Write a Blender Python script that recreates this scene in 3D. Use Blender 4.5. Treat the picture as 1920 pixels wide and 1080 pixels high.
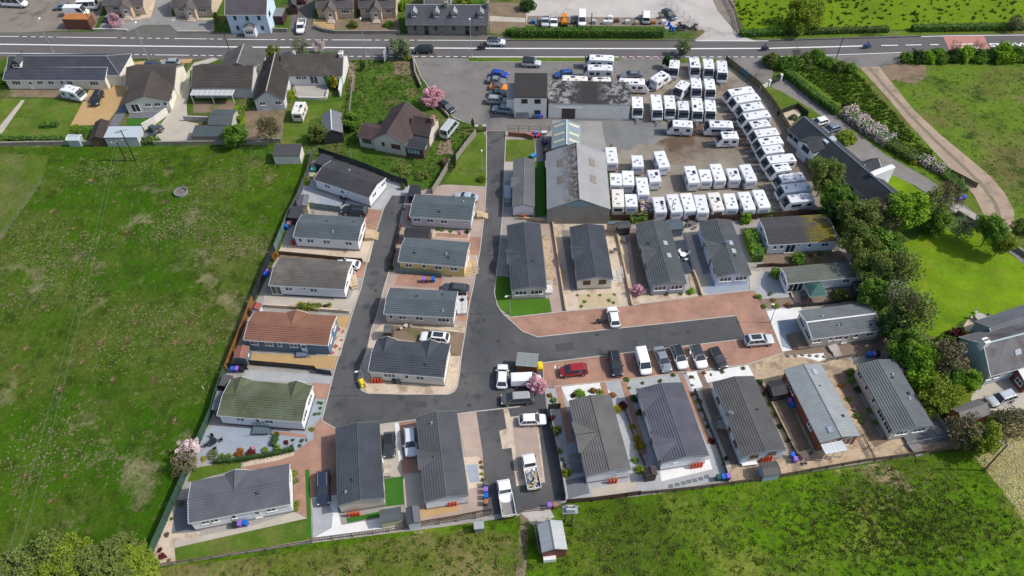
import bpy, math, random
from mathutils import Vector, Matrix
R = math.radians
for o in list(bpy.data.objects): bpy.data.objects.remove(o)
SC = bpy.context.scene
COL = SC.collection
# ---------------------------------------------------------------- camera (aerial, about 100 m up)
CH = 102.0; FPX = 1493.0; TH = R(49.5); RO = R(-1.25)
_f = Vector((0, math.cos(TH), -math.sin(TH))); _r = Vector((1, 0, 0)); _u = _r.cross(_f)
CR = math.cos(RO)*_r + math.sin(RO)*_u
CU = -math.sin(RO)*_r + math.cos(RO)*_u
cam = bpy.data.cameras.new("camera"); camo = bpy.data.objects.new("camera", cam); COL.objects.link(camo)
cam.sensor_width = 36; cam.lens = FPX/1920*36; cam.clip_start = .5; cam.clip_end = 3000
camo.matrix_world = Matrix(((CR.x, CU.x, -_f.x, 0), (CR.y, CU.y, -_f.y, 0), (CR.z, CU.z, -_f.z, CH), (0, 0, 0, 1)))
SC.camera = camo
# ---------------------------------------------------------------- sky and sun
SUN_EL = 46; SUN_AZ = -3          # azimuth measured from +X towards +Y
w = bpy.data.worlds.new("World"); SC.world = w; w.use_nodes = True
nt = w.node_tree; bg = nt.nodes["Background"]; sky = nt.nodes.new("ShaderNodeTexSky")
sky.sky_type = 'NISHITA'; sky.sun_disc = False; sky.sun_elevation = R(SUN_EL); sky.sun_rotation = R(90-SUN_AZ)
sky.air_density = 1.0; sky.dust_density = 2.5; sky.ozone_density = 1.0
nt.links.new(sky.outputs[0], bg.inputs[0]); bg.inputs[1].default_value = .15
sl = bpy.data.lights.new("sun", 'SUN'); sl.energy = 3.2; sl.angle = R(.5); sl.color = (1, .96, .9)
so = bpy.data.objects.new("sun", sl); COL.objects.link(so)
sd = Vector((math.cos(R(SUN_EL))*math.cos(R(SUN_AZ)), math.cos(R(SUN_EL))*math.sin(R(SUN_AZ)), math.sin(R(SUN_EL))))
so.rotation_euler = sd.to_track_quat('Z', 'Y').to_euler()
so.location = (150, 60, 200)
vs = SC.view_settings; vs.view_transform = 'Standard'; vs.look = 'None'; vs.gamma = 1; vs.exposure = 0.12

# ---------------------------------------------------------------- helpers
def W(px, py, z=0.0):
    """world point at height z seen at photo pixel (1920x1080)"""
    d = _f + (px-960)/FPX*CR - (py-540)/FPX*CU
    t = (CH-z)/-d.z
    return Vector((d.x*t, d.y*t, z))
def W2(p, z=0.0): return W(p[0], p[1], z)
def frame(o, ang): return Matrix.Translation(Vector((o[0], o[1], o[2] if len(o) > 2 else 0))) @ Matrix.Rotation(ang, 4, 'Z')
WM = {}
def tag(o, label=None, cat=None, group=None, kind=None):
    if label: o['label'] = label
    if cat: o['category'] = cat
    if group: o['group'] = group
    if kind: o['kind'] = kind
    return o
def empty(name, mw, label, cat, group=None):
    o = bpy.data.objects.new(name, None); COL.objects.link(o); o.empty_display_size = .3
    o.matrix_world = mw; WM[o.name] = mw.copy()
    return tag(o, label, cat, group)
class MB:
    def __init__(s): s.v = []; s.f = []; s.m = []
    def add(s, vs_, fs, m=0):
        b = len(s.v); s.v += [tuple(v) for v in vs_]
        for f in fs: s.f.append([i+b for i in f]); s.m.append(m)
    def poly(s, pts, m=0): s.add(pts, [range(len(pts))], m)
    def box(s, x0, x1, y0, y1, z0, z1, m=0, M=None):
        v = [Vector((x, y, z)) for z in (z0, z1) for x, y in ((x0, y0), (x1, y0), (x1, y1), (x0, y1))]
        if M is not None: v = [M @ p for p in v]
        s.add(v, [(3, 2, 1, 0), (4, 5, 6, 7), (0, 1, 5, 4), (1, 2, 6, 5), (2, 3, 7, 6), (3, 0, 4, 7)], m)
    def cbox(s, c, d, m=0, M=None):
        s.box(c[0]-d[0]/2, c[0]+d[0]/2, c[1]-d[1]/2, c[1]+d[1]/2, c[2]-d[2]/2, c[2]+d[2]/2, m, M)
    def prism(s, pts, z0, z1, m=0):
        n = len(pts)
        a = sum(pts[i][0]*pts[(i+1) % n][1]-pts[(i+1) % n][0]*pts[i][1] for i in range(n))
        if a < 0: pts = pts[::-1]
        s.add([(p[0], p[1], z0) for p in pts]+[(p[0], p[1], z1) for p in pts],
              [list(range(n))[::-1], list(range(n, 2*n))]+[(i, (i+1) % n, n+(i+1) % n, n+i) for i in range(n)], m)
    def tube(s, a, b, r0, r1=None, n=6, m=0, caps=True):
        a = Vector(a); b = Vector(b); r1 = r0 if r1 is None else r1
        d = (b-a)
        if d.length < 1e-6: return
        d.normalize(); x = d.orthogonal().normalized(); y = d.cross(x)
        vs_ = [a+(x*math.cos(t)+y*math.sin(t))*r0 for t in [2*math.pi*i/n for i in range(n)]]
        vs_ += [b+(x*math.cos(t)+y*math.sin(t))*r1 for t in [2*math.pi*i/n for i in range(n)]]
        fs = [(i, (i+1) % n, n+(i+1) % n, n+i) for i in range(n)]
        if caps: fs += [list(range(n))[::-1], list(range(n, 2*n))]
        s.add(vs_, fs, m)
    def loft(s, rings, m=0, caps=True, closed=True):
        n = len(rings[0]); b = []
        for r in rings: b += list(r)
        fs = []
        for k in range(len(rings)-1):
            for i in range(n if closed else n-1):
                j = (i+1) % n
                fs.append((k*n+i, k*n+j, (k+1)*n+j, (k+1)*n+i))
        if caps: fs += [list(range(n))[::-1], [(len(rings)-1)*n+i for i in range(n)]]
        s.add(b, fs, m)
    def ball(s, c, rx, ry=None, rz=None, n=8, k=5, m=0, zmin=None):
        ry = rx if ry is None else ry; rz = rx if rz is None else rz
        rings = []
        for i in range(k+1):
            t = math.pi*i/k
            rr = max(math.sin(t), .02)
            rings.append([(c[0]+rx*rr*math.cos(2*math.pi*j/n), c[1]+ry*rr*math.sin(2*math.pi*j/n), c[2]-rz*math.cos(t)) for j in range(n)])
        s.loft(rings, m)
    def xf(s, M):
        s.v = [tuple(M @ Vector(v)) for v in s.v]; return s
def mesh(name, mb, mats, smooth=False):
    me = bpy.data.meshes.new(name); me.from_pydata(mb.v, [], mb.f)
    for m in (mats if isinstance(mats, (list, tuple)) else [mats]): me.materials.append(m)
    if len(me.materials) > 1: me.polygons.foreach_set('material_index', mb.m)
    if smooth: me.polygons.foreach_set('use_smooth', [True]*len(me.polygons))
    me.update(); return me
def obj(name, mb, mats, parent=None, mw=None, smooth=False, me=None):
    """one mesh object; mesh coordinates live in frame mw (world); parented without moving"""
    me = me or mesh(name, mb, mats, smooth)
    o = bpy.data.objects.new(name, me); COL.objects.link(o)
    mw = mw if mw is not None else (WM[parent.name] if parent else Matrix.Identity(4))
    WM[o.name] = mw.copy()
    if parent:
        o.parent = parent; o.matrix_basis = WM[parent.name].inverted() @ mw
    else: o.matrix_basis = mw
    return o
KIDS = {}
def copytree(o, mw, label, group=None, parent=None):
    c = o.copy(); COL.objects.link(c)
    if parent is None: c.matrix_basis = mw; c['label'] = label; WM[c.name] = mw.copy()
    else: c.parent = parent
    if group and parent is None: c['group'] = group
    for k in list(o.children): copytree(k, None, None, None, c)
    return c
_ORD = ['first', 'second', 'third', 'fourth', 'fifth', 'sixth', 'seventh', 'eighth', 'ninth', 'tenth', 'eleventh', 'twelfth', 'thirteenth', 'fourteenth', 'fifteenth', 'sixteenth', 'seventeenth', 'eighteenth', 'nineteenth', 'twentieth']
def nth(i, n, a='the left', lo='leftmost', hi='rightmost'):
    if i == 0: return lo
    if i == n-1: return hi
    return _ORD[i]+' from '+a
rnd = random.Random(7)

# ---------------------------------------------------------------- materials
MT = {}
def N(t, typ, **kw):
    n = t.nodes.new(typ)
    for k, v in kw.items():
        if k in n.inputs: n.inputs[k].default_value = v
        else: setattr(n, k, v)
    return n
def mat(key, col, rough=.8, var=.12, scale=1.2, fine=.08, fscale=9., bump=0., bscale=3., bdist=.05, metal=0., spec=.3, coords='world', orand=0., pattern=None, col2=None, c2scale=.3, c2th=.55, c2soft=.08, trans=0., coat=0., mask=None):
    if key in MT: return MT[key]
    m = bpy.data.materials.new(key); m.use_nodes = True; t = m.node_tree; L = t.links
    b = t.nodes["Principled BSDF"]
    b.inputs['Roughness'].default_value = rough; b.inputs['Metallic'].default_value = metal
    b.inputs['Specular IOR Level'].default_value = spec
    if coat: b.inputs['Coat Weight'].default_value = coat; b.inputs['Coat Roughness'].default_value = .08
    if coords == 'world':
        g = N(t, 'ShaderNodeNewGeometry'); P = g.outputs['Position']
    else:
        g = N(t, 'ShaderNodeTexCoord'); P = g.outputs['Object']
    def noise(sc, det=4., rgh=.6, off=0):
        n = N(t, 'ShaderNodeTexNoise'); n.inputs['Scale'].default_value = sc; n.inputs['Detail'].default_value = det; n.inputs['Roughness'].default_value = rgh
        if off:
            mp = N(t, 'ShaderNodeMapping'); mp.inputs['Location'].default_value = (off, off*1.7, off*.3); L.new(P, mp.inputs[0]); L.new(mp.outputs[0], n.inputs['Vector'])
        else: L.new(P, n.inputs['Vector'])
        return n.outputs['Fac']
    def mixc(fac, a, bb, typ='MIX'):
        x = N(t, 'ShaderNodeMix'); x.data_type = 'RGBA'; x.blend_type = typ
        if hasattr(fac, 'links') : L.new(fac, x.inputs[0])
        else: x.inputs[0].default_value = fac
        for s_, v in ((6, a), (7, bb)):
            if hasattr(v, 'links'): L.new(v, x.inputs[s_])
            else: x.inputs[s_].default_value = (*v, 1)
        return x.outputs[2]
    def rng(v, a, bb, c, d):
        r_ = N(t, 'ShaderNodeMapRange'); L.new(v, r_.inputs[0])
        for i, q in enumerate((a, bb, c, d)): r_.inputs[i+1].default_value = q
        return r_.outputs[0]
    def math_(op, a, bb=None):
        x = N(t, 'ShaderNodeMath', operation=op)
        for i, v in enumerate((a, bb)):
            if v is None: continue
            if hasattr(v, 'links'): L.new(v, x.inputs[i])
            else: x.inputs[i].default_value = v
        return x.outputs[0]
    C = (*col,) if not hasattr(col, 'links') else col
    cur = mixc(0., C, C)
    if col2 is not None:
        for i, (cc, sc_, th, sf) in enumerate(col2 if isinstance(col2, list) else [(col2, c2scale, c2th, c2soft)]):
            fac = rng(noise(sc_, 6., .62, 13.7*(i+1)), th-sf, th+sf, 0, 1)
            if mask:
                tm = N(t, 'ShaderNodeTexCoord'); sm_ = N(t, 'ShaderNodeSeparateXYZ'); L.new(tm.outputs['Object'], sm_.inputs[0])
                for ax_, a_, b_ in mask: fac = math_('MULTIPLY', fac, rng(math_('ABSOLUTE', sm_.outputs[0]) if ax_ == 'A' else sm_.outputs['xyz'.index(ax_)], a_, b_, 0, 1))
            cur = mixc(fac, cur, cc)
    if var: cur = mixc(rng(noise(scale), .3, .7, 0, 1), cur, tuple([1-var*2.2]*3), 'MULTIPLY') if False else mixc(1., cur, _grey(t, L, rng(noise(scale), .25, .75, 1-var, 1+var)), 'MULTIPLY')
    if fine: cur = mixc(1., cur, _grey(t, L, rng(noise(fscale, 3., .7, 5.), .25, .75, 1-fine, 1+fine)), 'MULTIPLY')
    if pattern:
        kind, per, dark, wdt = pattern
        tc = N(t, 'ShaderNodeTexCoord'); sp = N(t, 'ShaderNodeSeparateXYZ'); L.new(tc.outputs['Object'], sp.inputs[0])
        ax = {'x': 0, 'y': 1, 'z': 2}[kind[0]]
        v = sp.outputs[ax]
        if kind[0] == 'y': v = math_('ABSOLUTE', v)
        fr = math_('FRACT', math_('MULTIPLY', v, 1/per))
        k = math_('LESS_THAN', fr, wdt)
        cur = mixc(1., cur, _grey(t, L, rng(k, 0, 1, 1, 1-dark)), 'MULTIPLY')
        if len(kind) > 1:
            v2 = sp.outputs[{'x': 0, 'y': 1, 'z': 2}[kind[1]]]
            k2 = math_('LESS_THAN', math_('FRACT', math_('MULTIPLY', v2, 1/.42)), .2)
            cur = mixc(1., cur, _grey(t, L, rng(k2, 0, 1, 1, 1-dark*.6)), 'MULTIPLY')
    if orand:
        oi = N(t, 'ShaderNodeObjectInfo')
        cur = mixc(1., cur, _grey(t, L, rng(oi.outputs['Random'], 0, 1, 1-orand, 1+orand)), 'MULTIPLY')
    L.new(cur, b.inputs['Base Color'])
    if bump:
        bn = N(t, 'ShaderNodeBump'); bn.inputs['Strength'].default_value = bump; bn.inputs['Distance'].default_value = bdist
        L.new(noise(bscale, 5., .65, 3.), bn.inputs['Height']); L.new(bn.outputs[0], b.inputs['Normal'])
    if trans:
        tr = N(t, 'ShaderNodeBsdfTranslucent'); L.new(cur, tr.inputs[0])
        mx = N(t, 'ShaderNodeMixShader'); mx.inputs[0].default_value = trans
        L.new(b.outputs[0], mx.inputs[1]); L.new(tr.outputs[0], mx.inputs[2])
        L.new(mx.outputs[0], t.nodes['Material Output'].inputs['Surface'])
    MT[key] = m
    return m
def _grey(t, L, v):
    c = t.nodes.new('ShaderNodeCombineColor')
    for i in range(3): L.new(v, c.inputs[i])
    return c.outputs[0]
def paint(c, key=None): return mat(key or 'paint_%02d_%02d_%02d' % tuple(int(x*99) for x in c), c, rough=.35, var=0, fine=.0, spec=.5, coat=.5)
def plain(c, rough=.7, **k): return mat('plain_%03d_%03d_%03d_%d' % (*[int(x*999) for x in c], int(rough*10)), c, rough=rough, var=.06, fine=.05, **k)
def wallm(c): return mat('wall_%02d_%02d_%02d' % tuple(int(x*99) for x in c), c, rough=.75, var=.05, scale=.8, fine=.03, pattern=('z', .16, .13, .16))
def render_(c): return mat('render_%02d_%02d_%02d' % tuple(int(x*99) for x in c), c, rough=.9, var=.08, scale=.7, fine=.05, fscale=6)
def tiles(c, moss=None, col=.12, mth=.62, x=False):
    return mat('tiles_%03d_%03d_%03d%s%s' % (*[int(v*999) for v in c], 'm' if moss else '', 'x' if x else ''), c, rough=.8, var=.2, scale=.35, fine=.07, fscale=4,
               col2=moss, c2scale=.35, c2th=mth, pattern=('x' if x else 'yx', .36, col, .14), spec=.12)
def corr(c, moss=None): return mat('corrugated_%03d_%03d_%03d' % tuple(int(v*999) for v in c), c, rough=.6, var=.15, scale=.5, fine=.12, fscale=4, pattern=('x', .42, .16, .3), col2=moss, c2scale=.6, c2th=.6)
WHITE = paint((.8, .8, .8), 'white_trim'); GLASS = mat('window_glass', (.035, .042, .05), rough=.08, var=0, fine=0, spec=.6)
PALEGLASS = mat('blind_glass', (.33, .38, .45), rough=.15, var=0, fine=0, spec=.6)
BLACK = plain((.02, .02, .022), .6); RUBBER = plain((.025, .025, .025), .9); DARKT = paint((.05, .055, .06), 'dark_trim')
METAL = mat('galvanised', (.42, .43, .44), rough=.45, metal=.6, var=.08, fine=.04)
WOOD = mat('weathered_wood', (.16, .12, .085), rough=.9, var=.2, scale=.8, fine=.15, fscale=7)
PALEWOOD = mat('pale_wood', (.5, .38, .24), rough=.85, var=.15, scale=.8, fine=.1)
BROWNWOOD = mat('brown_wood', (.09, .05, .035), rough=.85, var=.15, fine=.1)
GREYWOOD = mat('grey_wood', (.27, .25, .22), rough=.9, var=.15, fine=.15)
GREENWOOD = mat('green_wood', (.04, .085, .06), rough=.85, var=.15, fine=.12)
TEALWOOD = mat('teal_wood', (.13, .2, .2), rough=.85, var=.15, fine=.1)
NAVY = mat('dark_slate_paint', (.022, .03, .042), rough=.8, var=.15, fine=.1)
STONE = mat('stone', (.27, .24, .2), rough=.9, var=.25, scale=1.5, fine=.25, fscale=4, bump=.3)
CONC = mat('concrete', (.36, .34, .31), rough=.9, var=.15, scale=.5, fine=.12, bump=.1)
BRICK = mat('brick', (.24, .1, .065), rough=.9, var=.15, fine=.2, fscale=10)
BARK = mat('bark', (.09, .07, .05), rough=.95, var=.2, scale=2, fine=.2)
# ================================================================ ground
def grass(key, c, c2s, var=.3, fine=.3, scale=.25, fscale=2.2, bump=.9, bdist=.25):
    return mat(key, c, rough=.95, var=var, scale=scale, fine=fine, fscale=fscale, bump=bump, bscale=1.3, bdist=bdist, col2=c2s, spec=.1)
G_LEFT = grass('grass_rough_left', (.052, .108, .004), [((.034, .092, .002), .03, .5, .07), ((.085, .105, .02), .05, .57, .09), ((.19, .175, .09), .13, .645, .06), ((.034, .06, .006), .45, .58, .08), ((.12, .12, .04), .8, .64, .06)], .2, .28)  # rough grass; its darker green also has the cloud shade painted in
G_PALE = grass('grass_pale_left', (.08, .125, .015), [((.13, .135, .05), .08, .52, .08)], .2, .2)
G_BOT = grass('grass_rough_bottom', (.078, .162, .004), [((.058, .095, .008), .05, .54, .07), ((.14, .17, .025), .09, .57, .07), ((.28, .22, .13), .06, .66, .02), ((.04, .065, .01), .45, .6, .08)], .22, .25)
G_TOP = grass('grass_pasture', (.13, .21, .008), [((.1, .17, .008), .1, .55, .1), ((.05, .08, .01), .33, .68, .03)], .12, .15)
G_RGT = grass('grass_right', (.1, .165, .016), [((.13, .12, .04), .05, .55, .08), ((.035, .065, .01), .22, .6, .05), ((.17, .13, .075), .045, .68, .03)], .22, .25)
G_STRAW = grass('grass_straw', (.3, .26, .11), [((.2, .2, .06), .15, .5, .08)], .2, .3)
G_LAWN = grass('grass_lawn', (.085, .14, .016), [((.13, .15, .035), .3, .54, .08), ((.06, .12, .012), .12, .55, .1)], .22, .2, bump=.25, bdist=.05)
G_BRIGHT = grass('grass_bright_lawn', (.145, .245, .008), [((.105, .19, .008), .12, .52, .1), ((.17, .22, .02), .35, .6, .08)], .2, .18, bump=.25, bdist=.05)
G_GARD = grass('grass_garden', (.055, .11, .013), [((.12, .12, .045), .2, .56, .06), ((.03, .06, .01), .35, .6, .06)], .25, .3)
G_TURF = mat('artificial_turf', (.035, .13, .012), rough=.9, var=.1, fine=.1)
ASPH = mat('asphalt_dark', (.07, .072, .076), rough=.85, var=.12, scale=.15, fine=.08, fscale=3, bump=.1, col2=[((.108, .107, .104), .09, .52, .12), ((.052, .053, .055), .35, .6, .06)])
ASPH2 = mat('asphalt_main_road', (.115, .108, .108), rough=.85, var=.1, scale=.15, fine=.06, fscale=2)
ASPH3 = mat('asphalt_forecourt', (.18, .17, .158), rough=.9, var=.14, scale=.2, fine=.1, fscale=3, col2=[((.11, .105, .1), .12, .6, .06)])
PAVE = mat('asphalt_pavement', (.12, .112, .105), rough=.9, var=.15, scale=.3, fine=.12)
CONCY = mat('yard_concrete', (.27, .27, .26), rough=.9, var=.18, scale=.2, fine=.08, col2=[((.17, .18, .19), .07, .55, .05)])
YARD = mat('yard_gravel', (.2, .165, .13), rough=.95, var=.2, scale=.2, fine=.15, fscale=2.5, col2=[((.27, .25, .2), .06, .5, .1), ((.12, .08, .055), .09, .6, .05)])
REDB = mat('red_block_paving', (.35, .2, .145), rough=.9, var=.18, scale=.3, fine=.16, fscale=5, col2=[((.27, .16, .115), .4, .55, .1)])
SAND = mat('sandstone_paving', (.52, .43, .33), rough=.9, var=.14, scale=.4, fine=.14, fscale=4, col2=[((.33, .25, .18), .35, .58, .06)])
PINK = mat('pinkish_paving', (.36, .28, .235), rough=.9, var=.12, scale=.4, fine=.1, fscale=4)
GRAV = mat('grey_gravel', (.34, .35, .36), rough=.95, var=.12, scale=.5, fine=.18, fscale=6)
BLUG = mat('slate_blue_gravel', (.27, .31, .36), rough=.95, var=.1, scale=.5, fine=.15, fscale=6)
WHTG = mat('white_gravel', (.68, .68, .66), rough=.9, var=.08, scale=.5, fine=.12, fscale=6)
TAN = mat('tan_gravel', (.42, .28, .13), rough=.95, var=.1, scale=.4, fine=.12, fscale=5)
BEIG = mat('beige_concrete', (.42, .38, .32), rough=.9, var=.12, scale=.4, fine=.1)
DECK = mat('deck_boards', (.2, .15, .11), rough=.85, var=.14, fine=.1)
DECKD = mat('dark_deck_boards', (.04, .05, .07), rough=.7, var=.15, fine=.1)
DECKG = mat('grey_deck_boards', (.2, .19, .18), rough=.85, var=.12, fine=.1)
SLAB = mat('dark_grey_slabs', (.14, .15, .165), rough=.85, var=.12, fine=.1)
CRAZY = mat('crazy_paving', (.43, .33, .22), rough=.9, var=.15, scale=.5, fine=.25, fscale=3, col2=[((.26, .2, .14), .6, .55, .06)])
DIRT = mat('dirt_track', (.34, .26, .19), rough=.95, var=.15, scale=.3, fine=.12, col2=[((.2, .165, .12), .3, .6, .08)])
SOIL = mat('bare_earth', (.2, .145, .1), rough=.95, var=.22, scale=.4, fine=.2, col2=[((.11, .12, .04), .3, .58, .06)])
PALEG = mat('pale_gravel', (.44, .41, .38), rough=.95, var=.14, scale=.15, fine=.1, col2=[((.3, .26, .24), .1, .6, .07)])
DIRTY = mat('dirty_hardstanding', (.21, .18, .15), rough=.95, var=.2, scale=.25, fine=.15, col2=[((.12, .1, .085), .13, .62, .04)])
PLOT = mat('plot_gravel', (.3, .28, .255), rough=.95, var=.18, scale=.5, fine=.2, fscale=5)
TRACKG = mat('grey_lane_gravel', (.2, .19, .175), rough=.95, var=.2, scale=.5, fine=.2)
LINE = mat('road_paint', (.75, .75, .73), rough=.7, var=.1, fine=.1)
REDR = mat('red_road_surface', (.42, .2, .17), rough=.9, var=.1, fine=.08)
KERB = mat('kerb_concrete', (.42, .39, .35), rough=.9, var=.12, fine=.1)

def area(name, m, pts, z):
    mb = MB(); P = [W(*p) for p in pts]; NA[0] += 1; z += NA[0]*.00005
    P = [(p.x, p.y, z) for p in P]
    a = sum(P[i][0]*P[(i+1) % len(P)][1]-P[(i+1) % len(P)][0]*P[i][1] for i in range(len(P)))
    if a < 0: P = P[::-1]
    mb.poly(P); o = obj(name, mb, m); return tag(o, kind='structure')
mb = MB(); mb.poly([(-900, -500, 0), (900, -500, 0), (900, 1300, 0), (-900, 1300, 0)]); tag(obj('ground', mb, G_GARD), kind='structure')
Z1, Z2, Z3, Z4, Z5, Z6 = .012, .024, .036, .048, .060, .072
NA = [0]
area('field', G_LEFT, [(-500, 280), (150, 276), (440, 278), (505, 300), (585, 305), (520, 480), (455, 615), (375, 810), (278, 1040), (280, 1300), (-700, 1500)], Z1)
area('field', G_PALE, [(-500, 290), (0, 288), (92, 292), (80, 335), (60, 370), (0, 452), (-300, 900)], Z2)
area('field', G_BOT, [(280, 1062), (600, 1010), (900, 975), (1060, 945), (1400, 905), (1800, 846), (1850, 860), (1880, 920), (1925, 985), (2200, 1500), (100, 1600)], Z1)
area('field', grass('grass_bottom_olive', (.105, .13, .02), [((.08, .15, .012), .07, .56, .05), ((.17, .15, .055), .08, .55, .06), ((.05, .06, .015), .4, .62, .05)], .2, .25), [(280, 1068), (600, 1030), (800, 1000), (900, 990), (960, 1000), (975, 1030), (980, 1300), (100, 1600)], Z2)
area('field', G_STRAW, [(1822, 850), (1880, 790), (2100, 740), (2500, 1300), (2200, 1500), (1925, 985), (1880, 920)], Z1)
area('field', G_TOP, [(1362, 0), (1400, 60), (1500, 60), (1700, 55), (2400, 45), (3200, -300), (1200, -300)], Z1)
area('field', G_RGT, [(1440, 108), (1540, 106), (1690, 116), (2000, 108), (2600, 100), (2900, 700), (1925, 560), (1905, 480), (1840, 425), (1740, 350), (1600, 245), (1470, 150)], Z1)
# the main road
def strip(name, m, pts, wd, z, h=0, z0=0.0):
    """ribbon along ground pixels pts, wd metres wide; h>0 gives it thickness"""
    P = [W(*p) for p in pts]; P = [Vector((p.x, p.y, 0)) for p in P]
    mb = MB(); Lp = []; Rp = []
    for i, p in enumerate(P):
        d = (P[min(i+1, len(P)-1)]-P[max(i-1, 0)]).normalized(); n = Vector((-d.y, d.x, 0))*wd/2
        Lp.append(p+n); Rp.append(p-n)
    for i in range(len(P)-1):
        q = [Rp[i], Rp[i+1], Lp[i+1], Lp[i]]
        if h: mb.prism([(a.x, a.y) for a in q], z0, h)
        else: mb.poly([(a.x, a.y, z) for a in q])
    return tag(obj(name, mb, m), kind='structure')
NL = [(-250, 64), (0, 68.5), (240, 71.5), (480, 74.5), (960, 76.5), (1300, 77), (1440, 77), (1600, 72.5), (1780, 67.5), (1920, 66), (2300, 64)]
SL = [(-250, 96), (0, 100), (240, 102.5), (480, 105.5), (960, 106.7), (1300, 107), (1440, 107), (1560, 103.5), (1700, 98.5), (1920, 94), (2300, 90)]
CL = [(-250, 79), (0, 83.3), (240, 86.3), (480, 88.8), (960, 91.2), (1300, 91.6), (1440, 91), (1620, 86.5)]
area('road', ASPH2, [(x, y-3) for x, y in NL]+[(x, y+1.5) for x, y in SL[::-1]], Z3)
def lerp_pts(pl, x):
    for a, b in zip(pl, pl[1:]):
        if a[0] <= x <= b[0]: t = (x-a[0])/(b[0]-a[0]); return (x, a[1]+(b[1]-a[1])*t)
def dashes(pl, x0, x1, on, off, wd, z, name='road_marking'):
    mb = MB(); x = x0
    while x < x1:
        a = W2(lerp_pts(pl, x)); b = W2(lerp_pts(pl, min(x+on, x1))); d = (b-a).normalized(); n = Vector((-d.y, d.x, 0))*wd/2
        mb.poly([(p.x, p.y, z) for p in (a-n, b-n, b+n, a+n)]); x += on+off
    return tag(obj(name, mb, LINE), kind='structure')
for x0, x1 in ((-200, 36), (112, 219), (327, 388), (427, 520), (622, 697), (782, 1905-960+782), (945, 1305), (1440, 2250)): dashes(NL, x0, x1, 8, 0, .2, Z5)
for x0, x1 in ((42, 110), (228, 322), (392, 425), (526, 618), (704, 778)): dashes(NL, x0, x1, 9, 7, .2, Z5)
for x0, x1 in ((-200, 246), (290, 355), (480, 520), (880, 1160), (1547, 1692)): dashes(SL, x0, x1, 8, 0, .2, Z5)
for x0, x1 in ((252, 285), (362, 478), (640, 878), (1165, 1545)): dashes(SL, x0, x1, 9, 6, .2, Z5)
dashes(CL, -240, 1617, 8, 0, .38, Z5)
C2 = [(1620, 86.2), (1780, 83.5), (1920, 81.5)]
dashes(C2, 1652, 1684, 8, 0, .28, Z5); dashes(C2, 1698, 1728, 8, 0, .28, Z5); dashes(C2, 1744, 1760, 8, 0, .28, Z5); dashes(C2, 1790, 1828, 8, 0, .28, Z5); dashes(C2, 1858, 1878, 8, 0, .28, Z5)
area('road', REDR, [(1768, 68.6), (1845, 67.6), (1857, 96), (1782, 97.5)], Z4)
# thirty roundel and SLOW, painted on the tarmac
mb = MB(); c = W(1822, 91.5); n_ = 20
for i in range(n_):
    a0, a1 = 2*math.pi*i/n_, 2*math.pi*(i+1)/n_
    mb.poly([(c.x+math.cos(a)*rx, c.y+math.sin(a)*ry, Z5) for a, rx, ry in ((a0, 2.0, .85), (a0, 2.3, 1.05), (a1, 2.3, 1.05), (a1, 2.0, .85))])
tag(obj('road_marking', mb, LINE), kind='structure')
def roadtext(s, px, py, size, sx, rot=0):
    cu = bpy.data.curves.new('t', 'FONT'); cu.body = s; cu.size = size; cu.align_x = 'CENTER'; cu.align_y = 'CENTER'; cu.offset = .03
    t_ = bpy.data.objects.new('t', cu); COL.objects.link(t_)
    bpy.context.view_layer.update()
    me = bpy.data.meshes.new_from_object(t_.evaluated_get(bpy.context.evaluated_depsgraph_get())); bpy.data.objects.remove(t_)
    me.materials.clear(); me.materials.append(LINE)
    o = bpy.data.objects.new('road_marking', me); COL.objects.link(o); p = W(px, py)
    o.location = (p.x, p.y, Z5+.003); o.rotation_euler = (0, 0, rot); o.scale = (sx, 1, 1); tag(o, kind='structure')
roadtext('30', 1822, 91.5, 1.4, 2.0); roadtext('SLOW', 1893, 84.5, 1.9, 1.7)
# pavements and north side plots
area('pavement', PAVE, [(-200, 62), (0, 61), (175, 60), (250, 57), (300, 60), (420, 61), (520, 60), (700, 63), (780, 63), (915, 66), (985, 74), (985, 75), (480, 72.5), (0, 66.5), (-200, 63)], Z3)
area('pavement', PAVE, [(-200, 98), (0, 101), (480, 107), (770, 108), (770, 112), (480, 113), (230, 110), (0, 106), (-200, 102)], Z2)
area('yard', DIRTY, [(-300, -80), (190, -80), (192, 20), (176, 56), (0, 62), (-300, 62)], Z2)
area('driveway', mat('grey_drive', (.24, .235, .225), rough=.9, var=.15, scale=.3, fine=.1), [(185, 54), (200, 30), (262, 30), (292, 0), (296, -60), (330, -60), (322, 30), (402, 34), (402, 57), (336, 62), (318, 47), (268, 47), (240, 59), (186, 56)], Z3)
area('pavement', PAVE, [(240, 60), (268, 48), (318, 48), (336, 62)], Z4)
area('path', SAND, [(200, 33), (232, 36), (262, 33), (285, 0), (292, 0), (283, 33), (256, 37), (232, 39), (200, 36)], Z4)
area('path', SAND, [(322, 36), (400, 34), (400, 37), (322, 39)], Z4)
area('driveway', PAVE, [(540, 66), (546, 30), (556, -40), (590, -40), (588, 30), (583, 45), (606, 64)], Z3)
area('garden', SOIL, [(586, 44), (588, 36), (662, 34), (745, 32), (750, 58), (690, 60), (630, 60)], Z3)
area('garden', TAN, [(586, 44), (589, 36), (624, 36), (628, 55), (605, 52)], Z4)
area('garden', SOIL, [(918, 62), (918, 5), (985, 5), (985, 68)], Z3)
area('path', BEIG, [(918, 40), (918, 30), (985, 34), (985, 42)], Z4)
area('yard', PALEG, [(985, -60), (1245, -60), (1300, 40), (1320, 56), (1250, 57), (1244, 48), (986, 46)], Z2)
area('yard', DIRTY, [(990, 30), (1244, 34), (1246, 50), (986, 48)], Z3)
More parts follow.
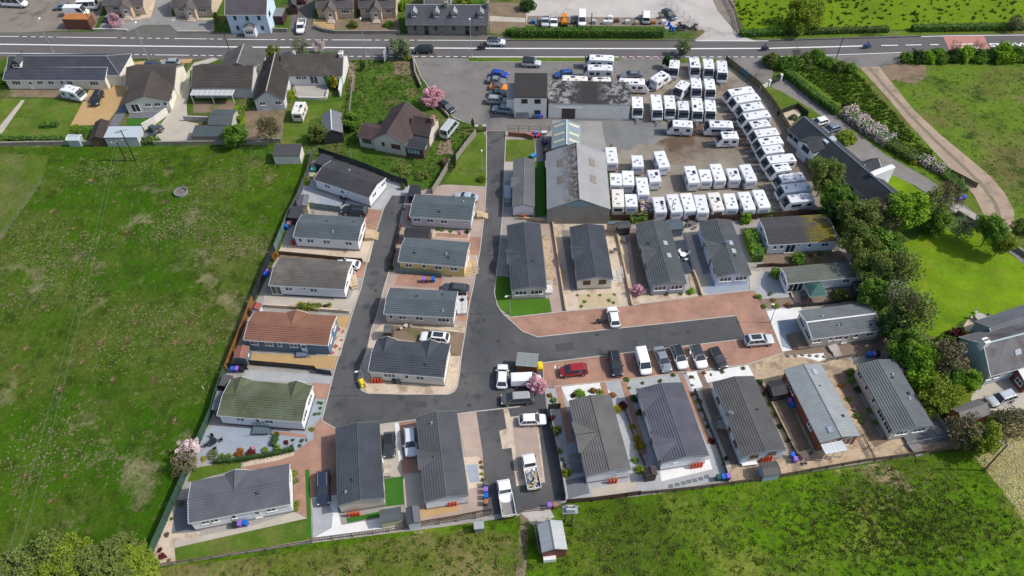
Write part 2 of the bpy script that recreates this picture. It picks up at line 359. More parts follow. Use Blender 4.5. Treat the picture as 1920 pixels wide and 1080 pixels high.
area('road', PALEG, [(1236, -60), (1310, -60), (1345, 20), (1385, 66), (1420, 78), (1300, 77), (1322, 60), (1300, 40)], Z3)
area('garden', DIRTY, [(1310, -60), (1365, -60), (1385, 50), (1388, 66), (1345, 20)], Z2)
area('verge', G_LAWN, [(957, 68), (1244, 70), (1244, 75), (957, 74.5)], Z4)
area('verge', G_RGT, [(1388, 66), (1470, 64), (1700, 58), (1920, 52), (2300, 50), (2300, 63), (1920, 65), (1780, 66.5), (1600, 71), (1440, 75.5)], Z2)
# south side, west of the forecourt: gardens and drives
area('lawn', G_LAWN, [(-60, 185), (165, 186), (150, 222), (133, 240), (130, 262), (-90, 265)], Z2)
area('garden', SOIL, [(20, 165), (120, 166), (116, 183), (20, 182)], Z3)
area('path', BEIG, [(40, 188), (47, 188), (4, 250), (-8, 252), (-3, 240)], Z3)
area('driveway', TAN, [(232, 118), (276, 114), (272, 124), (243, 135), (243, 160), (228, 196), (205, 225), (172, 235), (132, 236), (168, 168), (208, 166), (222, 150)], Z3)
area('driveway', TAN, [(300, 112), (362, 110), (358, 118), (300, 122)], Z2)
area('driveway', BEIG, [(340, 150), (364, 118), (400, 108), (410, 112), (375, 125), (356, 133), (356, 170), (350, 195), (352, 228), (372, 232), (372, 262), (290, 266), (296, 240), (318, 212)], Z3)
area('path', SLAB, [(205, 235), (228, 192), (240, 205), (220, 240)], Z4)
area('terrace', SLAB, [(240, 222), (246, 207), (312, 208), (306, 222)], Z4)
area('lawn', G_TURF, [(236, 236), (240, 223), (280, 223), (270, 236)], Z4)
area('garden', SOIL, [(362, 190), (440, 190), (440, 210), (362, 212)], Z3)
area('lawn', G_BRIGHT, [(440, 198), (465, 196), (460, 232), (442, 236)], Z3)
area('garden', SOIL, [(460, 202), (534, 206), (530, 262), (460, 268)], Z3)
area('terrace', CONC, [(547, 150), (548, 158), (616, 158), (615, 182), (560, 184), (552, 178)], Z3)
area('lawn', G_LAWN, [(532, 205), (560, 200), (660, 188), (655, 215), (580, 225), (575, 270), (515, 272)], Z2)
area('garden', SOIL, [(655, 118), (668, 118), (664, 170), (650, 170)], Z2)
area('garden', SOIL, [(740, 115), (775, 115), (778, 145), (740, 140)], Z2)
area('garden', SOIL, [(826, 262), (845, 262), (850, 290), (818, 290)], Z2)
# forecourt, sales yard
area('forecourt', ASPH3, [(776, 108.5), (1320, 109), (1300, 135), (1270, 130), (1186, 172), (1180, 228), (1130, 290), (1034, 290), (1034, 246), (950, 246), (905, 250), (905, 236), (852, 222), (838, 208), (825, 190), (806, 168), (788, 142)], Z2)
area('yard', YARD, [(1186, 170), (1270, 125), (1355, 108), (1420, 158), (1448, 192), (1494, 262), (1532, 350), (1545, 408), (1430, 412), (1300, 412), (1146, 412), (1140, 285), (1180, 226)], Z3)
area('yard', CONCY, [(1035, 226), (1128, 228), (1134, 260), (1138, 290), (1035, 290)], Z4)
area('yard', mat('damp_gravel', (.17, .175, .175), rough=.7, var=.2, scale=.2, fine=.12, col2=[((.25, .23, .2), .1, .55, .06)]), [(1130, 229), (1185, 228), (1240, 231), (1262, 236), (1250, 244), (1266, 252), (1240, 262), (1222, 274), (1196, 270), (1180, 282), (1158, 279), (1146, 270), (1135, 262)], Z4)
area('driveway', ASPH3, [(1300, 108.5), (1460, 108.5), (1446, 120), (1450, 140), (1442, 156), (1424, 158), (1366, 114), (1310, 112)], Z4)
area('verge', G_LAWN, [(876, 108.6), (1163, 109), (1160, 116.5), (882, 116.5)], Z4)
area('verge', G_LAWN, [(1272, 110), (1330, 109), (1372, 118), (1440, 162), (1462, 170), (1520, 204), (1548, 224), (1530, 228), (1495, 205), (1465, 214), (1430, 170), (1358, 118), (1272, 118)], Z5)
# gravel lane and long house garden
area('lane', TRACKG, [(1444, 156), (1476, 150), (1560, 212), (1600, 243), (1660, 290), (1740, 335), (1800, 378), (1860, 424), (1925, 476), (1990, 520), (1925, 500), (1840, 432), (1770, 385), (1715, 348), (1650, 318), (1600, 294), (1575, 278), (1560, 262), (1530, 230), (1500, 204), (1452, 172)], Z3)
area('terrace', SAND, [(1462, 215), (1494, 204), (1502, 214), (1478, 240)], Z6)
area('lawn', G_BRIGHT, [(1585, 262), (1640, 290), (1715, 350), (1760, 385), (1690, 395), (1640, 350), (1560, 280)], Z2)
area('lawn', G_BRIGHT, [(1690, 458), (1760, 430), (1800, 420), (1840, 436), (1925, 500), (2100, 520), (2100, 600), (1900, 590), (1800, 602), (1770, 640), (1720, 620), (1700, 560)], Z2)
area('terrace', SAND, [(1806, 612), (1815, 598), (1850, 590), (1866, 598), (1850, 615), (1812, 624)], Z4)
area('driveway', BEIG, [(1830, 715), (1930, 690), (1990, 740), (1930, 770), (1850, 770), (1820, 750)], Z3)
area('garden', G_BOT, [(1660, 640), (1760, 640), (1830, 720), (1850, 800), (1800, 840), (1740, 760)], Z2)
# dirt track, lay-by
area('layby', ASPH3, [(1547, 105), (1692, 100), (1686, 117), (1650, 126), (1612, 127)], Z2)
area('track', DIRT, [(1612, 127), (1648, 125), (1668, 150), (1712, 205), (1760, 250), (1812, 293), (1856, 330), (1884, 362), (1901, 395), (1902, 425), (1885, 450), (1862, 432), (1850, 415), (1842, 398), (1826, 366), (1800, 335), (1752, 285), (1706, 235), (1668, 188)], Z3)
strip('track', mat('track_centre', (.2, .17, .12), rough=.95, var=.2, fine=.2), [(1630, 127), (1657, 160), (1710, 220), (1757, 267), (1806, 312), (1842, 348), (1866, 382), (1877, 420)], .8, Z4)
area('path', CONC, [(1793, 382), (1845, 410), (1850, 425), (1840, 432), (1790, 395)], Z4)
area('garden', SOIL, [(1648, 126), (1690, 117), (1735, 122), (1738, 145), (1712, 158), (1680, 150), (1672, 152)], Z2)
# ---- the park: base, asphalt, plots
area('ground', PLOT, [(585, 303), (618, 290), (735, 338), (768, 350), (812, 366), (830, 348), (905, 245), (1035, 245), (1028, 418), (1150, 415), (1545, 402), (1600, 480), (1655, 610), (1690, 660), (1795, 838), (1600, 872), (1400, 903), (1200, 930), (1060, 943), (970, 968), (830, 988), (585, 1018), (288, 1064), (284, 1040), (350, 892), (380, 812), (458, 612), (522, 475)], Z2)
area('road', ASPH, [(912, 246), (949, 246), (946, 307), (943, 395), (935, 482), (930, 520), (927, 550), (933, 574), (944, 590), (960, 604), (980, 622), (1007.5, 632.5), (1380, 592.5), (1397.5, 636), (1017.5, 681), (1020, 725), (1025, 767), (1063, 938), (975, 960), (905, 967), (905, 880), (893, 772), (856, 777), (711, 797), (630, 804), (602.5, 790), (616, 740), (630, 685), (645, 640), (660, 590), (677, 540), (692, 477), (707, 430), (720, 390), (735, 366), (765, 362), (905, 330)], Z4)
area('driveway', REDB, [(950, 597), (1060, 585), (1165, 576), (1290, 558), (1413, 545), (1433, 580), (1470, 662), (1402, 684), (1290, 698), (1170, 713), (1042, 726), (1018, 727), (1016, 680), (1397.5, 635), (1380, 592), (1007, 633), (975, 620)], Z3)
ISL = [(830, 347), (912, 344), (909, 395), (900, 470), (887, 540), (880, 570), (872.5, 622), (865, 667), (861, 705), (857, 725), (851, 735), (840, 740), (760, 740), (690, 738), (678, 733), (671, 712), (676, 690), (690, 650), (697, 617), (706, 595), (720, 540), (737, 485), (750, 420), (757, 390), (762, 366)]
area('paving', PINK, ISL, Z5)
area('lawn', G_LAWN, [(832, 346), (893, 250), (905, 246), (913, 262), (911, 300), (911, 330), (909, 350)], Z5)
area('paving', SAND, [(672, 712), (690, 650), (700, 622), (722, 606), (722, 617), (708, 650), (692, 700), (835, 723), (845, 655), (848, 640), (870, 640), (861, 705), (857, 725), (840, 740), (690, 738)], Z6)
area('driveway', SOIL, [(733, 612), (772, 608), (870, 625), (864, 668), (846, 668), (842, 648), (735, 635)], Z6)
area('paving', SAND, [(730, 600), (875, 612), (872, 625), (730, 610)], Z6+.006)
area('paving', REDB, [(862, 545), (885, 546), (879, 580), (874, 605), (858, 600)], Z6)
area('paving', REDB, [(880, 445), (903, 445), (898, 478), (878, 478)], Z6)
area('paving', REDB, [(746, 515), (805, 516), (830, 520), (828, 542), (740, 535)], Z6)
area('garden', SAND, [(812, 432), (882, 436), (880, 450), (810, 445)], Z6)
area('garden', REDB, [(818, 437), (878, 440), (877, 448), (816, 444)], Z6+.006)
# left column plots
area('paving', GRAV, [(566, 345), (585, 330), (735, 335), (772, 350), (762, 367), (735, 367), (717, 391), (693, 396), (640, 388), (590, 382), (568, 370)], Z4)
area('terrace', BLUG, [(600, 372), (636, 376), (640, 388), (610, 392), (598, 386)], Z5)
area('driveway', REDB, [(682, 390), (717, 395), (703, 432), (684, 426)], Z5)
area('paving', SAND, [(521, 473), (530, 460), (672, 466), (686, 428), (706, 432), (692, 492)], Z4)
area('garden', SOIL, [(524, 476), (690, 492), (688, 500), (522, 484)], Z4+.003)
area('driveway', REDB, [(668, 495), (688, 498), (680, 520), (664, 518)], Z5)
area('paving', BEIG, [(495, 553), (655, 561), (664, 540), (674, 548), (658, 588), (495, 573)], Z4)
area('garden', TAN, [(455, 662), (612, 668), (614, 612), (636, 592), (658, 592), (640, 640), (628, 692), (455, 685)], Z4)
area('terrace', SAND, [(614, 668), (620, 640), (630, 613), (652, 616), (638, 668)], Z5)
area('garden', GRAV, [(465, 693), (625, 704), (620, 720), (480, 714), (455, 704)], Z4)
area('driveway', REDB, [(588, 718), (620, 720), (611, 749), (585, 746)], Z5)
area('garden', BLUG, [(588, 748), (609, 749), (603, 784), (572, 806), (565, 800)], Z5)
area('driveway', REDB, [(602, 786), (630, 803), (629, 930), (585, 936), (585, 968), (575, 972), (552, 956), (549, 880), (455, 880), (455, 872), (548, 850), (588, 823), (590, 800)], Z5)
area('garden', BLUG, [(400, 795), (420, 800), (588, 812), (590, 820), (570, 838), (548, 846), (465, 856), (370, 868), (368, 850), (385, 812)], Z4)
area('path', REDB, [(510, 808), (575, 815), (575, 822), (508, 814)], Z5)
area('path', SAND, [(455, 870), (470, 860), (552, 848), (552, 854), (520, 864), (456, 876)], Z6)
area('lawn', G_LAWN, [(352, 902), (362, 878), (452, 864), (452, 880), (400, 892), (358, 905)], Z5)
area('terrace', SLAB, [(330, 937), (352, 937), (354, 983), (378, 996), (322, 1001)], Z5)
area('garden', SAND, [(289, 1060), (290, 1035), (326, 948), (332, 936), (322, 1001), (327, 1028), (329, 1054)], Z4)
area('garden', SAND, [(322, 1001), (378, 996), (370, 1008), (326, 1016)], Z4+.003)
area('path', BEIG, [(326, 1016), (480, 984), (552, 960), (576, 972), (328, 1027)], Z5)
area('lawn', G_LAWN, [(328, 1028), (576, 972), (584, 1011), (331, 1056)], Z5)
area('lawn', G_TURF, [(572, 882), (580, 880), (585, 1010), (577, 1006)], Z6)
# bottom plots
area('garden', WHTG, [(584, 934), (632, 928), (634, 958), (640, 985), (755, 965), (756, 990), (588, 1012)], Z5)
area('garden', GRAV, [(585, 936), (610, 932), (625, 960), (622, 990), (587, 1010)], Z6)
area('lawn', G_TURF, [(650, 972), (725, 957), (728, 966), (652, 981)], Z6)
area('driveway', BEIG, [(711, 797), (745, 793), (752, 865), (755, 894), (721, 898)], Z5)
area('path', WHTG, [(740, 794), (748, 793), (756, 862), (748, 866)], Z6)
area('driveway', REDB, [(749, 793), (782, 789), (790, 888), (755, 890)], Z5)
area('lawn', G_TURF, [(721, 898), (755, 893), (758, 946), (724, 950)], Z5)
area('paving', BEIG, [(755, 890), (790, 886), (800, 945), (800, 952), (760, 952)], Z5)
area('paving', PINK, [(856, 777), (893, 772), (905, 850), (908, 905), (905, 962), (762, 985), (762, 955), (800, 945), (878, 930), (872, 850)], Z5)
area('garden', TAN, [(789, 953), (862, 950), (862, 957), (792, 972)], Z6)
area('terrace', SAND, [(869, 858), (900, 856), (906, 912), (879, 917)], Z6)
area('terrace', BLUG, [(873, 872), (895, 871), (899, 903), (881, 906)], Z6+.006)
area('terrace', SAND, [(944, 768), (953, 767), (957, 782), (1006, 776), (1012, 820), (1022, 905), (968, 912), (959, 840), (942, 842), (936, 808), (950, 804)], Z5)
area('terrace', PINK, [(960, 790), (1004, 784), (1010, 830), (1018, 895), (974, 900)], Z6)
area('garden', GRAV, [(1020, 728), (1170, 713), (1190, 800), (1240, 920), (1062, 943), (1045, 850)], Z4)
area('garden', WHTG, [(1052, 726), (1128, 717), (1150, 742), (1080, 752), (1068, 760)], Z5)
area('terrace', SLAB, [(1060, 900), (1098, 893), (1106, 925), (1066, 936)], Z5)
area('terrace', BEIG, [(1108, 918), (1190, 900), (1196, 920), (1110, 934)], Z5)
area('path', REDB, [(1041, 726), (1052, 724), (1078, 828), (1064, 834)], Z6)
area('path', REDB, [(1124, 716), (1134, 715), (1142, 740), (1130, 742)], Z6)
area('path', REDB, [(1163, 713), (1174, 712), (1214, 850), (1204, 855)], Z6)
area('garden', GRAV, [(1174, 712), (1290, 697), (1310, 730), (1372, 896), (1225, 928), (1200, 850)], Z4)
area('terrace', WHTG, [(1236, 880), (1330, 862), (1336, 880), (1240, 903)], Z5)
area('path', REDB, [(1272, 703), (1281, 702), (1335, 830), (1325, 832)], Z6)
area('terrace', WHTG, [(1287, 698), (1305, 696), (1318, 726), (1298, 730)], Z6)
area('terrace', DECK, [(1306, 700), (1320, 697), (1345, 760), (1395, 870), (1372, 880), (1330, 775)], Z5)
area('terrace', WHTG, [(1318, 698), (1402, 685), (1414, 706), (1345, 714), (1326, 718)], Z6)
area('paving', CRAZY, [(1402, 684), (1470, 661), (1560, 655), (1600, 680), (1690, 690), (1790, 826), (1790, 838), (1600, 870), (1372, 904), (1364, 876), (1480, 850)], Z4)
area('path', BEIG, [(1327, 830), (1348, 825), (1372, 876), (1358, 880)], Z6)
area('path', BEIG, [(1300, 735), (1310, 732), (1334, 785), (1328, 792)], Z6)
area('path', SOIL, [(1560, 705), (1600, 690), (1690, 815), (1640, 840)], Z5)
area('path', GREYWOOD, [(1590, 700), (1612, 698), (1668, 812), (1652, 820)], Z6)
area('path', SOIL, [(1440, 715), (1462, 712), (1520, 840), (1500, 850)], Z5)
area('terrace', WHTG, [(1470, 667), (1544, 661), (1551, 671), (1536, 678), (1510, 671)], Z5)
area('driveway', DECK, [(1466, 660), (1512, 652), (1650, 628), (1668, 648), (1640, 665), (1550, 675), (1544, 662), (1472, 668)], Z6)
area('garden', WHTG, [(1437, 584), (1500, 572), (1505, 590), (1516, 640), (1516, 652), (1467, 660)], Z5)
area('terrace', BLUG, [(1456, 602), (1497, 598), (1506, 640), (1482, 656), (1466, 650)], Z6)
# upper middle plots
area('lawn', G_LAWN, [(948, 262), (1002, 262), (1003, 303), (947, 303)], Z5)
area('lawn', G_TURF, [(1003, 303), (1022, 303), (1024, 406), (1003, 408)], Z5)
area('paving', BEIG, [(946, 305), (961, 305), (961, 340), (945, 340)], Z5)
area('terrace', SLAB, [(944, 345), (961, 345), (961, 388), (945, 388)], Z5)
area('lawn', grass('grass_lawn_fresh', (.065, .15, .015), None, .15, .12, bump=.2, bdist=.05), [(931, 518), (957, 520), (959, 560), (1030, 560), (1034, 587), (958, 594), (937, 578), (927, 552)], Z5)
area('paving', PINK, [(1012, 412), (1036, 418), (1060, 583), (1035, 586), (1030, 560)], Z5)
area('garden', CRAZY, [(1015, 440), (1030, 440), (1045, 540), (1030, 545)], Z6)
area('paving', SAND, [(1036, 418), (1160, 420), (1178, 470), (1184, 573), (1060, 583)], Z5)
area('terrace', DECKG, [(1052, 432), (1070, 432), (1088, 545), (1070, 548)], Z6)
area('garden', mat('buff_gravel', (.44, .36, .23), var=.1, fine=.12), [(1083, 553), (1156, 550), (1160, 572), (1085, 580)], Z6)
area('garden', PINK, [(1160, 430), (1195, 430), (1225, 540), (1185, 573)], Z4+.003)
area('terrace', DECK, [(1178, 430), (1194, 428), (1224, 538), (1195, 545)], Z6)
area('garden', SAND, [(1186, 573), (1200, 552), (1300, 545), (1312, 556), (1240, 566)], Z5)
area('garden', CRAZY, [(1290, 512), (1302, 510), (1316, 552), (1298, 552)], Z6)
area('terrace', DECKD, [(1264, 452), (1284, 450), (1300, 512), (1284, 515)], Z6)
area('path', BEIG, [(1282, 430), (1312, 425), (1345, 545), (1318, 556)], Z5)
area('terrace', DECKG, [(1296, 440), (1310, 440), (1332, 512), (1318, 515)], Z6)
area('terrace', BLUG, [(1318, 545), (1345, 518), (1402, 516), (1404, 545), (1330, 554)], Z6)
area('path', BEIG, [(1405, 508), (1428, 510), (1424, 545), (1406, 546)], Z5)
area('garden', GRAV, [(1425, 508), (1464, 512), (1474, 545), (1500, 572), (1437, 584), (1415, 545)], Z5)
area('garden', DECK, [(1430, 470), (1500, 476), (1500, 500), (1432, 502)], Z5)
area('garden', SOIL, [(1500, 476), (1575, 470), (1590, 490), (1500, 500)], Z5)
area('terrace', DECK, [(1420, 562), (1500, 556), (1620, 540), (1630, 560), (1500, 572), (1440, 580)], Z5)
area('paving', PALEG, [(974, 958), (1030, 952), (1040, 970), (1000, 985), (980, 975)], Z2)
area('track', SOIL, [(976, 962), (992, 975), (990, 1010), (984, 1100), (965, 1100), (972, 1020)], Z2)
# drain covers, joints and patches in the estate road
for x, y in ((917, 470), (907, 600), (1120, 628), (705, 545), (645, 690), (880, 760), (1290, 622), (934, 640), (735, 400)):
    c = W(x, y); mb = MB(); mb.box(c.x-.3, c.x+.3, c.y-.22, c.y+.22, .0, Z4+.012); tag(obj('drain_cover', mb, mat('cast_iron', (.04, .04, .042), rough=.6, fine=.1)), kind='structure')
JT = mat('road_joint', (.045, .045, .047), rough=.9, fine=.1)
for q in (((684, 500), (735, 498)), ((616, 742), (672, 742)), ((935, 480), (898, 478)), ((943, 380), (910, 378)), ((862, 700), (1018, 700)), ((1210, 612), (1216, 656))): strip('road_joint', JT, q, .1, Z4+.009)
for q in ([(1040, 646), (1075, 642), (1078, 656), (1043, 660)], [(760, 752), (800, 752), (802, 764), (760, 765)], [(760, 766), (772, 766), (772, 776), (760, 776)]): area('road', mat('asphalt_patch', (.066, .067, .07), rough=.9, var=.1, fine=.1), q, Z5-.004)
# kerbs
def kerb(pts): return strip('kerb', KERB, pts, .16, 0, .13)
kerb([(603, 790), (616, 740), (630, 685), (645, 640), (660, 590), (677, 540), (692, 477), (707, 430), (720, 390), (735, 366)])
kerb([(912, 246), (912, 344), (909, 395), (900, 470), (887, 540), (880, 570), (872.5, 622), (865, 667), (861, 705), (857, 725), (851, 735), (840, 740), (760, 740), (690, 738), (678, 733), (671, 712), (676, 690), (690, 650), (697, 617), (706, 595), (720, 540), (737, 485), (750, 420), (757, 390), (762, 366)])
kerb([(949, 246), (946, 307), (943, 395), (935, 482), (930, 520), (927, 550), (933, 574), (944, 590), (960, 604), (980, 622), (1007.5, 632.5), (1380, 592.5), (1397.5, 636), (1017.5, 681), (1020, 725)])
kerb([(603, 790), (630, 804), (711, 797), (856, 777), (893, 772), (975, 763)])
kerb([(776, 109), (788, 142), (806, 168), (825, 190), (838, 208), (852, 222), (890, 236)])
kerb([(876, 108.4), (1163, 109)]); kerb([(882, 116.7), (1160, 116.7)])
kerb([(950, 596.5), (1060, 584.5), (1165, 575.5), (1290, 557.5), (1413, 544.5)])
kerb([(1020, 727.5), (1170, 713), (1290, 698), (1402, 684), (1470, 661.5)])
# ================================================================ buildings
NRM = {'h': {'S': (0, -1), 'N': (0, 1), 'E': (1, 0), 'W': (-1, 0)}, 'v': {'S': (-1, 0), 'N': (1, 0), 'E': (0, -1), 'W': (0, 1)}}
def rectframe(c, ax, ze):
    """c = (ll, lr, ul, ur) eave-corner pixels or (ll, lr, depth m); returns frame, length along ridge, width"""
    if len(c) == 3:
        A, B = W2(c[0], ze), W2(c[1], ze); u = (B-A).normalized(); n = Vector((-u.y, u.x, 0))
        C_, D_ = A+n*c[2], B+n*c[2]
    else: A, B, C_, D_ = [W2(p, ze) for p in c]
    if ax == 'h': u = (B-A)+(D_-C_)
    else: u = (C_-A)+(D_-B)
    u.z = 0; u.normalize(); n = Vector((-u.y, u.x, 0)); o = (A+B+C_+D_)/4
    pu = [(p-o).dot(u) for p in (A, B, C_, D_)]; pn = [(p-o).dot(n) for p in (A, B, C_, D_)]
    L_ = (sum(abs(x) for x in pu))/2; Wd = (sum(abs(x) for x in pn))/2
    return frame((o.x, o.y, 0), math.atan2(u.y, u.x)), L_, Wd
def roofmesh(L_, Wd, ze, zr, hip=(0, 0), step=.37, th=.07, mono=False, sl=None):
    """stepped tile courses; ridge along x; returns mesh builder"""
    mb = MB(); run = Wd/2 if not mono else Wd
    rise = zr-ze; sl_len = math.hypot(run, rise); n = max(3, int(round(sl_len/step))) if th else 1
    nz = run/sl_len
    for sgn in ((-1, 1) if not mono else (-1,)):
        yr = 0 if not mono else Wd/2
        def pt(t, e, h):
            x = (-L_/2+hip[0]*(1-t)) if e == 0 else (L_/2-hip[1]*(1-t))
            return (x, yr*(1 if mono else 1)+sgn*run*t, zr-rise*t+h*nz)
        for k in range(n):
            a, b = k/n, (k+1)/n
            q = [pt(a, 0, 0), pt(a, 1, 0), pt(b, 1, th), pt(b, 0, th)]
            if sgn > 0: q = q[::-1]
            mb.poly(q[::-1])
            if th:
                q = [pt(b, 0, th), pt(b, 1, th), pt(b, 1, 0), pt(b, 0, 0)]
                mb.poly(q if sgn > 0 else q[::-1])
    for e in (0, 1):
        if hip[e]:
            s = -1 if e == 0 else 1; xr = s*(L_/2-hip[e]); n2 = max(3, int(hip[e]/step)) if th else 1
            for k in range(n2):
                a, b = k/n2, (k+1)/n2
                f = lambda t, yy, h: (xr+s*hip[e]*t, yy*run*t, zr-rise*t+h)
                q = [f(a, -1, 0), f(b, -1, th), f(b, 1, th), f(a, 1, 0)]
                mb.poly(q if s > 0 else q[::-1])
                if th:
                    q = [f(b, -1, th), f(b, -1, 0), f(b, 1, 0), f(b, 1, th)]; mb.poly(q if s > 0 else q[::-1])
    # underside slab
    t_ = -.13
    if mono: mb.add([(-L_/2+.02, -Wd/2+.03, ze-.02), (L_/2-.02, -Wd/2+.03, ze-.02), (L_/2-.02, Wd/2, zr-.02), (-L_/2+.02, Wd/2, zr-.02),
                     (-L_/2+.02, -Wd/2+.03, ze+t_), (L_/2-.02, -Wd/2+.03, ze+t_), (L_/2-.02, Wd/2, zr+t_), (-L_/2+.02, Wd/2, zr+t_)],
                    [(4, 7, 6, 5), (0, 1, 5, 4), (1, 2, 6, 5), (2, 3, 7, 6), (3, 0, 4, 7)])
    return mb
def window(root, mwb, nx, ny, cx, cy, z, w_, h_, kind='w', trim=None, name='window', pane=None, proud=.05):
    """framed window on a wall; local frame: x right, y outward"""
    trim = trim or WHITE
    rx, ry = -ny, nx       # z cross n
    M = mwb @ Matrix(((rx, nx, 0, cx), (ry, ny, 0, cy), (0, 0, 1, z), (0, 0, 0, 1)))
    mb = MB(); t = .08; a, b = w_/2, h_/2
    mb.box(-a, a, -.02, proud, -b, -b+t); mb.box(-a, a, -.02, proud, b-t, b)
    mb.box(-a, -a+t, -.02, proud, -b+t, b-t); mb.box(a-t, a, -.02, proud, -b+t, b-t)
    nm = {'w': 1, 'n': 0, 's': 0, 'W': 2, 'f': 1, 'P': 3, 'b': 2, 'd': 0}.get(kind, 1)
    for i in range(nm):
        x = -a+(i+1)*w_/(nm+1); mb.box(x-.045, x+.045, -.02, proud-.005, -b+t, b-t)
    if kind in 'wWb': mb.box(-a+t, a-t, -.02, proud-.008, b*.45, b*.45+.05)
    mb.box(-a-.06, a+.06, 0, proud+.06, -b-.06, -b-.002)
    if kind == 'd': mb.box(-a+t, a-t, -.02, proud*.6, -b+t, b*.1); mb.box(-a+t, a-t, -.02, proud*.6, b*.7, b-t)
    f = obj('door' if kind == 'd' else name, mb, trim, root, M)
    pb = MB()
    if kind == 'd': pb.box(-a+.2, a-.2, -.02, proud*.75, b*.1, b*.7)
    else: pb.box(-a+t, a-t, -.02, proud*.45, -b+t, b-t)
    obj('pane', pb, pane or GLASS, f, M)
    if kind == 'd':
        hb = MB(); hb.box(a-.2, a-.12, proud*.6, proud*.6+.06, -.12, 0); obj('handle', hb, METAL, f, M)
    return f
KW = {'w': (1.25, .95), 'n': (.62, .95), 's': (.5, .5), 'W': (1.9, 1.1), 'f': (1.7, 2.0), 'd': (.9, 2.0), 'P': (2.6, 1.2), 'b': (2.0, 1.15)}
def block(root, c, ax, ze, rise, wall, roof, trim=None, ov=(.28, .22), hip=(0, 0), th=.07, wins='', gables=(), mono=False, skirt=None, vents=0, sky=(), ridge=None, zw=None, frm=None, ridgecap=True, wtrim=None, chim=(), dorm=(), bay=False, pane=None, face=None):
    trim = trim or WHITE; wtrim = wtrim or trim
    M, L_, Wd = frm or rectframe(c, ax, ze)
    zr = ze+rise; lx, wy = L_/2-ov[1], Wd/2-ov[0]
    sl = rise/(Wd/2)
    own = root is None
    # walls
    mb = MB()
    zt = lambda y: zr-abs(y)*sl-.1
    if mono:
        s2 = rise/Wd; za, zb = ze+(Wd/2-wy)*s2-.1, ze+(Wd/2+wy)*s2-.1
        mb.loft([[(x, -wy, 0), (x, wy, 0), (x, wy, zb), (x, -wy, za)] for x in (-lx, lx)])
    else:
        ring = lambda x, g: [(x, -wy, 0), (x, wy, 0), (x, wy, zt(wy)), (x, 0, zt(0) if g else zt(wy)), (x, -wy, zt(wy))]
        if hip[0] or hip[1]:
            rr = [ring(-lx, not hip[0])]
            if hip[0]: rr.append(ring(-lx+hip[0], True))
            if hip[1]: rr.append(ring(lx-hip[1], True))
            rr.append(ring(lx, not hip[1])); mb.loft(rr)
        else: mb.loft([ring(-lx, True), ring(lx, True)])
    obj('wall', mb, wall, root, M)
    if skirt:
        mb = MB(); k = .025
        for x0, x1, y0, y1 in ((-lx-k, lx+k, -wy-k, -wy+.05), (-lx-k, lx+k, wy-.05, wy+k), (-lx-k, -lx+.05, -wy+.05, wy-.05), (lx-.05, lx+k, -wy+.05, wy-.05)): mb.box(x0, x1, y0, y1, 0, .42)
        obj('plinth', mb, skirt, root, M)
    rm = roofmesh(L_, Wd, ze, zr, hip, th=th, mono=mono)
    ro = obj('roof', rm, roof, root, M)
    # fascia and bargeboards
    mb = MB(); f = .16
    if mono:
        mb.box(-L_/2, L_/2, -Wd/2-.02, -Wd/2+.02, ze-f, ze+.02); mb.box(-L_/2, L_/2, Wd/2, Wd/2+.04, zr-f, zr+.02)
    else:
        for s in (-1, 1):
            mb.box(-L_/2, L_/2, s*Wd/2-.03, s*Wd/2+.02, ze-f, ze+.0)
            for e, hh in ((-1, hip[0]), (1, hip[1])):
                if hh:
                    if s == 1: mb.box(e*L_/2-.03, e*L_/2+.03, -Wd/2+.03, Wd/2-.03, ze-f, ze+.02)
                    continue
                x = e*L_/2
                v = [(x-.03, s*Wd/2, ze-f), (x-.03, 0, zr-f), (x-.03, 0, zr+.045), (x-.03, s*Wd/2, ze+.05)]
                v2 = [(x+.03, *p[1:]) for p in v]
                mb.loft([v, v2] if s < 0 else [v2, v])
    obj('fascia', mb, trim, root, M)
    if ridgecap and not mono:
        mb = MB(); x0, x1 = -L_/2+hip[0], L_/2-hip[1]
        mb.loft([[(x, -.14, zr-.02), (x, 0, zr+.09), (x, .14, zr-.02)] for x in (x0-.02, x1+.02)])
        for e in (0, 1):
            if hip[e]:
                s = -1 if e == 0 else 1; xr = s*(L_/2-hip[e])
                for q in (-1, 1): mb.tube((xr, 0, zr+.03), (s*L_/2, q*Wd/2, ze+.05), .08, n=5)
        obj('ridge', mb, ridge or roof, ro, M)
    # decorative cross gables: (side, position along, width)
    for gsd, gp, gw in gables:
        nn = NRM[ax][gsd]; s = nn[1]
        if s == 0: continue
        fr = gp if s < 0 else 1-gp
        if ax == 'v': fr = 1-gp if s > 0 else gp; fr = 1-fr if False else fr
        xc = -lx+2*lx*fr; gr = min(rise*.92, gw/2*.62); zg = ze+gr; yb = s*(Wd/2)*(1-gr/rise); yf = s*(Wd/2+.25)
        mg = Matrix.Translation((xc, 0, 0)) @ Matrix.Rotation(math.pi/2, 4, 'Z')   # local x -> world-frame y
        Mg = M @ mg
        g = MB(); n = 6
        for q in (-1, 1):
            for k in range(n):
                a, b = k/n, (k+1)/n
                def pp(t, front, h):
                    yy = yf if front else (yb+(s*Wd/2-yb)*t)
                    return (yy, -q*gw/2*t*-1, zg-gr*t+.05+h)
                P4 = [pp(a, 1, 0), pp(b, 1, .03), pp(b, 0, .03), pp(a, 0, 0)]
                g.poly(P4 if s*q > 0 else P4[::-1])
                P4 = [pp(b, 1, .03), pp(b, 1, 0), pp(b, 0, 0), pp(b, 0, .03)]
                g.poly(P4 if s*q > 0 else P4[::-1])
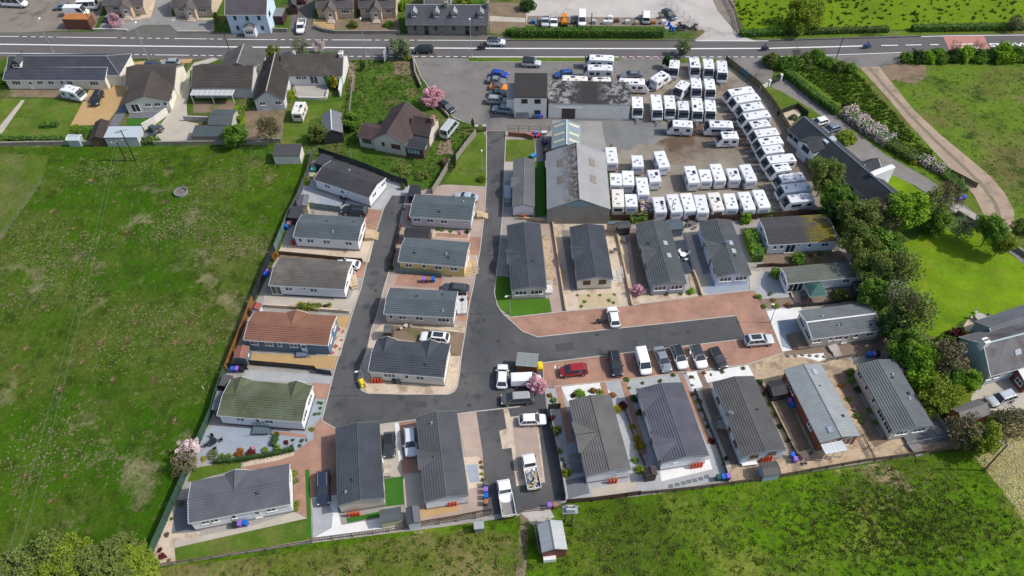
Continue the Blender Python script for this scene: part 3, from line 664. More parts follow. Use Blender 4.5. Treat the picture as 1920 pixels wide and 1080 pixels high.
        g.add([(yf, -gw/2, ze-.06), (yf, gw/2, ze-.06), (yf, 0, zg-.06), (yb, 0, zg-.06), (s*Wd/2, -gw/2, ze-.06), (s*Wd/2, gw/2, ze-.06)], [(0, 2, 3, 4), (1, 5, 3, 2)])
        o_ = obj('porch_roof', g, roof, root, Mg)
        h = MB(); yy = s*(Wd/2+.12)
        h.loft([[(y_, -gw/2+.15, ze-.12), (y_, gw/2-.15, ze-.12), (y_, 0, zg-.02)] for y_ in ((yy, yy+.08) if s > 0 else (yy-.08, yy))])
        h.box(min(wy*s, yy), max(wy*s, yy), -gw/2+.2, -gw/2+.3, 0, ze-.12) ; h.box(min(wy*s, yy), max(wy*s, yy), gw/2-.3, gw/2-.2, 0, ze-.12)
        for q in (-1, 1):
            v = [(yf, q*gw/2, ze-.12), (yf, 0, zg-.1), (yf, 0, zg+.07), (yf, q*gw/2, ze+.06)]
            h.loft([v, [(p[0]+.05*s, *p[1:]) for p in v]])
        obj('porch_gable', h, trim, o_, Mg)
        rc = MB(); rc.tube((yf, 0, zg+.07), (yb, 0, zg+.07), .07, n=5); obj('ridge', rc, ridge or roof, o_, Mg)
    # windows
    for part in wins.split():
        sd_, lst = part.split(':'); nx, ny = NRM[ax][sd_]
        for it in lst.split(','):
            z_ov = None
            if '@' in it: it, z_ov = it.split('@'); z_ov = float(z_ov)
            fr, kd = float(it[:-1]), it[-1]; ww, hh = KW[kd]
            span = 2*lx if ny else 2*wy
            t = -span/2+span*fr; rx, ry = -ny, nx
            cx = nx*lx+rx*t; cy = ny*wy+ry*t
            top = min(ze-.3, 2.5)
            zc = z_ov if z_ov else (min(.45, ze-2.35)+hh/2 if kd in 'df' else top-hh/2)
            window(root, M, nx, ny, cx, cy, zc, ww, hh, kd, wtrim, pane=pane)
    # roof vents, rooflights, chimneys
    def zroof(y): return zr-abs(y)*sl+.03 if not mono else ze+(y+Wd/2)*rise/Wd+.03
    for i in range(vents):
        rv = random.Random(int(L_*100)+i*7); x = rv.uniform(-.38, .38)*L_; y = rv.choice((-1, 1))*Wd*rv.uniform(.1, .34)
        v = MB(); z = zroof(y); v.tube((x, y, z-.05), (x, y, z+.22), .09, n=8); v.tube((x, y, z+.22), (x, y, z+.3), .17, .12, n=8)
        v.box(x-.22, x+.22, y-.22, y+.22, z-.12, z+.015); obj('vent', v, METAL if i % 2 else DARKT, ro, M)
    for (fx, fy) in sky:
        x, y = (fx-.5)*L_, (fy-.5)*Wd; z = zroof(y); sg = -1 if y < 0 else 1
        Mk = M @ Matrix.Translation((x, y, z)) @ Matrix.Rotation(-math.atan(sl)*sg, 4, 'X')
        v = MB(); v.box(-.5, .5, -.38, .38, -.05, .08); k_ = obj('rooflight', v, METAL, ro, Mk)
        v = MB(); v.box(-.42, .42, -.3, .3, .08, .09); obj('pane', v, PALEGLASS, k_, Mk)
    for (fx, fy, cw, cd, ch, cm) in chim:
        x, y = (fx-.5)*L_, (fy-.5)*Wd; z = zroof(y)
        v = MB(); v.box(x-cw/2, x+cw/2, y-cd/2, y+cd/2, 0.0 if abs(fy-.5) > .5 else z-1.2, zr+ch); v.box(x-cw/2-.06, x+cw/2+.06, y-cd/2-.06, y+cd/2+.06, zr+ch, zr+ch+.1)
        k_ = obj('chimney', v, cm, root, M)
        v = MB()
        for q in (-.25, .25): v.tube((x+q*cw, y, zr+ch+.1), (x+q*cw, y, zr+ch+.5), .13, .1, n=7)
        obj('chimney_pot', v, plain((.4, .25, .16)), k_, M)
    for (fx, dw, dh, dr) in dorm:      # pitched dormers on the front (y-) slope
        x = (fx-.5)*L_; yf = -Wd/2*.62; z0 = zroof(yf); zt_ = z0+dh; yb2 = -Wd/2*(1-(zt_-ze)/rise) if zt_ < zr else 0
        v = MB(); v.box(x-dw/2, x+dw/2, yf, min(yb2+.3, 0), z0-.3, zt_); dd = obj('dormer', v, BLACK if dr == 'dark' else WHITE, root, M)
        v = MB(); pk = zt_+dw*.55; yb3 = -Wd/2*(1-(pk-ze)/rise) if pk < zr else -.1
        v.add([(x-dw/2-.15, yf-.2, zt_-.05), (x+dw/2+.15, yf-.2, zt_-.05), (x, yf-.2, pk), (x, yb3, pk), (x-dw/2-.15, yb2, zt_-.05), (x+dw/2+.15, yb2, zt_-.05)],
              [(0, 1, 2), (0, 2, 3, 4), (1, 5, 3, 2)]); obj('dormer_roof', v, METAL if dr == 'dark' else roof, dd, M)
        window(dd, M, 0, -1, x, yf, (z0+zt_)/2+.05, dw*.8, dh*.8, 'w', WHITE)
    return M, L_, Wd
def building(name, label, cat, c, ax='h', ze=2.5, rise=1.0, wall=None, roof=None, group=None, **k):
    fr = k.pop('frm', None) or rectframe(c, ax, ze)
    root = empty(name, fr[0].copy(), label, cat, group)
    block(root, c, ax, ze, rise, wall, roof, frm=fr, **k)
    return root, fr
def lbox(root, fr, name, m, *boxes, parent=None):
    mb = MB()
    for b in boxes: mb.box(*b)
    return obj(name, mb, m, parent or root, fr[0])
# ---- park homes
GP = 'park homes on the estate'
R_GB = tiles((.092, .112, .125)); R_DG = tiles((.062, .07, .083)); R_MG = tiles((.085, .095, .1)); R_BR = tiles((.215, .108, .075)); R_GN = tiles((.115, .135, .09), (.085, .1, .06), mth=.5)
R_OLD = tiles((.115, .108, .1), (.165, .15, .125), mth=.57); R_BKG = tiles((.1, .1, .1)); R_PUR = tiles((.1, .1, .125)); R_SLATE = tiles((.062, .066, .078)); R_GRN2 = tiles((.12, .135, .115), (.17, .16, .13))
R_MOSS = mat('tiles_moss_end', (.06, .06, .064), rough=.8, var=.15, fine=.08, pattern=('yx', .36, .25, .14), col2=[((.16, .13, .012), .5, .44, .12)], mask=[('x', .5, 2.6)]); R_BLK = tiles((.06, .06, .066)); R_CORG = corr((.25, .275, .28)); R_BRD = tiles((.075, .065, .06)); R_PLUM = tiles((.075, .055, .055), (.05, .05, .048)); R_DKSL = tiles((.05, .055, .062)); R_OLDD = tiles((.09, .08, .072), (.13, .115, .1)); R_BLACKM = tiles((.045, .04, .038), (.08, .07, .06))
W_WH = wallm((.7, .72, .74)); W_CR = wallm((.7, .66, .56)); W_YE = wallm((.66, .52, .2)); W_BL = wallm((.1, .17, .24)); W_GR = wallm((.36, .4, .45)); W_LI = wallm((.58, .6, .72)); W_BE = wallm((.55, .5, .42)); W_RD = wallm((.22, .07, .035))
SK = plain((.25, .24, .22), .9); SKD = plain((.1, .1, .11), .9); SKB = plain((.22, .2, .17), .9)
def home(label, c, ax, wall, roof, wins, gables=(), ze=2.68, rise=.7, **k):
    k.setdefault('trim', WHITE if ax == 'h' else plain((.2, .21, .22))); k.setdefault('wtrim', WHITE); k.setdefault('skirt', SK); k.setdefault('vents', 3); k.setdefault('ov', (.16, .2))
    return building('park_home', label, 'park home', c, ax, ze, rise, wall, roof, GP, wins=wins, gables=gables, **k)
L1 = home('white park home with dark brown-grey roof standing askew at the head of the left lane', [(585, 336), (692.5, 370.5), (624, 301), (724, 334)], 'h', W_WH, R_BLK, 'S:.22w,.5d,.62s E:.3w,.62s,.85w', trim=WHITE)
L2 = home('white park home with blue-grey ribbed roof and timber steps beside the left lane', [(550, 445), (672.5, 452.5), (566, 401), (685, 409)], 'h', W_WH, R_GB, 'S:.08n,.24w,.5w,.85w E:.3W,.75W N:.4d')
L3 = home('white park home with weathered old grey roof, third down in the left column', [(506, 535.5), (647.5, 542.5), (521, 482.5), (660, 491)], 'h', W_WH, R_OLD, 'S:.06f,.24w,.46s,.58w E:.3w,.78w', vents=0, skirt=SKD)
L4 = home('blue park home with terracotta brown roof and rear cross gable', [(459, 637.5), (616, 648), (474, 583), (631, 592.5)], 'h', W_BL, R_BR, 'S:.1w,.28w,.41n,.58w,.7d E:.3w,.75w', gables=[('N', 1-.52, 3.4)], vents=0, skirt=W_BL, ridge=tiles((.24, .13, .095)))
L5 = home('white park home with mossy green roof and two small rear gables', [(406, 780), (566, 791), (433, 711), (587.5, 724)], 'h', W_WH, R_GN, 'S:.25w,.46n,.6w E:.25W,.7W', gables=[('N', .87, 2.8), ('N', .18, 2.8)], vents=0, skirt=SKD)
L6 = home('white park home with grey roof in the bottom left corner plot', [(352, 982), (545, 945), (359, 903), (544, 869)], 'h', W_WH, tiles((.11, .115, .13)), 'S:.14w,.22w,.42n,.65d,.8w E:.3w,.7w', gables=[('N', .55, 3.0)], vents=1)
M1 = home('pale grey park home with blue-grey roof, topmost on the central island', [(767.5, 406), (882.5, 414), (779, 364.5), (894, 371)], 'h', wallm((.5, .52, .55)), R_GB, 'S:.1w,.32w,.55w,.93s E:.3w,.7d', vents=2)
M2 = home('yellow walled park home with blue-grey roof on the central island', [(746, 491), (872.5, 501), (759, 445), (881, 455)], 'h', W_YE, R_GB, 'S:.14w,.38n,.6w,.84w E:.3w,.7d', skirt=W_YE)
M3 = home('cream park home with blue-grey roof and white railed deck on the central island', [(720, 587.5), (850, 597), (730, 541), (860, 545.5)], 'h', W_BE, R_GB, 'S:.08n,.25w,.5w,.86W E:.3W,.7W')
M4 = home('cream park home with two rear gables at the foot of the central island', [(691, 697), (834, 708), (705, 636), (844, 647)], 'h', W_CR, R_DG, 'S:.24w,.32n,.5n,.68w E:.3w,.7w', gables=[('N', .86, 2.8), ('N', .26, 2.8)], vents=1)
N0 = home('small white park home with grey roof beside the entrance road and big shed', [(961, 387), (1001.5, 388), (962, 299), (1003, 301)], 'v', W_WH, tiles((.13, .135, .14)), 'W:.2w,.7w', gables=[('W', .5, 3.0)], vents=0, rise=.6)
N1 = home('cream park home with dark grey roof beside the small lawn at the junction', [(957.5, 545), (1025.5, 541), (950, 421), (1013, 422)], 'v', W_BE, R_DG, 'S:.27b,.73b W:.2w,.7w E:.4d', gables=[('W', .5, 3.6)], vents=1)
N2 = home('cream park home with brown shuttered front windows and dark grey roof', [(1082.5, 527), (1149, 522.5), (1067.5, 426), (1132.5, 423)], 'v', wallm((.64, .6, .5)), R_DG, 'S:.27w,.73w W:.3w,.6d', gables=[('W', .48, 3.4)], vents=0, wtrim=plain((.2, .08, .04)))
N3 = home('grey walled park home with white bay windows and two rooflights', [(1223, 537), (1287.5, 531), (1192, 421), (1253, 414.5)], 'v', W_GR, R_MG, 'S:.25b,.75b W:.12n,.25n,.7n,.85n', gables=[('W', .5, 4.4)], vents=1, sky=[(.42, .3), (.62, .3)])
N4 = home('lilac-white park home with two white-framed front windows and large side gable', [(1345, 520), (1409, 514.5), (1311, 419), (1371, 412)], 'v', W_LI, R_MG, 'S:.27b,.75b W:.15n,.35n,.85w', gables=[('W', .5, 4.6)], vents=1, sky=[(.4, .3), (.55, .3)], skirt=W_LI)
E1 = home('white park home with dark roof covered in yellow moss at one end', [(1441, 460), (1571, 452), (1421, 409), (1547, 402)], 'h', W_WH, R_MOSS, 'S:.1n,.2n,.34f,.45s,.62n,.85w W:.3w,.7w', vents=0)
E2 = home('white park home with greenish weathered roof behind a green gazebo', [(1476, 532), (1607.5, 520), (1463, 502), (1591, 490)], 'h', W_WH, R_GRN2, 'S:.1f,.17f,.32w,.88w W:.3w,.7w', vents=0, rise=.6)
E3 = home('cream park home with silver-grey roof beside the white gravel garden', [(1522.5, 635), (1652.5, 620.5), (1497.5, 584), (1626, 566)], 'h', W_BE, tiles((.14, .155, .16)), 'S:.08w,.28n,.4w,.52d,.66n,.87w W:.28W,.72W', vents=4, ridge=WHITE, trim=WHITE)
B1 = home('white park home with brown-grey roof and large side gable in the lower row', [(1100, 892.5), (1183, 880.5), (1066, 751), (1145, 741)], 'v', W_WH, tiles((.135, .13, .125)), 'S:.75s W:.3w,.8w', gables=[('W', .5, 5.0)], vents=0, ridge=plain((.07, .07, .07)))
B2 = home('white park home with purple-grey roof and two side gables', [(1241, 867.5), (1329, 854.5), (1195, 729), (1280, 717.5)], 'v', W_WH, R_PUR, 'S:.3s W:.3w,.6w', gables=[('W', .14, 4.0), ('W', .8, 4.2)], vents=0)
B3 = home('pale blue-grey park home with tiled dark roof and brown-framed gable windows', [(1392, 857.5), (1474, 844), (1336, 717), (1413, 705)], 'v', wallm((.48, .54, .6)), R_BKG, 'S:.3w,.72w W:.2w,.6d,.8w', vents=1, wtrim=plain((.25, .16, .1)))
B4 = home('red-brown cedar clad park home with silver metal sheet roof', [(1538, 830), (1613, 818), (1469, 692.5), (1540, 682.5)], 'v', W_RD, R_CORG, 'S:.3f,.72f W:.15w,.25w,.75w', vents=2, sky=[(.12, .66), (.88, .3)], th=0, skirt=SKD)
B5 = home('cream park home with silver-grey roof at the far right end of the lower row', [(1672.5, 810), (1752.5, 799), (1607.5, 685), (1676, 674.5)], 'v', wallm((.56, .55, .46)), tiles((.13, .145, .15)), 'S:.27W,.73W W:.9W,.72W,.5n,.3n,.1w', vents=5)
C1 = home('cream park home with plain dark grey roof next to the black off-roader', [(632, 949), (721, 934.5), (629, 803), (711, 791)], 'v', W_BE, R_DG, 'W:.2w,.5w E:.2w,.6d', vents=2, skirt=SKB)
C2 = home('white park home with dark roof and side gable beside the silver estate car', [(796, 942.5), (877.5, 929), (779, 782), (857, 770)], 'v', W_WH, tiles((.088, .092, .1)), 'E:.3w,.7d W:.3w', gables=[('W', .52, 3.2)], vents=2)
# ---- sales yard and workshop buildings
sh, fr = building('big_shed', 'large grey agricultural shed with lichened roof and concrete block gable', 'shed', [(1024.5, 390), (1146, 394), (1025, 289), (1134, 284)], 'v', 3.8, 2.5, mat('block_wall', (.25, .235, .215), rough=.95, var=.15, scale=.4, fine=.12), mat('cement_sheet', (.27, .275, .28), rough=.8, var=.14, scale=.3, fine=.12, pattern=('x', .5, .1, .3), col2=[((.1, .075, .055), 1.2, .46, .06)], mask=[('y', 3.2, .6), ('y', -.1, .1)], coords='local'), th=0, trim=plain((.35, .36, .36)), ov=(.05, .05), vents=0)
for fx in (.42, .72):
    for fy in (.25, .77):
        M_, L_, Wd = fr; x, y = (fx-.5)*L_, (fy-.5)*Wd; z = 6.3-abs(y)*2.5/(Wd/2)+.05
        v = MB(); v.box(-1.0, 1.0, -.55, .55, -.02, .03); sg = -1 if y < 0 else 1
        obj('rooflight', v, plain((.2, .18, .15)), sh, M_ @ Matrix.Translation((x, y, z)) @ Matrix.Rotation(-math.atan(2.5/(Wd/2))*sg, 4, 'X'))
v = MB(); L_, Wd = fr[1], fr[2]
v.add([(-L_/2-.0, -2.6, 4.5), (-L_/2, 2.6, 4.5), (-L_/2, 0.3, 5.75), (-L_/2, -.3, 5.75)], [(3, 2, 1, 0)]); obj('gable_sheet', v, plain((.2, .3, .36), .5), sh, fr[0])
sh2, fr2 = building('workshop', 'small blue-grey metal workshop with yellow rooflight strips behind the big shed', 'workshop', [(1034.5, 278), (1089, 281), (1035, 233), (1088.5, 234)], 'v', 3.0, 1.2, plain((.25, .3, .32)), corr((.22, .28, .3)), th=0, trim=plain((.3, .36, .38)), ridge=plain((.5, .6, .62)), ov=(.03, .03))
M_, L_, Wd = fr2
for fx in (.22, .5, .86):
    for sg in (-1, 1):
        v = MB(); v.box(-.35, .35, -Wd*.2, Wd*.2, -.02, .03); y = sg*Wd*.26
        obj('rooflight', v, plain((.5, .5, .36), .4), sh2, M_ @ Matrix.Translation(((fx-.5)*L_, y, 4.2-abs(y)*1.2/(Wd/2)+.03)) @ Matrix.Rotation(-math.atan(1.2/(Wd/2))*sg, 4, 'X'))
PEEL = mat('peeling_roof', (.035, .033, .032), rough=.8, var=.1, fine=.15, fscale=4, col2=[((.24, .24, .24), .8, .5, .05), ((.035, .033, .032), 1.3, .57, .04)], mask=[('A', 1.5, 4.5)])
WSH = render_((.76, .73, .68))
o_ = W(1000, 222); rt = empty('garage_building', frame((o_.x, o_.y), 0), 'white rendered garage workshop with dark peeling roof behind the parked cars', 'garage')
A, B = W(973, 221.5), W(1026.5, 222); yb = W(973, 222).y
ux = (B-A).length; fr = (frame((A.x, A.y), math.atan2(B.y-A.y, B.x-A.x)), ux, 8)
block(rt, None, 'h', 5.2, .3, WSH, corr((.04, .035, .032)), mono=True, th=0, frm=(fr[0] @ Matrix.Translation((ux/2-.6, 3.9, 0)), ux+.9, 7.8), ov=(.08, .08), trim=BLACK, wins='S:.32w@4.2,.72w@4.2,.72w@1.5', ridgecap=False)
block(rt, None, 'h', 3.6, .2, WSH, plain((.3, .28, .26)), mono=True, th=0, frm=(fr[0] @ Matrix.Translation((-1.4, 4.0, 0)), 2.3, 5.4), ov=(.02, .02), trim=WHITE, ridgecap=False)
Bx = W(1178, 225); l2 = (Bx-B).length; ang = math.atan2(Bx.y-B.y, Bx.x-B.x)
block(rt, None, 'h', 3.75, .5, WSH, PEEL, mono=True, th=0, frm=(frame((B.x, B.y), ang) @ Matrix.Translation((l2/2+.1, 3.55, 0)), l2, 7.1), ov=(.05, .05), trim=plain((.3, .3, .3)), ridgecap=False)
mb = MB(); mb.box(2.9, 5.6, -.06, .06, 0.02, 2.5); mb.box(4.22, 4.28, -.08, .0, .02, 2.5); obj('door', mb, plain((.08, .07, .065)), rt, frame((B.x, B.y), ang))
mb = MB(); mb.box(1.6, 7.0, -.08, .06, 2.65, 2.85); obj('lintel', mb, WSH, rt, frame((B.x, B.y), ang))
# ---- houses along the road
RD = (.68, .65, .55)
def house(label, c, ax, ze, rise, wall, roof, **k): return building('house', label, 'house', c, ax, ze, rise, wall, roof, **k)
H1, f1 = house('long cream cottage with slate roofs beside the white caravan', [(10, 141), (224, 141), 8.0], 'h', 2.9, 2.2, render_(RD), R_SLATE, hip=(0, 3.4), dorm=[(.1, 1.8, 1.0, 'w')], ridge=METAL)
block(H1, [(5, 150), (197, 151), 6.0], 'h', 2.5, 1.3, render_(RD), tiles((.066, .07, .09)), wins='S:.1W,.24d,.34w,.45w,.56n,.64w,.88W E:.4w', ridge=METAL)
H2, f2 = house('cream bungalow with brown tiled roof and gable facing the field', [(236, 163), (330, 161), (251, 121), (343, 120)], 'h', 2.6, 2.0, render_(RD), R_BRD, trim=plain((.3, .28, .24)))
block(H2, [(231, 193), (317, 191), (251, 138), (333, 137)], 'v', 2.6, 1.7, render_(RD), R_BRD, wins='S:.2f,.5w,.72w,.9n E:.2w,.5n,.75w', trim=plain((.12, .1, .09)), wtrim=WHITE)
H3, f3 = house('dark tiled bungalow with lean-to canopy and hipped rear roof', [(357, 166), (472, 166), 9.0], 'h', 2.6, 2.4, render_((.55, .55, .53)), R_BRD, wins='S:.3w,.6d', trim=plain((.3, .3, .3)))
block(H3, [(409, 136), (489, 133), (424, 100), (499, 98)], 'v', 2.9, 2.2, render_((.5, .48, .43)), tiles((.1, .098, .095)), trim=plain((.2, .19, .18)), ridge=plain((.3, .29, .27)))
block(H3, None, 'h', 2.4, .1, render_((.62, .64, .66)), plain((.5, .51, .52)), mono=True, th=0, frm=(frame(W(456, 178), 0) @ Matrix.Translation((0, .6, 0)), 4.2, 2.6), ov=(.05, .05), wins='S:.5w', ridgecap=False)
H4, f4 = house('L-shaped white cottage with mossy dark roof around a paved court', [(525, 141), (642, 141), 8.0], 'h', 2.7, 2.4, render_((.62, .62, .6)), R_OLDD, trim=plain((.15, .14, .13)), wtrim=WHITE, wins='S:.28w,.36w,.52f,.7n', chim=[(.965, .5, .8, 1.2, .5, WHITE), (.2, .55, .5, .5, .5, WHITE)])
block(H4, [(474, 190), (533, 187), (493, 116), (548, 115)], 'v', 2.7, 2.3, render_((.52, .54, .56)), R_BLACKM, trim=plain((.15, .14, .13)), wtrim=WHITE, wins='S:.25w,.8w', ridge=plain((.3, .27, .24)))
H5, f5 = house('cream house with plum-brown cross-gabled roofs on its own green plot', [(697.5, 261), (760, 274), (733, 204), (796, 214)], 'v', 2.8, 2.5, render_((.55, .5, .44)), R_PLUM, wins='S:.3n,.7W', wtrim=plain((.25, .1, .07)), trim=plain((.2, .17, .15)))
block(H5, [(672, 257), (712, 264), (684, 229), (722, 236)], 'h', 2.6, 1.0, render_((.55, .5, .44)), R_PLUM, wins='S:.4W W:.5w', trim=plain((.2, .17, .15)))
block(H5, [(768, 250), (807, 257), (785, 216), (822, 223)], 'h', 2.8, 2.0, render_((.55, .5, .44)), R_PLUM, trim=plain((.2, .17, .15)), chim=[(.97, .5, .7, .9, .6, plain((.35, .22, .18)))])
block(H5, [(758, 277), (794, 282), (772, 254), (806, 259)], 'h', 2.4, .5, plain((.09, .06, .05)), R_DKSL, wins='S:.4P E:.5w', trim=plain((.06, .045, .04)), wtrim=plain((.06, .045, .04)), pane=plain((.3, .42, .42), .2))
BT = render_((.5, .4, .3)); RT = tiles((.11, .1, .1))
def bung(label, c, wins, gx, gd):
    r_, f_ = house(label, c, 'h', 2.7, 3.2, BT, RT, wins=wins, wtrim=WHITE, trim=plain((.25, .2, .16)), dorm=[(.25, 2.0, 1.2, 'w'), (.78, 2.0, 1.2, 'w')])
    M_, L_, Wd = f_; x = (gx-.5)*L_
    block(r_, None, 'v', 2.7, 1.5, BT, RT, frm=(M_ @ Matrix.Translation((x, -Wd/2-.1, 0)) @ Matrix.Rotation(math.pi/2, 4, 'Z'), 2.6, 2.9), ov=(.15, .2), trim=plain((.25, .2, .16)), wins='S:.5d', wtrim=WHITE)
    lbox(r_, f_, 'step', SAND, (x-.9, x+.9, -Wd/2-2.2, -Wd/2-1.2, 0, .3), (x-.8, x+.8, -Wd/2-1.7, -Wd/2-1.2, .3, .5))
bung('sand-coloured stone bungalow with white front door behind the rusty container', [(192, 10.5), (268, 9.5), 8], 'S:.3W,.85w', .58, 1)
bung('sand-coloured bungalow immediately left of the pale blue house', [(321, 13), (396, 13.5), 8], 'S:.2w,.75W', .47, 1)
bung('sand-coloured bungalow behind the tan gravel front garden and grey pickup lane', [(591, 15.5), (662, 16), 8], 'S:.2w,.78W', .4, 1)
bung('sand-coloured bungalow with stone front steps left of the long stone terrace', [(672, 15.5), (742, 16), 8], 'S:.25W,.8w', .47, 1)
H8, f8 = house('pale blue two-storey house with white porch on the main road', [(421, 28), (500, 28), 8], 'h', 5.0, 3.0, render_((.5, .62, .72)), tiles((.1, .09, .1)), wins='S:.2n@4.1,.5n@4.0,.8n@4.1,.2n@1.6,.82n@1.6 E:.3w@3.9', trim=WHITE, wtrim=BLACK, chim=[(.02, .5, .6, .9, .7, WHITE)])
block(H8, None, 'v', 2.2, .7, WHITE, RT, frm=(f8[0] @ Matrix.Translation((.2, -f8[2]/2-.4, 0)) @ Matrix.Rotation(math.pi/2, 4, 'Z'), 1.9, 2.8), ov=(.12, .1), wins='S:.5W', wtrim=WHITE)
H9, f9 = house('long grey stone terrace with four dark dormers facing the road', [(760.5, 47.5), (915.5, 48.5), 7.4], 'h', 2.6, 3.1, mat('rubble_stone', (.21, .19, .165), rough=.95, var=.25, scale=1.2, fine=.3, fscale=3), tiles((.095, .1, .112)), wins='S:.1n,.24d,.36n,.58n,.75d,.87n', trim=plain((.14, .13, .12)), wtrim=BLACK, ridge=METAL, dorm=[(.1, 1.3, 1.1, 'dark'), (.37, 1.3, 1.1, 'dark'), (.585, 1.3, 1.1, 'dark'), (.905, 1.3, 1.1, 'dark')], chim=[(.49, .5, .7, 1.5, .8, STONE), (.99, .5, .6, 1.5, .8, STONE)])
H10, _ = house('grey roofed cottage behind the stone terrace with a pale rooflight', [(795, 8), (845, 8), 7], 'h', 2.6, 2.4, STONE, tiles((.12, .125, .125)), sky=[(.5, .2)])
RH1, g1 = house('long slate-roofed farmhouse set diagonally behind the caravan yard', [(1477, 243), (1647, 393), 6.4], 'h', 2.6, 2.1, render_((.5, .56, .62)), R_DKSL, wins='S:.03w,.09w,.2n,.62w,.72w', trim=plain((.3, .3, .32)), wtrim=BLACK, ridge=METAL, th=.02)
M_, L_, Wd = g1
block(RH1, None, 'v', 3.6, .9, render_((.5, .56, .62)), R_DKSL, frm=(M_ @ Matrix.Translation((-L_*.24, -Wd*.3, 0)) @ Matrix.Rotation(math.pi/2, 4, 'Z'), 5.0, 4.2), ov=(.15, .15), wins='S:.5W@3.0', trim=BLACK)
block(RH1, None, 'h', 4.4, .05, render_((.62, .66, .7)), plain((.4, .45, .48)), mono=True, th=0, frm=(M_ @ Matrix.Translation((-L_*.2, .2, 0)), 1.2, 2.4), ov=(.02, .02), ridgecap=False)
block(RH1, None, 'v', 2.6, 1.2, render_((.66, .7, .74)), R_DKSL, frm=(M_ @ Matrix.Translation((L_*.11, Wd*.55, 0)) @ Matrix.Rotation(math.pi/2, 4, 'Z'), 3.4, 2.8), ov=(.1, .1))
block(RH1, None, 'v', 5.0, .1, render_((.72, .74, .76)), WHITE, frm=(M_ @ Matrix.Translation((L_*.26, Wd*.36, 0)) @ Matrix.Rotation(math.pi/2, 4, 'Z'), 5.0, 1.0), ov=(.02, .02), th=0, ridgecap=False)
RH2, g2 = house('grey slated house with white-edged gable at the right edge of the photo', [(1857, 706), (2000, 668), 7.6], 'h', 3.0, 3.2, render_((.42, .5, .52)), tiles((.15, .15, .155), (.1, .085, .085), mth=.55), trim=WHITE, wins='S:.04w,.12w,.4W W:.5s', sky=[(.4, .25)], ridge=plain((.4, .48, .5)), chim=[(.01, .5, .8, .9, .7, WHITE)], th=.03)
block(RH2, [(1868, 648), (2000, 603), 5], 'h', 2.6, 1.5, render_((.42, .5, .52)), tiles((.13, .14, .155)), trim=METAL)
block(RH2, None, 'h', 2.1, .7, plain((.2, .07, .05)), plain((.4, .42, .44), .3), mono=True, th=0, frm=(g2[0] @ Matrix.Translation((1.5, -g2[2]/2-1.2, 0)), 6.5, 2.6), ov=(.05, .05), wins='W:.5w', ridgecap=False)
# ---- sheds and outbuildings
def shed(label, c, ax='h', ze=1.9, rise=.5, wall=WOOD, roof=None, **k):
    k.setdefault('trim', plain((.12, .1, .09))); k.setdefault('ov', (.1, .08)); k.setdefault('th', 0)
    return building(k.pop('name', 'garden_shed'), label, k.pop('cat', 'shed'), c, ax, ze, rise, wall, roof or plain((.06, .06, .065), .85), **k)
shed('white painted shed with black felt roof in the corner of the rough field', [(512, 292), (563, 292), (515, 273), (566, 272)], ze=2.2, rise=.25, wall=render_((.6, .58, .52)), mono=True, ridgecap=False)
shed('dark open-fronted shed with grey ribbed roof behind the cottage lawn', [(604, 250), (643, 253), (602, 214), (641, 213)], 'v', 2.4, 1.1, plain((.035, .035, .035)), corr((.16, .165, .175)), ridge=plain((.45, .55, .6)), name='outbuilding')
shed('brown timber shed with striped brown felt roof beside the tan gravel drive', [(166, 259), (194, 261), (180, 228), (204, 228)], 'v', 2.0, .7, plain((.1, .065, .05)), tiles((.055, .042, .04)))
shed('blue-grey flat roofed cabin with a rooflight in front of the boundary wall', [(196, 258), (258, 258), (202, 238), (265, 237)], ze=2.3, rise=.12, wall=render_((.42, .45, .45)), roof=plain((.4, .46, .5), .5), mono=True, ridgecap=False, sky=[(.38, .5)], name='garden_cabin', cat='cabin')
shed('dark green garage with low ridged roof behind the bungalow drive', [(391, 234), (436, 234), (400, 205), (442, 205)], ze=2.2, rise=.7, wall=plain((.4, .38, .34)), roof=corr((.08, .095, .1)), name='garage', cat='garage')
shed('long green ribbed-roof shed along the boundary beneath the round green tree', [(361, 256), (420, 256), (363, 236), (420, 236)], ze=1.9, rise=.15, wall=plain((.22, .2, .17)), roof=corr((.065, .085, .085)), mono=True, ridgecap=False)
shed('small greenhouse frame beside the brown timber shed', [(126, 263), (150, 263), (127, 252), (150, 252)], ze=1.7, rise=.4, wall=plain((.35, .42, .42), .2), roof=plain((.45, .52, .53), .2), trim=WHITE, name='greenhouse', cat='greenhouse')
shed('dark felted shed behind the pale blue house', [(509, 30), (531, 31), (511, 15), (533, 15)], ze=2.3, rise=.1, wall=plain((.06, .03, .035)), roof=plain((.16, .18, .17)), mono=True, ridgecap=False)
shed('black arched timber shed at the top edge behind the blue house', [(540, 12), (556, 12), (540, 0), (555, 0)], 'v', 2.2, .9, plain((.05, .025, .03)))
shed('old field shed with silver metal roof and red gable below the bottom fence', [(1016.5, 1037), (1064, 1031), (1007, 982), (1054.5, 976)], 'v', 2.4, .8, plain((.2, .07, .055)), mat('silver_sheet', (.36, .38, .38), rough=.5, var=.1, fine=.08, coords='local', pattern=('x', .9, .22, .06)), name='field_shed')
shed('grey-roofed garden shed with pale yellow wall at the bottom fence', [(713.5, 980), (753, 974), (712, 957), (751, 949)], ze=2.0, rise=.35, wall=plain((.5, .48, .3)), roof=tiles((.09, .105, .11)), ridgecap=False)
shed('narrow grey garden shed with light ridge next to the yellow-walled shed', [(764, 983), (789, 980), (761, 953), (785, 949)], 'v', 2.0, .45, plain((.5, .54, .58)), tiles((.11, .115, .125)))
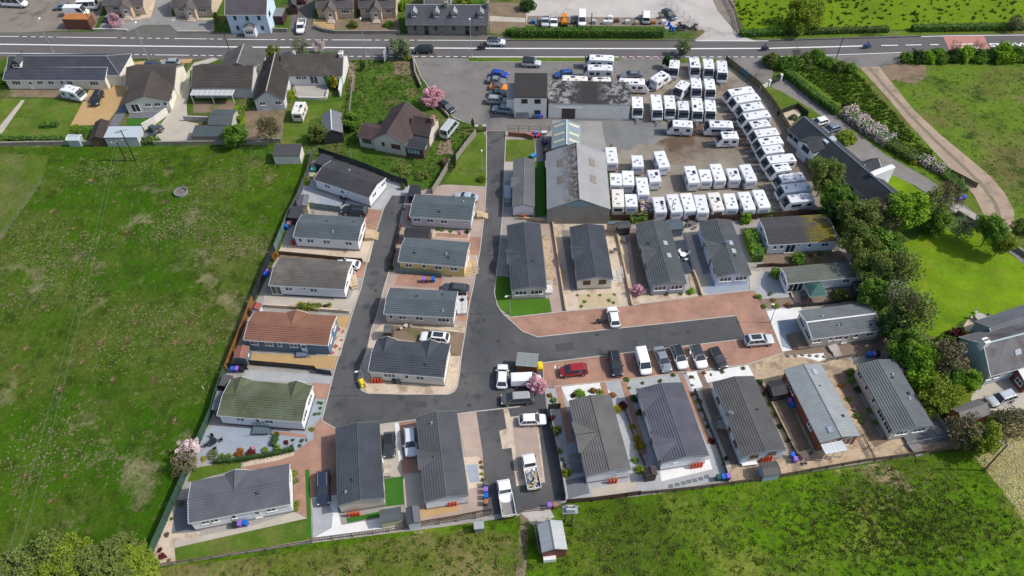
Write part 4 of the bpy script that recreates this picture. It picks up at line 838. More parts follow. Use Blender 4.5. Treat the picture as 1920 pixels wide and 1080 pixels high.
shed('small hut with pale roof standing outside the fence in the grass', [(890, 993), (909, 991), (887, 979), (906, 977)], ze=1.5, rise=.2, wall=plain((.25, .24, .2)), roof=plain((.3, .33, .34)), mono=True, ridgecap=False)
shed('dark brown garden shed between two park homes at the bottom boundary', [(1211, 893), (1234, 889), (1208, 878), (1228, 875)], 'v', 2.0, .4, plain((.06, .045, .04)), plain((.05, .035, .032)))
shed('curved grey log store shed near the white bench at the bottom fence', [(1430, 893), (1463, 888), (1426, 868), (1456, 863)], ze=1.9, rise=.35, wall=plain((.3, .36, .42)), roof=plain((.09, .085, .08)))
shed('small open garage shed with black felt roof at the fence end in the lower right', [(1448, 742), (1478, 737), (1441, 716), (1463, 711)], ze=1.9, rise=.5, wall=plain((.03, .03, .035)), roof=plain((.035, .033, .035)), cat='shed')
shed('small black shed with three white pots on its front beside the big shed', [(1157, 428), (1182, 426), (1157, 416), (1180, 413)], ze=2.1, rise=.3, wall=plain((.04, .045, .05)), roof=plain((.06, .065, .07)))
shed('little pinkish shed with blue-grey top against the big shed wall', [(1138, 420), (1156, 419), (1138, 416), (1156, 415)], ze=2.1, rise=.2, wall=plain((.4, .33, .27)), roof=plain((.12, .16, .2)))
shed('blue-grey ribbed lean-to shed behind the grey walled park home', [(1256, 431), (1282, 428), (1250, 412), (1276, 410)], ze=2.1, rise=.3, wall=plain((.12, .14, .16)), roof=tiles((.09, .115, .14)), ridgecap=False)
shed('black barrel-roofed cabin behind the yellow park home', [(757, 445), (806, 447), (760, 426), (808, 428)], ze=1.9, rise=.35, wall=plain((.03, .03, .032)), roof=corr((.035, .035, .04)), name='garden_cabin', cat='cabin', trim=plain((.2, .15, .1)))
shed('brick-fronted bin shelter with grey shingle roof next to the white van', [(968, 684), (1008, 688), (968.5, 662), (1010, 665)], ze=2.2, rise=.15, wall=mat('brick_shed', (.22, .09, .045), rough=.9, var=.15, fine=.15, pattern=('z', .15, .25, .2)), roof=mat('shingle', (.2, .22, .215), rough=.85, var=.15, fine=.15, pattern=('x', .5, .1, .1)), mono=True, ridgecap=False, name='bin_shelter', cat='shelter', trim=plain((.5, .52, .5)))
shed('small dark hipped gazebo shed at the corner of the brown block drive', [(720, 623), (735, 624), (721, 607), (736, 607)], ze=2.2, rise=.3, wall=plain((.06, .055, .05)), roof=plain((.11, .12, .12)), name='gazebo', cat='gazebo')
shed('small shed with brown roof and blue-grey walls at the end of the blue home', [(436, 671), (462, 674), (446, 648), (466, 650)], 'v', 2.0, .3, plain((.1, .15, .18)), tiles((.25, .115, .085)), wins='E:.5s', wtrim=WHITE)
shed('small shed with red roof above the blue park home', [(470, 579), (485, 581), (476, 568), (490, 570)], 'v', 2.0, .3, plain((.4, .5, .55)), plain((.28, .06, .05)), wins='E:.5s', wtrim=WHITE)
shed('flat charcoal storage box beside the green-roofed home', [(411, 722), (431, 725), (417, 703), (435, 705)], ze=1.8, rise=.08, wall=plain((.04, .04, .05)), roof=plain((.085, .08, .085)), mono=True, ridgecap=False, name='storage_box', cat='storage box')
shed('low grey lean-to along the fence behind the green-roofed home', [(396, 768), (412, 770), (408, 733), (420, 734)], 'v', ze=1.5, rise=.1, wall=plain((.1, .11, .12)), roof=plain((.15, .165, .175)), mono=True, ridgecap=False)
shed('grey summerhouse with cream front beside the askew home', [(559, 386), (576, 388), (562, 366), (579, 367)], 'v', 2.1, .3, plain((.5, .45, .3)), plain((.12, .13, .15)), name='summerhouse', cat='summerhouse')
shed('dark shed between the fence and the second left home', [(540, 407), (560, 409), (546, 387), (566, 389)], ze=2.0, rise=.1, wall=plain((.03, .035, .04)), roof=plain((.045, .045, .055)), mono=True, ridgecap=False)
shed('black roofed store at the head of the lane by the conifer pots', [(765, 367), (785, 368), (768, 347), (788, 348)], ze=2.0, rise=.1, wall=plain((.03, .035, .04)), roof=plain((.03, .032, .04)), mono=True, ridgecap=False)
shed('dark felt store with blue tarpaulin behind the askew home', [(590, 305), (612, 312), (600, 288), (622, 294)], ze=2.0, rise=.1, wall=plain((.03, .035, .05)), roof=plain((.045, .045, .06)), mono=True, ridgecap=False)
shed('brown-walled garage with grey corrugated roof among the right-hand trees', [(1803, 796), (1858, 776), (1783, 765), (1835, 748)], ze=2.3, rise=.9, wall=plain((.25, .09, .035)), roof=corr((.17, .165, .16)), name='garage', cat='garage', trim=plain((.2, .09, .05)))
shed('dark weathered shed tucked beside the far right park home', [(1680, 700), (1700, 697), (1672, 670), (1692, 668)], 'v', 1.9, .3, plain((.07, .065, .06)), plain((.1, .095, .095)))
shed('dark shed at the end of the greenish-roofed home', [(1605, 545), (1622, 543), (1600, 528), (1616, 526)], ze=1.9, rise=.2, wall=plain((.06, .07, .08)), roof=plain((.06, .065, .07)))
# rusty shipping container
A, B = W(125, 55), W(172, 56); fr = (frame((A.x, A.y), math.atan2(B.y-A.y, B.x-A.x)), 0, 0)
cr = empty('shipping_container', fr[0], 'rusty orange-brown shipping container standing at the road edge', 'container')
RUST = mat('rusty_steel', (.2, .09, .06), rough=.9, var=.2, scale=.8, fine=.15, pattern=('x', .3, .25, .4), coords='local')
Lc = (B-A).length
obj('body', (lambda m_: (m_.box(0, Lc, 0, 2.6, .12, 2.6), m_)[1])(MB()), RUST, cr)
obj('roof', (lambda m_: (m_.box(-.03, Lc+.03, -.03, 2.63, 2.6, 2.68), m_)[1])(MB()), mat('rust_roof', (.38, .15, .05), rough=.9, var=.2, fine=.15), cr)
mb = MB()
for x in (0, Lc-.12):
    for y in (-.02, 2.5): mb.box(x-.02, x+.14, y, y+.12, 0, 2.6)
obj('corner_post', mb, plain((.3, .12, .05)), cr)
# veranda of the cedar home: pale canopy panels on posts
def canopy(label, c, z, m, name='canopy', post=.06, pm=None):
    M_, L_, Wd = rectframe(c, 'h', z); r_ = empty(name, M_, label, 'canopy')
    mb = MB(); n = max(2, int(L_/1.1))
    for i in range(n): mb.box(-L_/2+i*L_/n+.02, -L_/2+(i+1)*L_/n-.02, -Wd/2, Wd/2, z, z+.04)
    obj('roof_panel', mb, m, r_); mb = MB()
    for i in range(n+1): x = -L_/2+i*L_/n; mb.box(x-.03, x+.03, -Wd/2, Wd/2, z-.08, z+.06)
    mb.box(-L_/2, L_/2, -Wd/2-.05, -Wd/2, z-.12, z+.06); mb.box(-L_/2, L_/2, Wd/2, Wd/2+.05, z-.12, z+.06); obj('frame', mb, pm or WHITE, r_)
    for x in (-L_/2+.1, 0, L_/2-.1):
        mb = MB(); mb.box(x-post, x+post, -Wd/2+.05, -Wd/2+.05+2*post, 0, z-.12); obj('post', mb, pm or WHITE, r_)
canopy('ribbed translucent carport canopy in front of the dark tiled bungalow', [(358, 178), (437, 179), (360, 168), (438, 168)], 2.3, plain((.42, .44, .43), .3))
canopy('pale silver canopy at the gable end of the cedar clad home', [(1549, 851), (1588, 843), (1539, 834), (1578, 827)], 2.3, plain((.5, .54, .56), .3))
# green pop-up gazebo
c = W(1529, 541, 2.2); gz = empty('pop_up_gazebo', frame((c.x, c.y), .1), 'dark green pop-up gazebo with one sunlit pale side in front of a home', 'gazebo')
mb = MB(); mb.add([(-1.5, -1.5, 2.1), (1.5, -1.5, 2.1), (1.5, 1.5, 2.1), (-1.5, 1.5, 2.1), (0, 0, 3.0)], [(0, 1, 4), (1, 2, 4), (2, 3, 4), (3, 0, 4)]); obj('canopy', mb, plain((.04, .1, .09)), gz)
mb = MB(); mb.box(-1.5, 1.5, -1.52, -1.48, 1.9, 2.1); mb.box(-1.5, 1.5, 1.48, 1.52, 1.9, 2.1); mb.box(-1.52, -1.48, -1.5, 1.5, 1.9, 2.1); mb.box(1.48, 1.52, -1.5, 1.5, 1.9, 2.1); obj('valance', mb, plain((.3, .45, .42)), gz)
for x in (-1.45, 1.45):
    for y in (-1.45, 1.45): mb = MB(); mb.tube((x, y, 0), (x, y, 2.1), .03); obj('leg', mb, METAL, gz)
# ================================================================ vehicles
LAMP = mat('lamp_lens', (.6, .62, .62), rough=.15, var=0, fine=0, spec=.6); REDL = mat('tail_lens', (.35, .01, .01), rough=.2, var=0, fine=0)
PLW = plain((.7, .7, .7)); PLY = plain((.65, .5, .05)); PLAST = plain((.03, .03, .032), .6)
CP = {  # windscreen base, roof front, roof rear, rear glass base (fractions from the nose), belt, roof, bonnet z, width, tail top z
 'hatch': (.25, .42, .84, .97, .93, 1.47, .86, 1.78, .95), 'suv': (.25, .4, .88, .98, 1.05, 1.66, .98, 1.88, 1.05), 'estate': (.26, .41, .88, .98, .93, 1.48, .86, 1.84, .95),
 'saloon': (.27, .43, .7, .86, .92, 1.44, .85, 1.82, .96), 'mpv': (.17, .36, .88, .98, 1.0, 1.66, .9, 1.82, 1.02), 'van': (.15, .3, .985, 1.0, 1.1, 1.9, 1.0, 1.88, 1.15),
 'bigvan': (.12, .24, .985, 1.0, 1.3, 2.5, 1.15, 2.0, 1.3), 'jeep': (.3, .36, .95, .99, 1.1, 1.85, 1.02, 1.82, 1.1), 'pickup': (.2, .3, .5, .53, 1.08, 1.78, 1.0, 1.88, 1.08), 'truck': (.07, .15, .38, .4, 1.12, 1.95, .98, 1.95, 1.1), 'coupe': (.3, .46, .74, .95, .88, 1.36, .8, 1.86, .95)}
def wheel(root, x, y, r=.33, wd=.22):
    mb = MB(); s = 1 if y > 0 else -1
    mb.tube((x, y-wd/2, r), (x, y+wd/2, r), r, n=14); t = obj('wheel', mb, RUBBER, root)
    mb = MB(); mb.tube((x, y+s*(wd/2-.02), r), (x, y+s*(wd/2+.012), r), r*.66, n=10); obj('rim', mb, METAL, t)
def car(label, kind, col, fx, fy, rx, ry, roof=None, L=None, group='parked cars', name='car', cat='car', panel=False, rails=False, load=None, cargo=None, group2=None):
    A, B = W(fx, fy, .7), W(rx, ry, .7); A.z = B.z = 0; d = (A-B); L = L or max(3.7, min(d.length, 6.5)); c = (A+B)/2
    root = empty(name, frame((c.x, c.y, .05), math.atan2(d.y, d.x)), label, cat, group)
    w0, r0, r1, w1, zb, zr, zh, wd, zt = CP[kind]; P = paint(col); hw = wd/2; X = lambda f: L/2-f*L
    bl = kind in ('van', 'bigvan', 'jeep', 'pickup', 'truck'); pk = kind in ('pickup', 'truck')
    st = [(-.012, .74, .36, zh-.24), (.02, .9, .27, zh-.1), (.08, .98, .25, zh-.03), (.14, 1.0, .25, zh), (w0, 1, .25, zb-.01), (.5, 1, .25, zb), (.8, 1, .25, zb), (.93, .98, .26, zt-.01), (.985, .95 if not bl else 1.0, .28, zt-.03), (1.012, .84 if not bl else .97, .36, zt-.16)]
    if pk: st = [q for q in st if q[0] < w1]+[(w1+.01, 1, .25, zb), (w1+.015, 1, .25, .62), (.9, 1, .3, .62), (1, .98, .35, .62)]
    st.sort(); rings = []
    for f, k, z0, z1 in st:
        y = hw*k; x = X(f); zm = z0+(z1-z0)*.45
        rings.append([(x, -y*.93, z0), (x, -y, zm), (x, -y*.985, z1-.1), (x, -y*.9, z1-.015), (x, -y*.45, z1+.012), (x, y*.45, z1+.012), (x, y*.9, z1-.015), (x, y*.985, z1-.1), (x, y, zm), (x, y*.93, z0)][::-1])
    mb = MB(); mb.loft(rings); bo = obj('body', mb, P, root, smooth=True); sm_ = bo.modifiers.new('round', 'SUBSURF'); sm_.levels = 1; sm_.render_levels = 1
    # cabin
    kb, kt = (.94, .71) if not bl else (.95, .84)
    if kind in ('jeep',): kt = .9
    yb_, yt = hw*kb, hw*kt
    base = [(X(w0), -yb_, zb-.03), (X(w0), yb_, zb-.03), (X(w1), yb_, zb-.03), (X(w1), -yb_, zb-.03)]
    top = [(X(r0), -yt, zr-.06), (X(r0), yt, zr-.06), (X(r1), yt, zr-.06), (X(r1), -yt, zr-.06)]
    cap = [(X(r0+.05), -yt*.8, zr), (X(r0+.05), yt*.8, zr), (X(r1-.05), yt*.8, zr), (X(r1-.05), -yt*.8, zr)]
    mb = MB(); mb.loft([base, top]); obj('cabin', mb, P, root)
    mb = MB(); mb.loft([top, cap]); obj('roof', mb, paint(roof) if roof else P, root)
    def pane(nm, i, j, a0, a1, b0, b1, off=.012, m=GLASS):
        # i->j edge of the base and top quads; a0..a1 along, b0..b1 up
        B0, B1, T0, T1 = Vector(base[i]), Vector(base[j]), Vector(top[i]), Vector(top[j])
        f = lambda a, b: (B0.lerp(B1, a)).lerp(T0.lerp(T1, a), b)
        q = [f(a0, b0), f(a1, b0), f(a1, b1), f(a0, b1)]; n = (q[1]-q[0]).cross(q[3]-q[0]).normalized()
        cen = Vector((X((r0+r1)/2), 0, zb+.2))
        if n.dot(q[0]-cen) < 0: n = -n; q = q[::-1]
        return [p+n*off for p in q]
    def addp(nm, lst, m=GLASS):
        mb = MB()
        for q in lst: mb.poly(q)
        return obj(nm, mb, m, root)
    addp('windscreen', [pane('', 0, 1, .04, .96, .02, .98)])
    if kind not in ('van', 'bigvan') or panel: addp('rear_window', [pane('', 2, 3, .06, .94, .06, .94)])
    for s, (i, j) in ((1, (1, 2)), (-1, (0, 3))):
        if kind in ('van', 'bigvan') and not panel: lst = [pane('', i, j, .04, .3, .12, .85)]
        elif pk: lst = [pane('', i, j, .08, .48, .14, .88), pane('', i, j, .54, .92, .14, .88)]
        else: lst = [pane('', i, j, .05, .36, .1, .94), pane('', i, j, .385, .68, .1, .94), pane('', i, j, .705, .95, .1, .92)]
        addp('side_window', lst)
    if pk:
        bx0, bx1 = X(1)+.02, X(w1+.02); mb = MB(); zt2 = 1.08
        mb.box(bx0, bx1, -hw*.99, -hw*.93, .6, zt2); mb.box(bx0, bx1, hw*.93, hw*.99, .6, zt2); mb.box(bx0, bx0+.07, -hw*.93, hw*.93, .6, zt2); mb.box(bx1-.07, bx1, -hw*.93, hw*.93, .6, zt2)
        obj('load_bed', mb, P, root); mb = MB(); mb.box(bx0+.07, bx1-.07, -hw*.93, hw*.93, .63, .66); obj('bed_floor', mb, cargo or plain((.13, .13, .13)), root)
        if load:
            o_ = MB(); rr = random.Random(3)
            for i in range(40):
                x, y = rr.uniform(bx0+.3, bx1-.3), rr.uniform(-hw+.3, hw-.3); s = rr.uniform(.1, .28)
                M = Matrix.Translation((x, y, .72+rr.uniform(0, .25))) @ Matrix.Rotation(rr.uniform(0, 3), 4, 'Z') @ Matrix.Rotation(rr.uniform(-.5, .5), 4, 'X'); o_.box(-s, s, -s*.7, s*.7, -.06, .08, rr.choice((0, 0, 1, 2, 3)), M)
            obj('load', o_, [plain((.45, .36, .28)), plain((.38, .33, .18)), plain((.12, .17, .32)), plain((.3, .3, .3))], root)
    mb = MB()
    for f in (.0,): mb.box(L/2-.09, L/2+.005, -hw*.8, hw*.8, .3, .48)
    mb.box(-L/2-.005, -L/2+.1, -hw*.85, hw*.85, .32, .5); obj('bumper', mb, PLAST, root)
    for s in (-1, 1):
        mb = MB(); mb.box(L/2-.22, L/2-.03, s*hw*.72-.16, s*hw*.72+.16, zh-.3, zh-.14); obj('headlight', mb, LAMP, root)
        mb = MB(); mb.box(-L/2+.0, -L/2+.12, s*hw*.8-.1, s*hw*.8+.1, zt-.42, zt-.12); obj('tail_light', mb, REDL, root)
        mb = MB(); mb.box(X(w0+.07)-.06, X(w0+.07)+.06, s*(hw+.01)-.02, s*(hw+.14)+.02 if s > 0 else s*(hw)+.02, zb-.02, zb+.14) if s > 0 else mb.box(X(w0+.07)-.06, X(w0+.07)+.06, -hw-.16, -hw+.02, zb-.02, zb+.14); obj('mirror', mb, P if not bl else PLAST, root)
    mb = MB(); mb.box(L/2-.02, L/2+.012, -.26, .26, .36, .47); obj('front_plate', mb, PLW, root)
    mb = MB(); mb.box(-L/2-.015, -L/2+.02, -.26, .26, .62, .74); obj('rear_plate', mb, PLY, root)
    r = .36 if kind in ('suv', 'jeep', 'pickup', 'bigvan', 'truck') else .32
    for f in (.185, .8):
        for s in (-1, 1): wheel(root, X(f), s*(hw-.1), r)
    if rails:
        mb = MB()
        for s in (-1, 1): mb.tube((X(r0+.06), s*yt*.9, zr+.04), (X(r1-.04), s*yt*.9, zr+.04), .025, n=5); mb.box(X(r0+.08)-.04, X(r0+.08)+.04, s*yt*.9-.02, s*yt*.9+.02, zr-.04, zr+.04); mb.box(X(r1-.06)-.04, X(r1-.06)+.04, s*yt*.9-.02, s*yt*.9+.02, zr-.04, zr+.04)
        obj('roof_rail', mb, METAL, root)
    if panel == 'glassroof' or load == 'glassroof':
        mb = MB(); mb.box(X(r1-.08), X(r0+.06), -yt*.7, yt*.7, zr, zr+.012); obj('sunroof', mb, GLASS, root)
    return root
CW_ = (.8, .8, .8); CS = (.42, .44, .46); CG = (.16, .18, .2); CB = (.014, .016, .02); CN = (.02, .03, .055)
car('black hatchback driving on the main road', 'mpv', (.012, .02, .025), 777, 93, 812, 93, L=4.4, group='cars driving on the main road')
car('white small off-roader with dark roof driving on the main road', 'suv', (.62, .66, .7), 946, 79.5, 914, 78.5, roof=CB, L=4.2, group='cars driving on the main road')
for a in [('bright blue hatchback topmost in the row of cars left of the garage', 'hatch', (.01, .05, .4), 953, 141, 920, 137, None), ('grey saloon between the blue and orange cars beside the garage', 'saloon', CG, 947, 152, 914, 149, (.2, .22, .25)),
          ('orange sports coupe in the row of cars left of the garage', 'coupe', (.75, .26, .015), 953, 164, 919, 161, (.1, .08, .07)), ('dark green-grey car between the orange coupe and the silver pickup', 'saloon', (.05, .075, .08), 953, 176, 917, 174, None),
          ('silver pickup with roof bars in the row left of the garage', 'suv', (.3, .32, .34), 953, 190, 912, 187, None), ('blue-grey crossover nearest the camera in the row left of the garage', 'suv', (.2, .26, .31), 924, 203, 961, 207, None)]:
    car(*a[:-1], roof=a[-1], group='cars parked left of the garage', rails='pickup' in a[0])
car('silver four-wheel-drive with black hard top on the forecourt', 'jeep', (.5, .53, .56), 1010, 119, 983, 118, roof=CB, L=4.2)
car('blue estate car with roof bars behind the garage', 'estate', (.015, .07, .3), 1041, 140, 1074, 137, rails=True)
car('grey coupe parked behind the caravans next to the garage', 'coupe', (.15, .16, .18), 1164, 141, 1202, 138, L=4.9)
car('dark saloon standing diagonally in the yard across the road', 'saloon', (.04, .06, .08), 1265, 34, 1246, 18, L=4.6)
car('white panel van parked nose-up in the yard across the road', 'van', CW_, 1212, 23, 1211, 42, L=4.6, panel=True, name='van', cat='van')
car('white dropside van standing third in the yard behind the hedge', 'van', CW_, 1091, 48, 1091, 24, L=5.4, name='van', cat='van')
car('white tipper pickup with its nose towards the main road', 'pickup', CW_, 562, 62, 567.5, 36, L=5.6, name='pickup_truck', cat='pickup')
car('dark blue-grey car half hidden by pink blossom at the bungalow', 'hatch', (.12, .18, .23), 228, 38, 192, 34, L=4.3)
car('blue-grey hatchback at the top edge of the dirt yard', 'hatch', (.14, .18, .22), 100, 13, 133, 11, L=4.0)
car('white panelled minibus with dark windows in the top left yard', 'bigvan', CW_, 134, 14, 187, 12, L=6.0, panel=True, name='minibus', cat='minibus')
car('white minibus at the far left of the dirt yard', 'bigvan', CW_, 53, 8, 3, 6, L=6.0, panel=True, name='minibus', cat='minibus')
car('white camper van half hidden behind the rusty container', 'bigvan', CW_, 168, 24, 122, 24, L=5.6, name='camper_van', cat='camper van')
car('dark red car at the top edge behind the pale blue house', 'hatch', (.12, .01, .015), 546, 1, 572, 1, L=4.0)
car('silver-grey hatchback on the gravel by the roadside wall', 'hatch', (.3, .33, .34), 304, 117, 335, 117, L=4.2)
car('dark blue hatchback behind the cream bungalow roof', 'hatch', (.03, .05, .07), 300, 121, 272, 122, L=4.0)
car('black off-roader with pale windscreen glare on the tan gravel drive', 'suv', CB, 176, 195, 187, 174, L=4.6, rails=True)
car('dark pickup with black load cover beside the white boundary fence', 'pickup', (.05, .06, .07), 298, 240, 272, 256, L=5.0, name='pickup_truck', cat='pickup')
car('dark blue-grey hatchback parked by the pink blossom tree', 'hatch', (.02, .035, .045), 850, 208, 824, 192, L=4.4)
car('silver campervan with rooflights on the lawn edge of the brown roofed house', 'bigvan', (.42, .45, .46), 851, 234, 835, 254, L=5.2, panel=True, name='camper_van', cat='camper van')
car('black off-roader at the foot of the askew white home', 'suv', CB, 644, 393, 686, 397, L=4.7, rails=True)
car('pale silver coupe behind the topmost island home', 'saloon', (.38, .43, .48), 854, 367, 894, 372, L=4.5)
car('white car hidden behind the weathered roof with only its tail showing', 'hatch', CW_, 633, 494, 672, 498, L=4.2)
car('black-grey estate behind the cream island home with the deck', 'estate', (.05, .06, .065), 832, 539, 876, 543, L=4.6)
car('white sports utility car with glass roof on the brown block drive', 'suv', CW_, 789, 631, 842, 636, L=4.7, load='glassroof')
car('white hatchback alone on the upper red paving', 'hatch', CW_, 1147, 577, 1154, 611, L=4.2)
car('red estate car on the lower red paving', 'mpv', (.28, .012, .02), 1053, 697, 1098, 692, L=4.3)
GG = 'cars parked nose-out along the lower red paving'
car('black off-roader first in the paving row, right of the red car', 'suv', CB, 1158, 700, 1151, 663, L=4.6, group=GG, rails=True)
car('white small van in the paving row with roof ribs', 'van', CW_, 1212, 700, 1200, 658, L=4.5, group=GG, name='van', cat='van')
car('blue-grey saloon between the white van and the black-topped car', 'saloon', (.2, .23, .26), 1251, 694, 1234, 653, L=4.7, group=GG)
car('white off-roader with black roof and roof rails, right of the blue-grey saloon', 'suv', CW_, 1281, 689, 1266, 650, roof=CB, L=4.4, group=GG, rails=True)
car('white crossover with plain black roof beneath the park lamp', 'suv', CW_, 1317, 687, 1302, 650, roof=(.03, .035, .04), L=4.3, group=GG)
car('black hatchback last in the paving row', 'hatch', CB, 1355, 686, 1338, 656, L=4.0, group=GG)
car('silver sports utility car with dark glass roof at the right end of the paving', 'suv', (.55, .56, .57), 1446, 636, 1400, 640, L=4.6, load='glassroof')
car('white hatchback standing upright in the bay left of the bin shelter', 'hatch', CW_, 943, 686, 941, 725, L=4.4)
car('white panel van with roof vent beside the pink blossom tree', 'van', CW_, 1010, 713, 962, 715, L=4.6, name='van', cat='van')
car('dark olive pickup with grey canopy below the white van', 'mpv', (.09, .09, .085), 945, 749, 995, 746, L=4.9, roof=(.33, .33, .33))
car('white hatchback on sandstone slabs near the bottom driveway', 'hatch', CW_, 1021, 786, 976, 788, L=4.1)
car('white pickup loaded with rubble on the sandstone drive', 'truck', CW_, 988, 850, 1003, 920, L=5.5, load='rubble', name='pickup_truck', cat='pickup')
car('white pickup with empty grey bed beside the bottom fence', 'truck', CW_, 943, 901, 955, 968, L=5.5, cargo=plain((.22, .22, .2)), name='pickup_truck', cat='pickup')
car('black hatchback between the two bottom homes', 'hatch', (.03, .033, .04), 730, 852, 730, 815, roof=CB, L=4.0)
car('silver-white estate car on red paving beside the dark roofed home', 'estate', (.62, .66, .7), 771, 853, 768, 803, L=4.7)
car('large black off-roader on the red drive left of the bottom homes', 'suv', CN, 607, 948, 606, 882, L=5.1, rails=True)
car('white hatchback outside the diagonal farmhouse', 'hatch', CW_, 1524, 232, 1547, 226, L=4.2)
car('blue-grey hatchback beside the white one at the farmhouse', 'hatch', (.13, .18, .24), 1546, 246, 1570, 238, L=4.2)
car('silver estate on the drive of the right-edge house', 'estate', (.42, .46, .5), 1855, 754, 1902, 738, L=4.6)
car('small silver utility truck behind the hedge, second from left in the yard', 'pickup', (.5, .52, .55), 1022, 49, 1022, 32, L=3.9, name='pickup_truck', cat='pickup')
car('small white flatbed behind the hedge beside the orange digger', 'pickup', CW_, 1038, 49, 1038, 35, L=3.7, name='pickup_truck', cat='pickup')
# ---------------------------------------------------------------- caravans
CVW = mat('caravan_white', (.7, .71, .73), rough=.3, var=.05, scale=.4, fine=.02, spec=.5, orand=.07, coords='local')
CVG = mat('caravan_panel_grey', (.42, .46, .5), rough=.35, var=.03, fine=0)
CVC = mat('caravan_cream', (.68, .66, .6), rough=.5, var=.12, scale=.8, fine=.08, coords='local')
def caravan_parts(root, L, kind, seed=0):
    rr = random.Random(seed); hw = 1.08; h = 2.5; X0, X1 = -L/2, L/2
    body = CVC if kind == 'old' else CVW
    if kind in ('tour',):
        prof = [(X0, .42), (X0-.02, 1.3), (X0+.1, 2.35), (X0+.35, h-.06), (X0+.9, h), (X1-1.35, h), (X1-1.0, h-.05), (X1-.42, 1.75), (X1-.12, 1.2), (X1, .8), (X1-.1, .45)]
    else:
        prof = [(X0, .42), (X0, 1.3), (X0+.05, 2.3), (X0+.2, h-.08), (X0+.5, h), (X1-.6, h), (X1-.3, h-.12), (X1-.12, 1.9), (X1-.0, 1.1), (X1, .8), (X1-.05, .45)]
    cx, cz = 0, 1.4
    rings = []
    for y, k in ((-hw, .965), (-hw+.07, 1), (hw-.07, 1), (hw, .965)):
        rings.append([(cx+(x-cx)*(1-(1-k)*.6), y, cz+(z-cz)*k) for x, z in prof])
    mb = MB(); mb.loft(rings); obj('body', mb, body, root)
    mb = MB()
    for s in (-1, 1):
        mb.box(X0+.3, X1-.9, s*(hw-.005)-.004, s*(hw+.004)+.004, .62, .78)
    obj('stripe', mb, CVG, root)
    # front window
    def onfront(z0, z1, y0, y1, off=.02):
        pts = []
        seg = [p for p in prof[6:10]]
        def xat(z):
            for (xa, za), (xb, zb_) in zip(seg, seg[1:]):
                if za >= z >= zb_: t = (za-z)/(za-zb_); return xa+(xb-xa)*t
            return seg[-1][0]
        return [(xat(z0)+off, y0, z0+off*.5), (xat(z0)+off, y1, z0+off*.5), (xat(z1)+off, y1, z1+off*.5), (xat(z1)+off, y0, z1+off*.5)]
    mb = MB()
    if kind == 'tour':
        for y0, y1 in ((-.93, -.345), (-.315, .315), (.345, .93)):
            mb.poly(onfront(1.28, 1.75, y0, y1, .035)); mb.poly(onfront(1.75, 2.44, y0, y1, .035))
        fw = obj('front_window', mb, GLASS, root)
        mb = MB(); mb.poly(onfront(1.22, 1.75, -.98, .98, .02)); mb.poly(onfront(1.75, 2.49, -.98, .98, .02)); obj('window_surround', mb, plain((.03, .035, .045), .3), fw)
    else:
        mb.poly(onfront(1.3, 1.85, -.9, .9)); obj('front_window', mb, GLASS, root)
    # rear window
    mb = MB(); mb.box(X0-.035, X0+.0, -.72, .72, 1.35, 1.95); obj('rear_window', mb, PALEGLASS if kind != 'old' else GLASS, root)
    for s in (-1, 1):
        mb = MB()
        for x0, x1 in ((X0+.5, X0+1.3), (X1-2.3, X1-1.3)) if L < 5.5 else ((X0+.5, X0+1.4), (-.4, .4), (X1-2.4, X1-1.4)):
            mb.box(x0, x1, s*hw-.03, s*hw+.03, 1.3, 1.92)
        obj('side_window', mb, GLASS, root)
    mb = MB(); xd = .3+rr.uniform(-.6, .6); mb.box(xd-.3, xd+.3, -hw-.02, -hw+.02, .5, 2.25); dd = obj('door', mb, body, root)
    mb = MB(); mb.box(xd-.18, xd+.18, -hw-.03, -hw+.0, 1.5, 2.0); obj('door_window', mb, GLASS, dd)
    # roof furniture
    n = 3
    for i in range(n):
        x = X0+.8+(L-2.6)*i/(n-1)+rr.uniform(-.15, .15); y = rr.choice((-.45, 0, .35, .5)); sx, sy = rr.choice(((.17, .17), (.24, .17), (.17, .28)))
        mb = MB(); mb.box(x-sx-.04, x+sx+.04, y-sy-.04, y+sy+.04, h-.02, h+.035); v = obj('roof_hatch', mb, body, root)
        mb = MB(); mb.box(x-sx, x+sx, y-sy, y+sy, h+.035, h+.06); obj('hatch_cover', mb, plain((.19, .2, .21), .3), v)
    mb = MB(); mb.tube((X0+1.2, .7, h), (X0+1.2, .7, h+.16), .09, n=8); obj('roof_vent', mb, plain((.6, .6, .6)), root)
    if seed % 3 == 0: x = X0+L*.55; mb = MB(); mb.box(x-.45, x+.45, -.75, -.2, h+.01, h+.05); obj('solar_panel', mb, plain((.02, .03, .07), .3), root)
    if seed % 3 == 1: mb = MB(); mb.ball((X1-1.9, -.5, h+.05), .22, .22, .18, n=10, k=6); obj('aerial_dome', mb, plain((.62, .6, .56), .5), root)
    mb = MB()
    for s in (-1, 1): mb.box(-L*.12, L*.22, s*(hw-.005)-.006, s*(hw+.004)+.006, .95, 1.12)
    obj('side_graphic', mb, plain([(.3, .05, .05), (.12, .16, .24), (.2, .22, .23)][seed % 3]), root)
    for s in (-1, 1): wheel(root, -.35, s*(hw-.06), .33, .2)
    mb = MB(); mb.tube((X1-.3, -.5, .45), (X1+1.15, 0, .48), .04, n=5); mb.tube((X1-.3, .5, .45), (X1+1.15, 0, .48), .04, n=5); mb.tube((X1+.75, 0, .05), (X1+.75, 0, .7), .035, n=6)
    mb.box(X1+1.05, X1+1.4, -.08, .08, .42, .56); mb.box(X1+.1, X1+.4, -.25, .25, .42, .5); mb.tube((X1+.75, -.06, .1), (X1+.75, .06, .1), .1, n=8)
    obj('drawbar', mb, METAL, root)
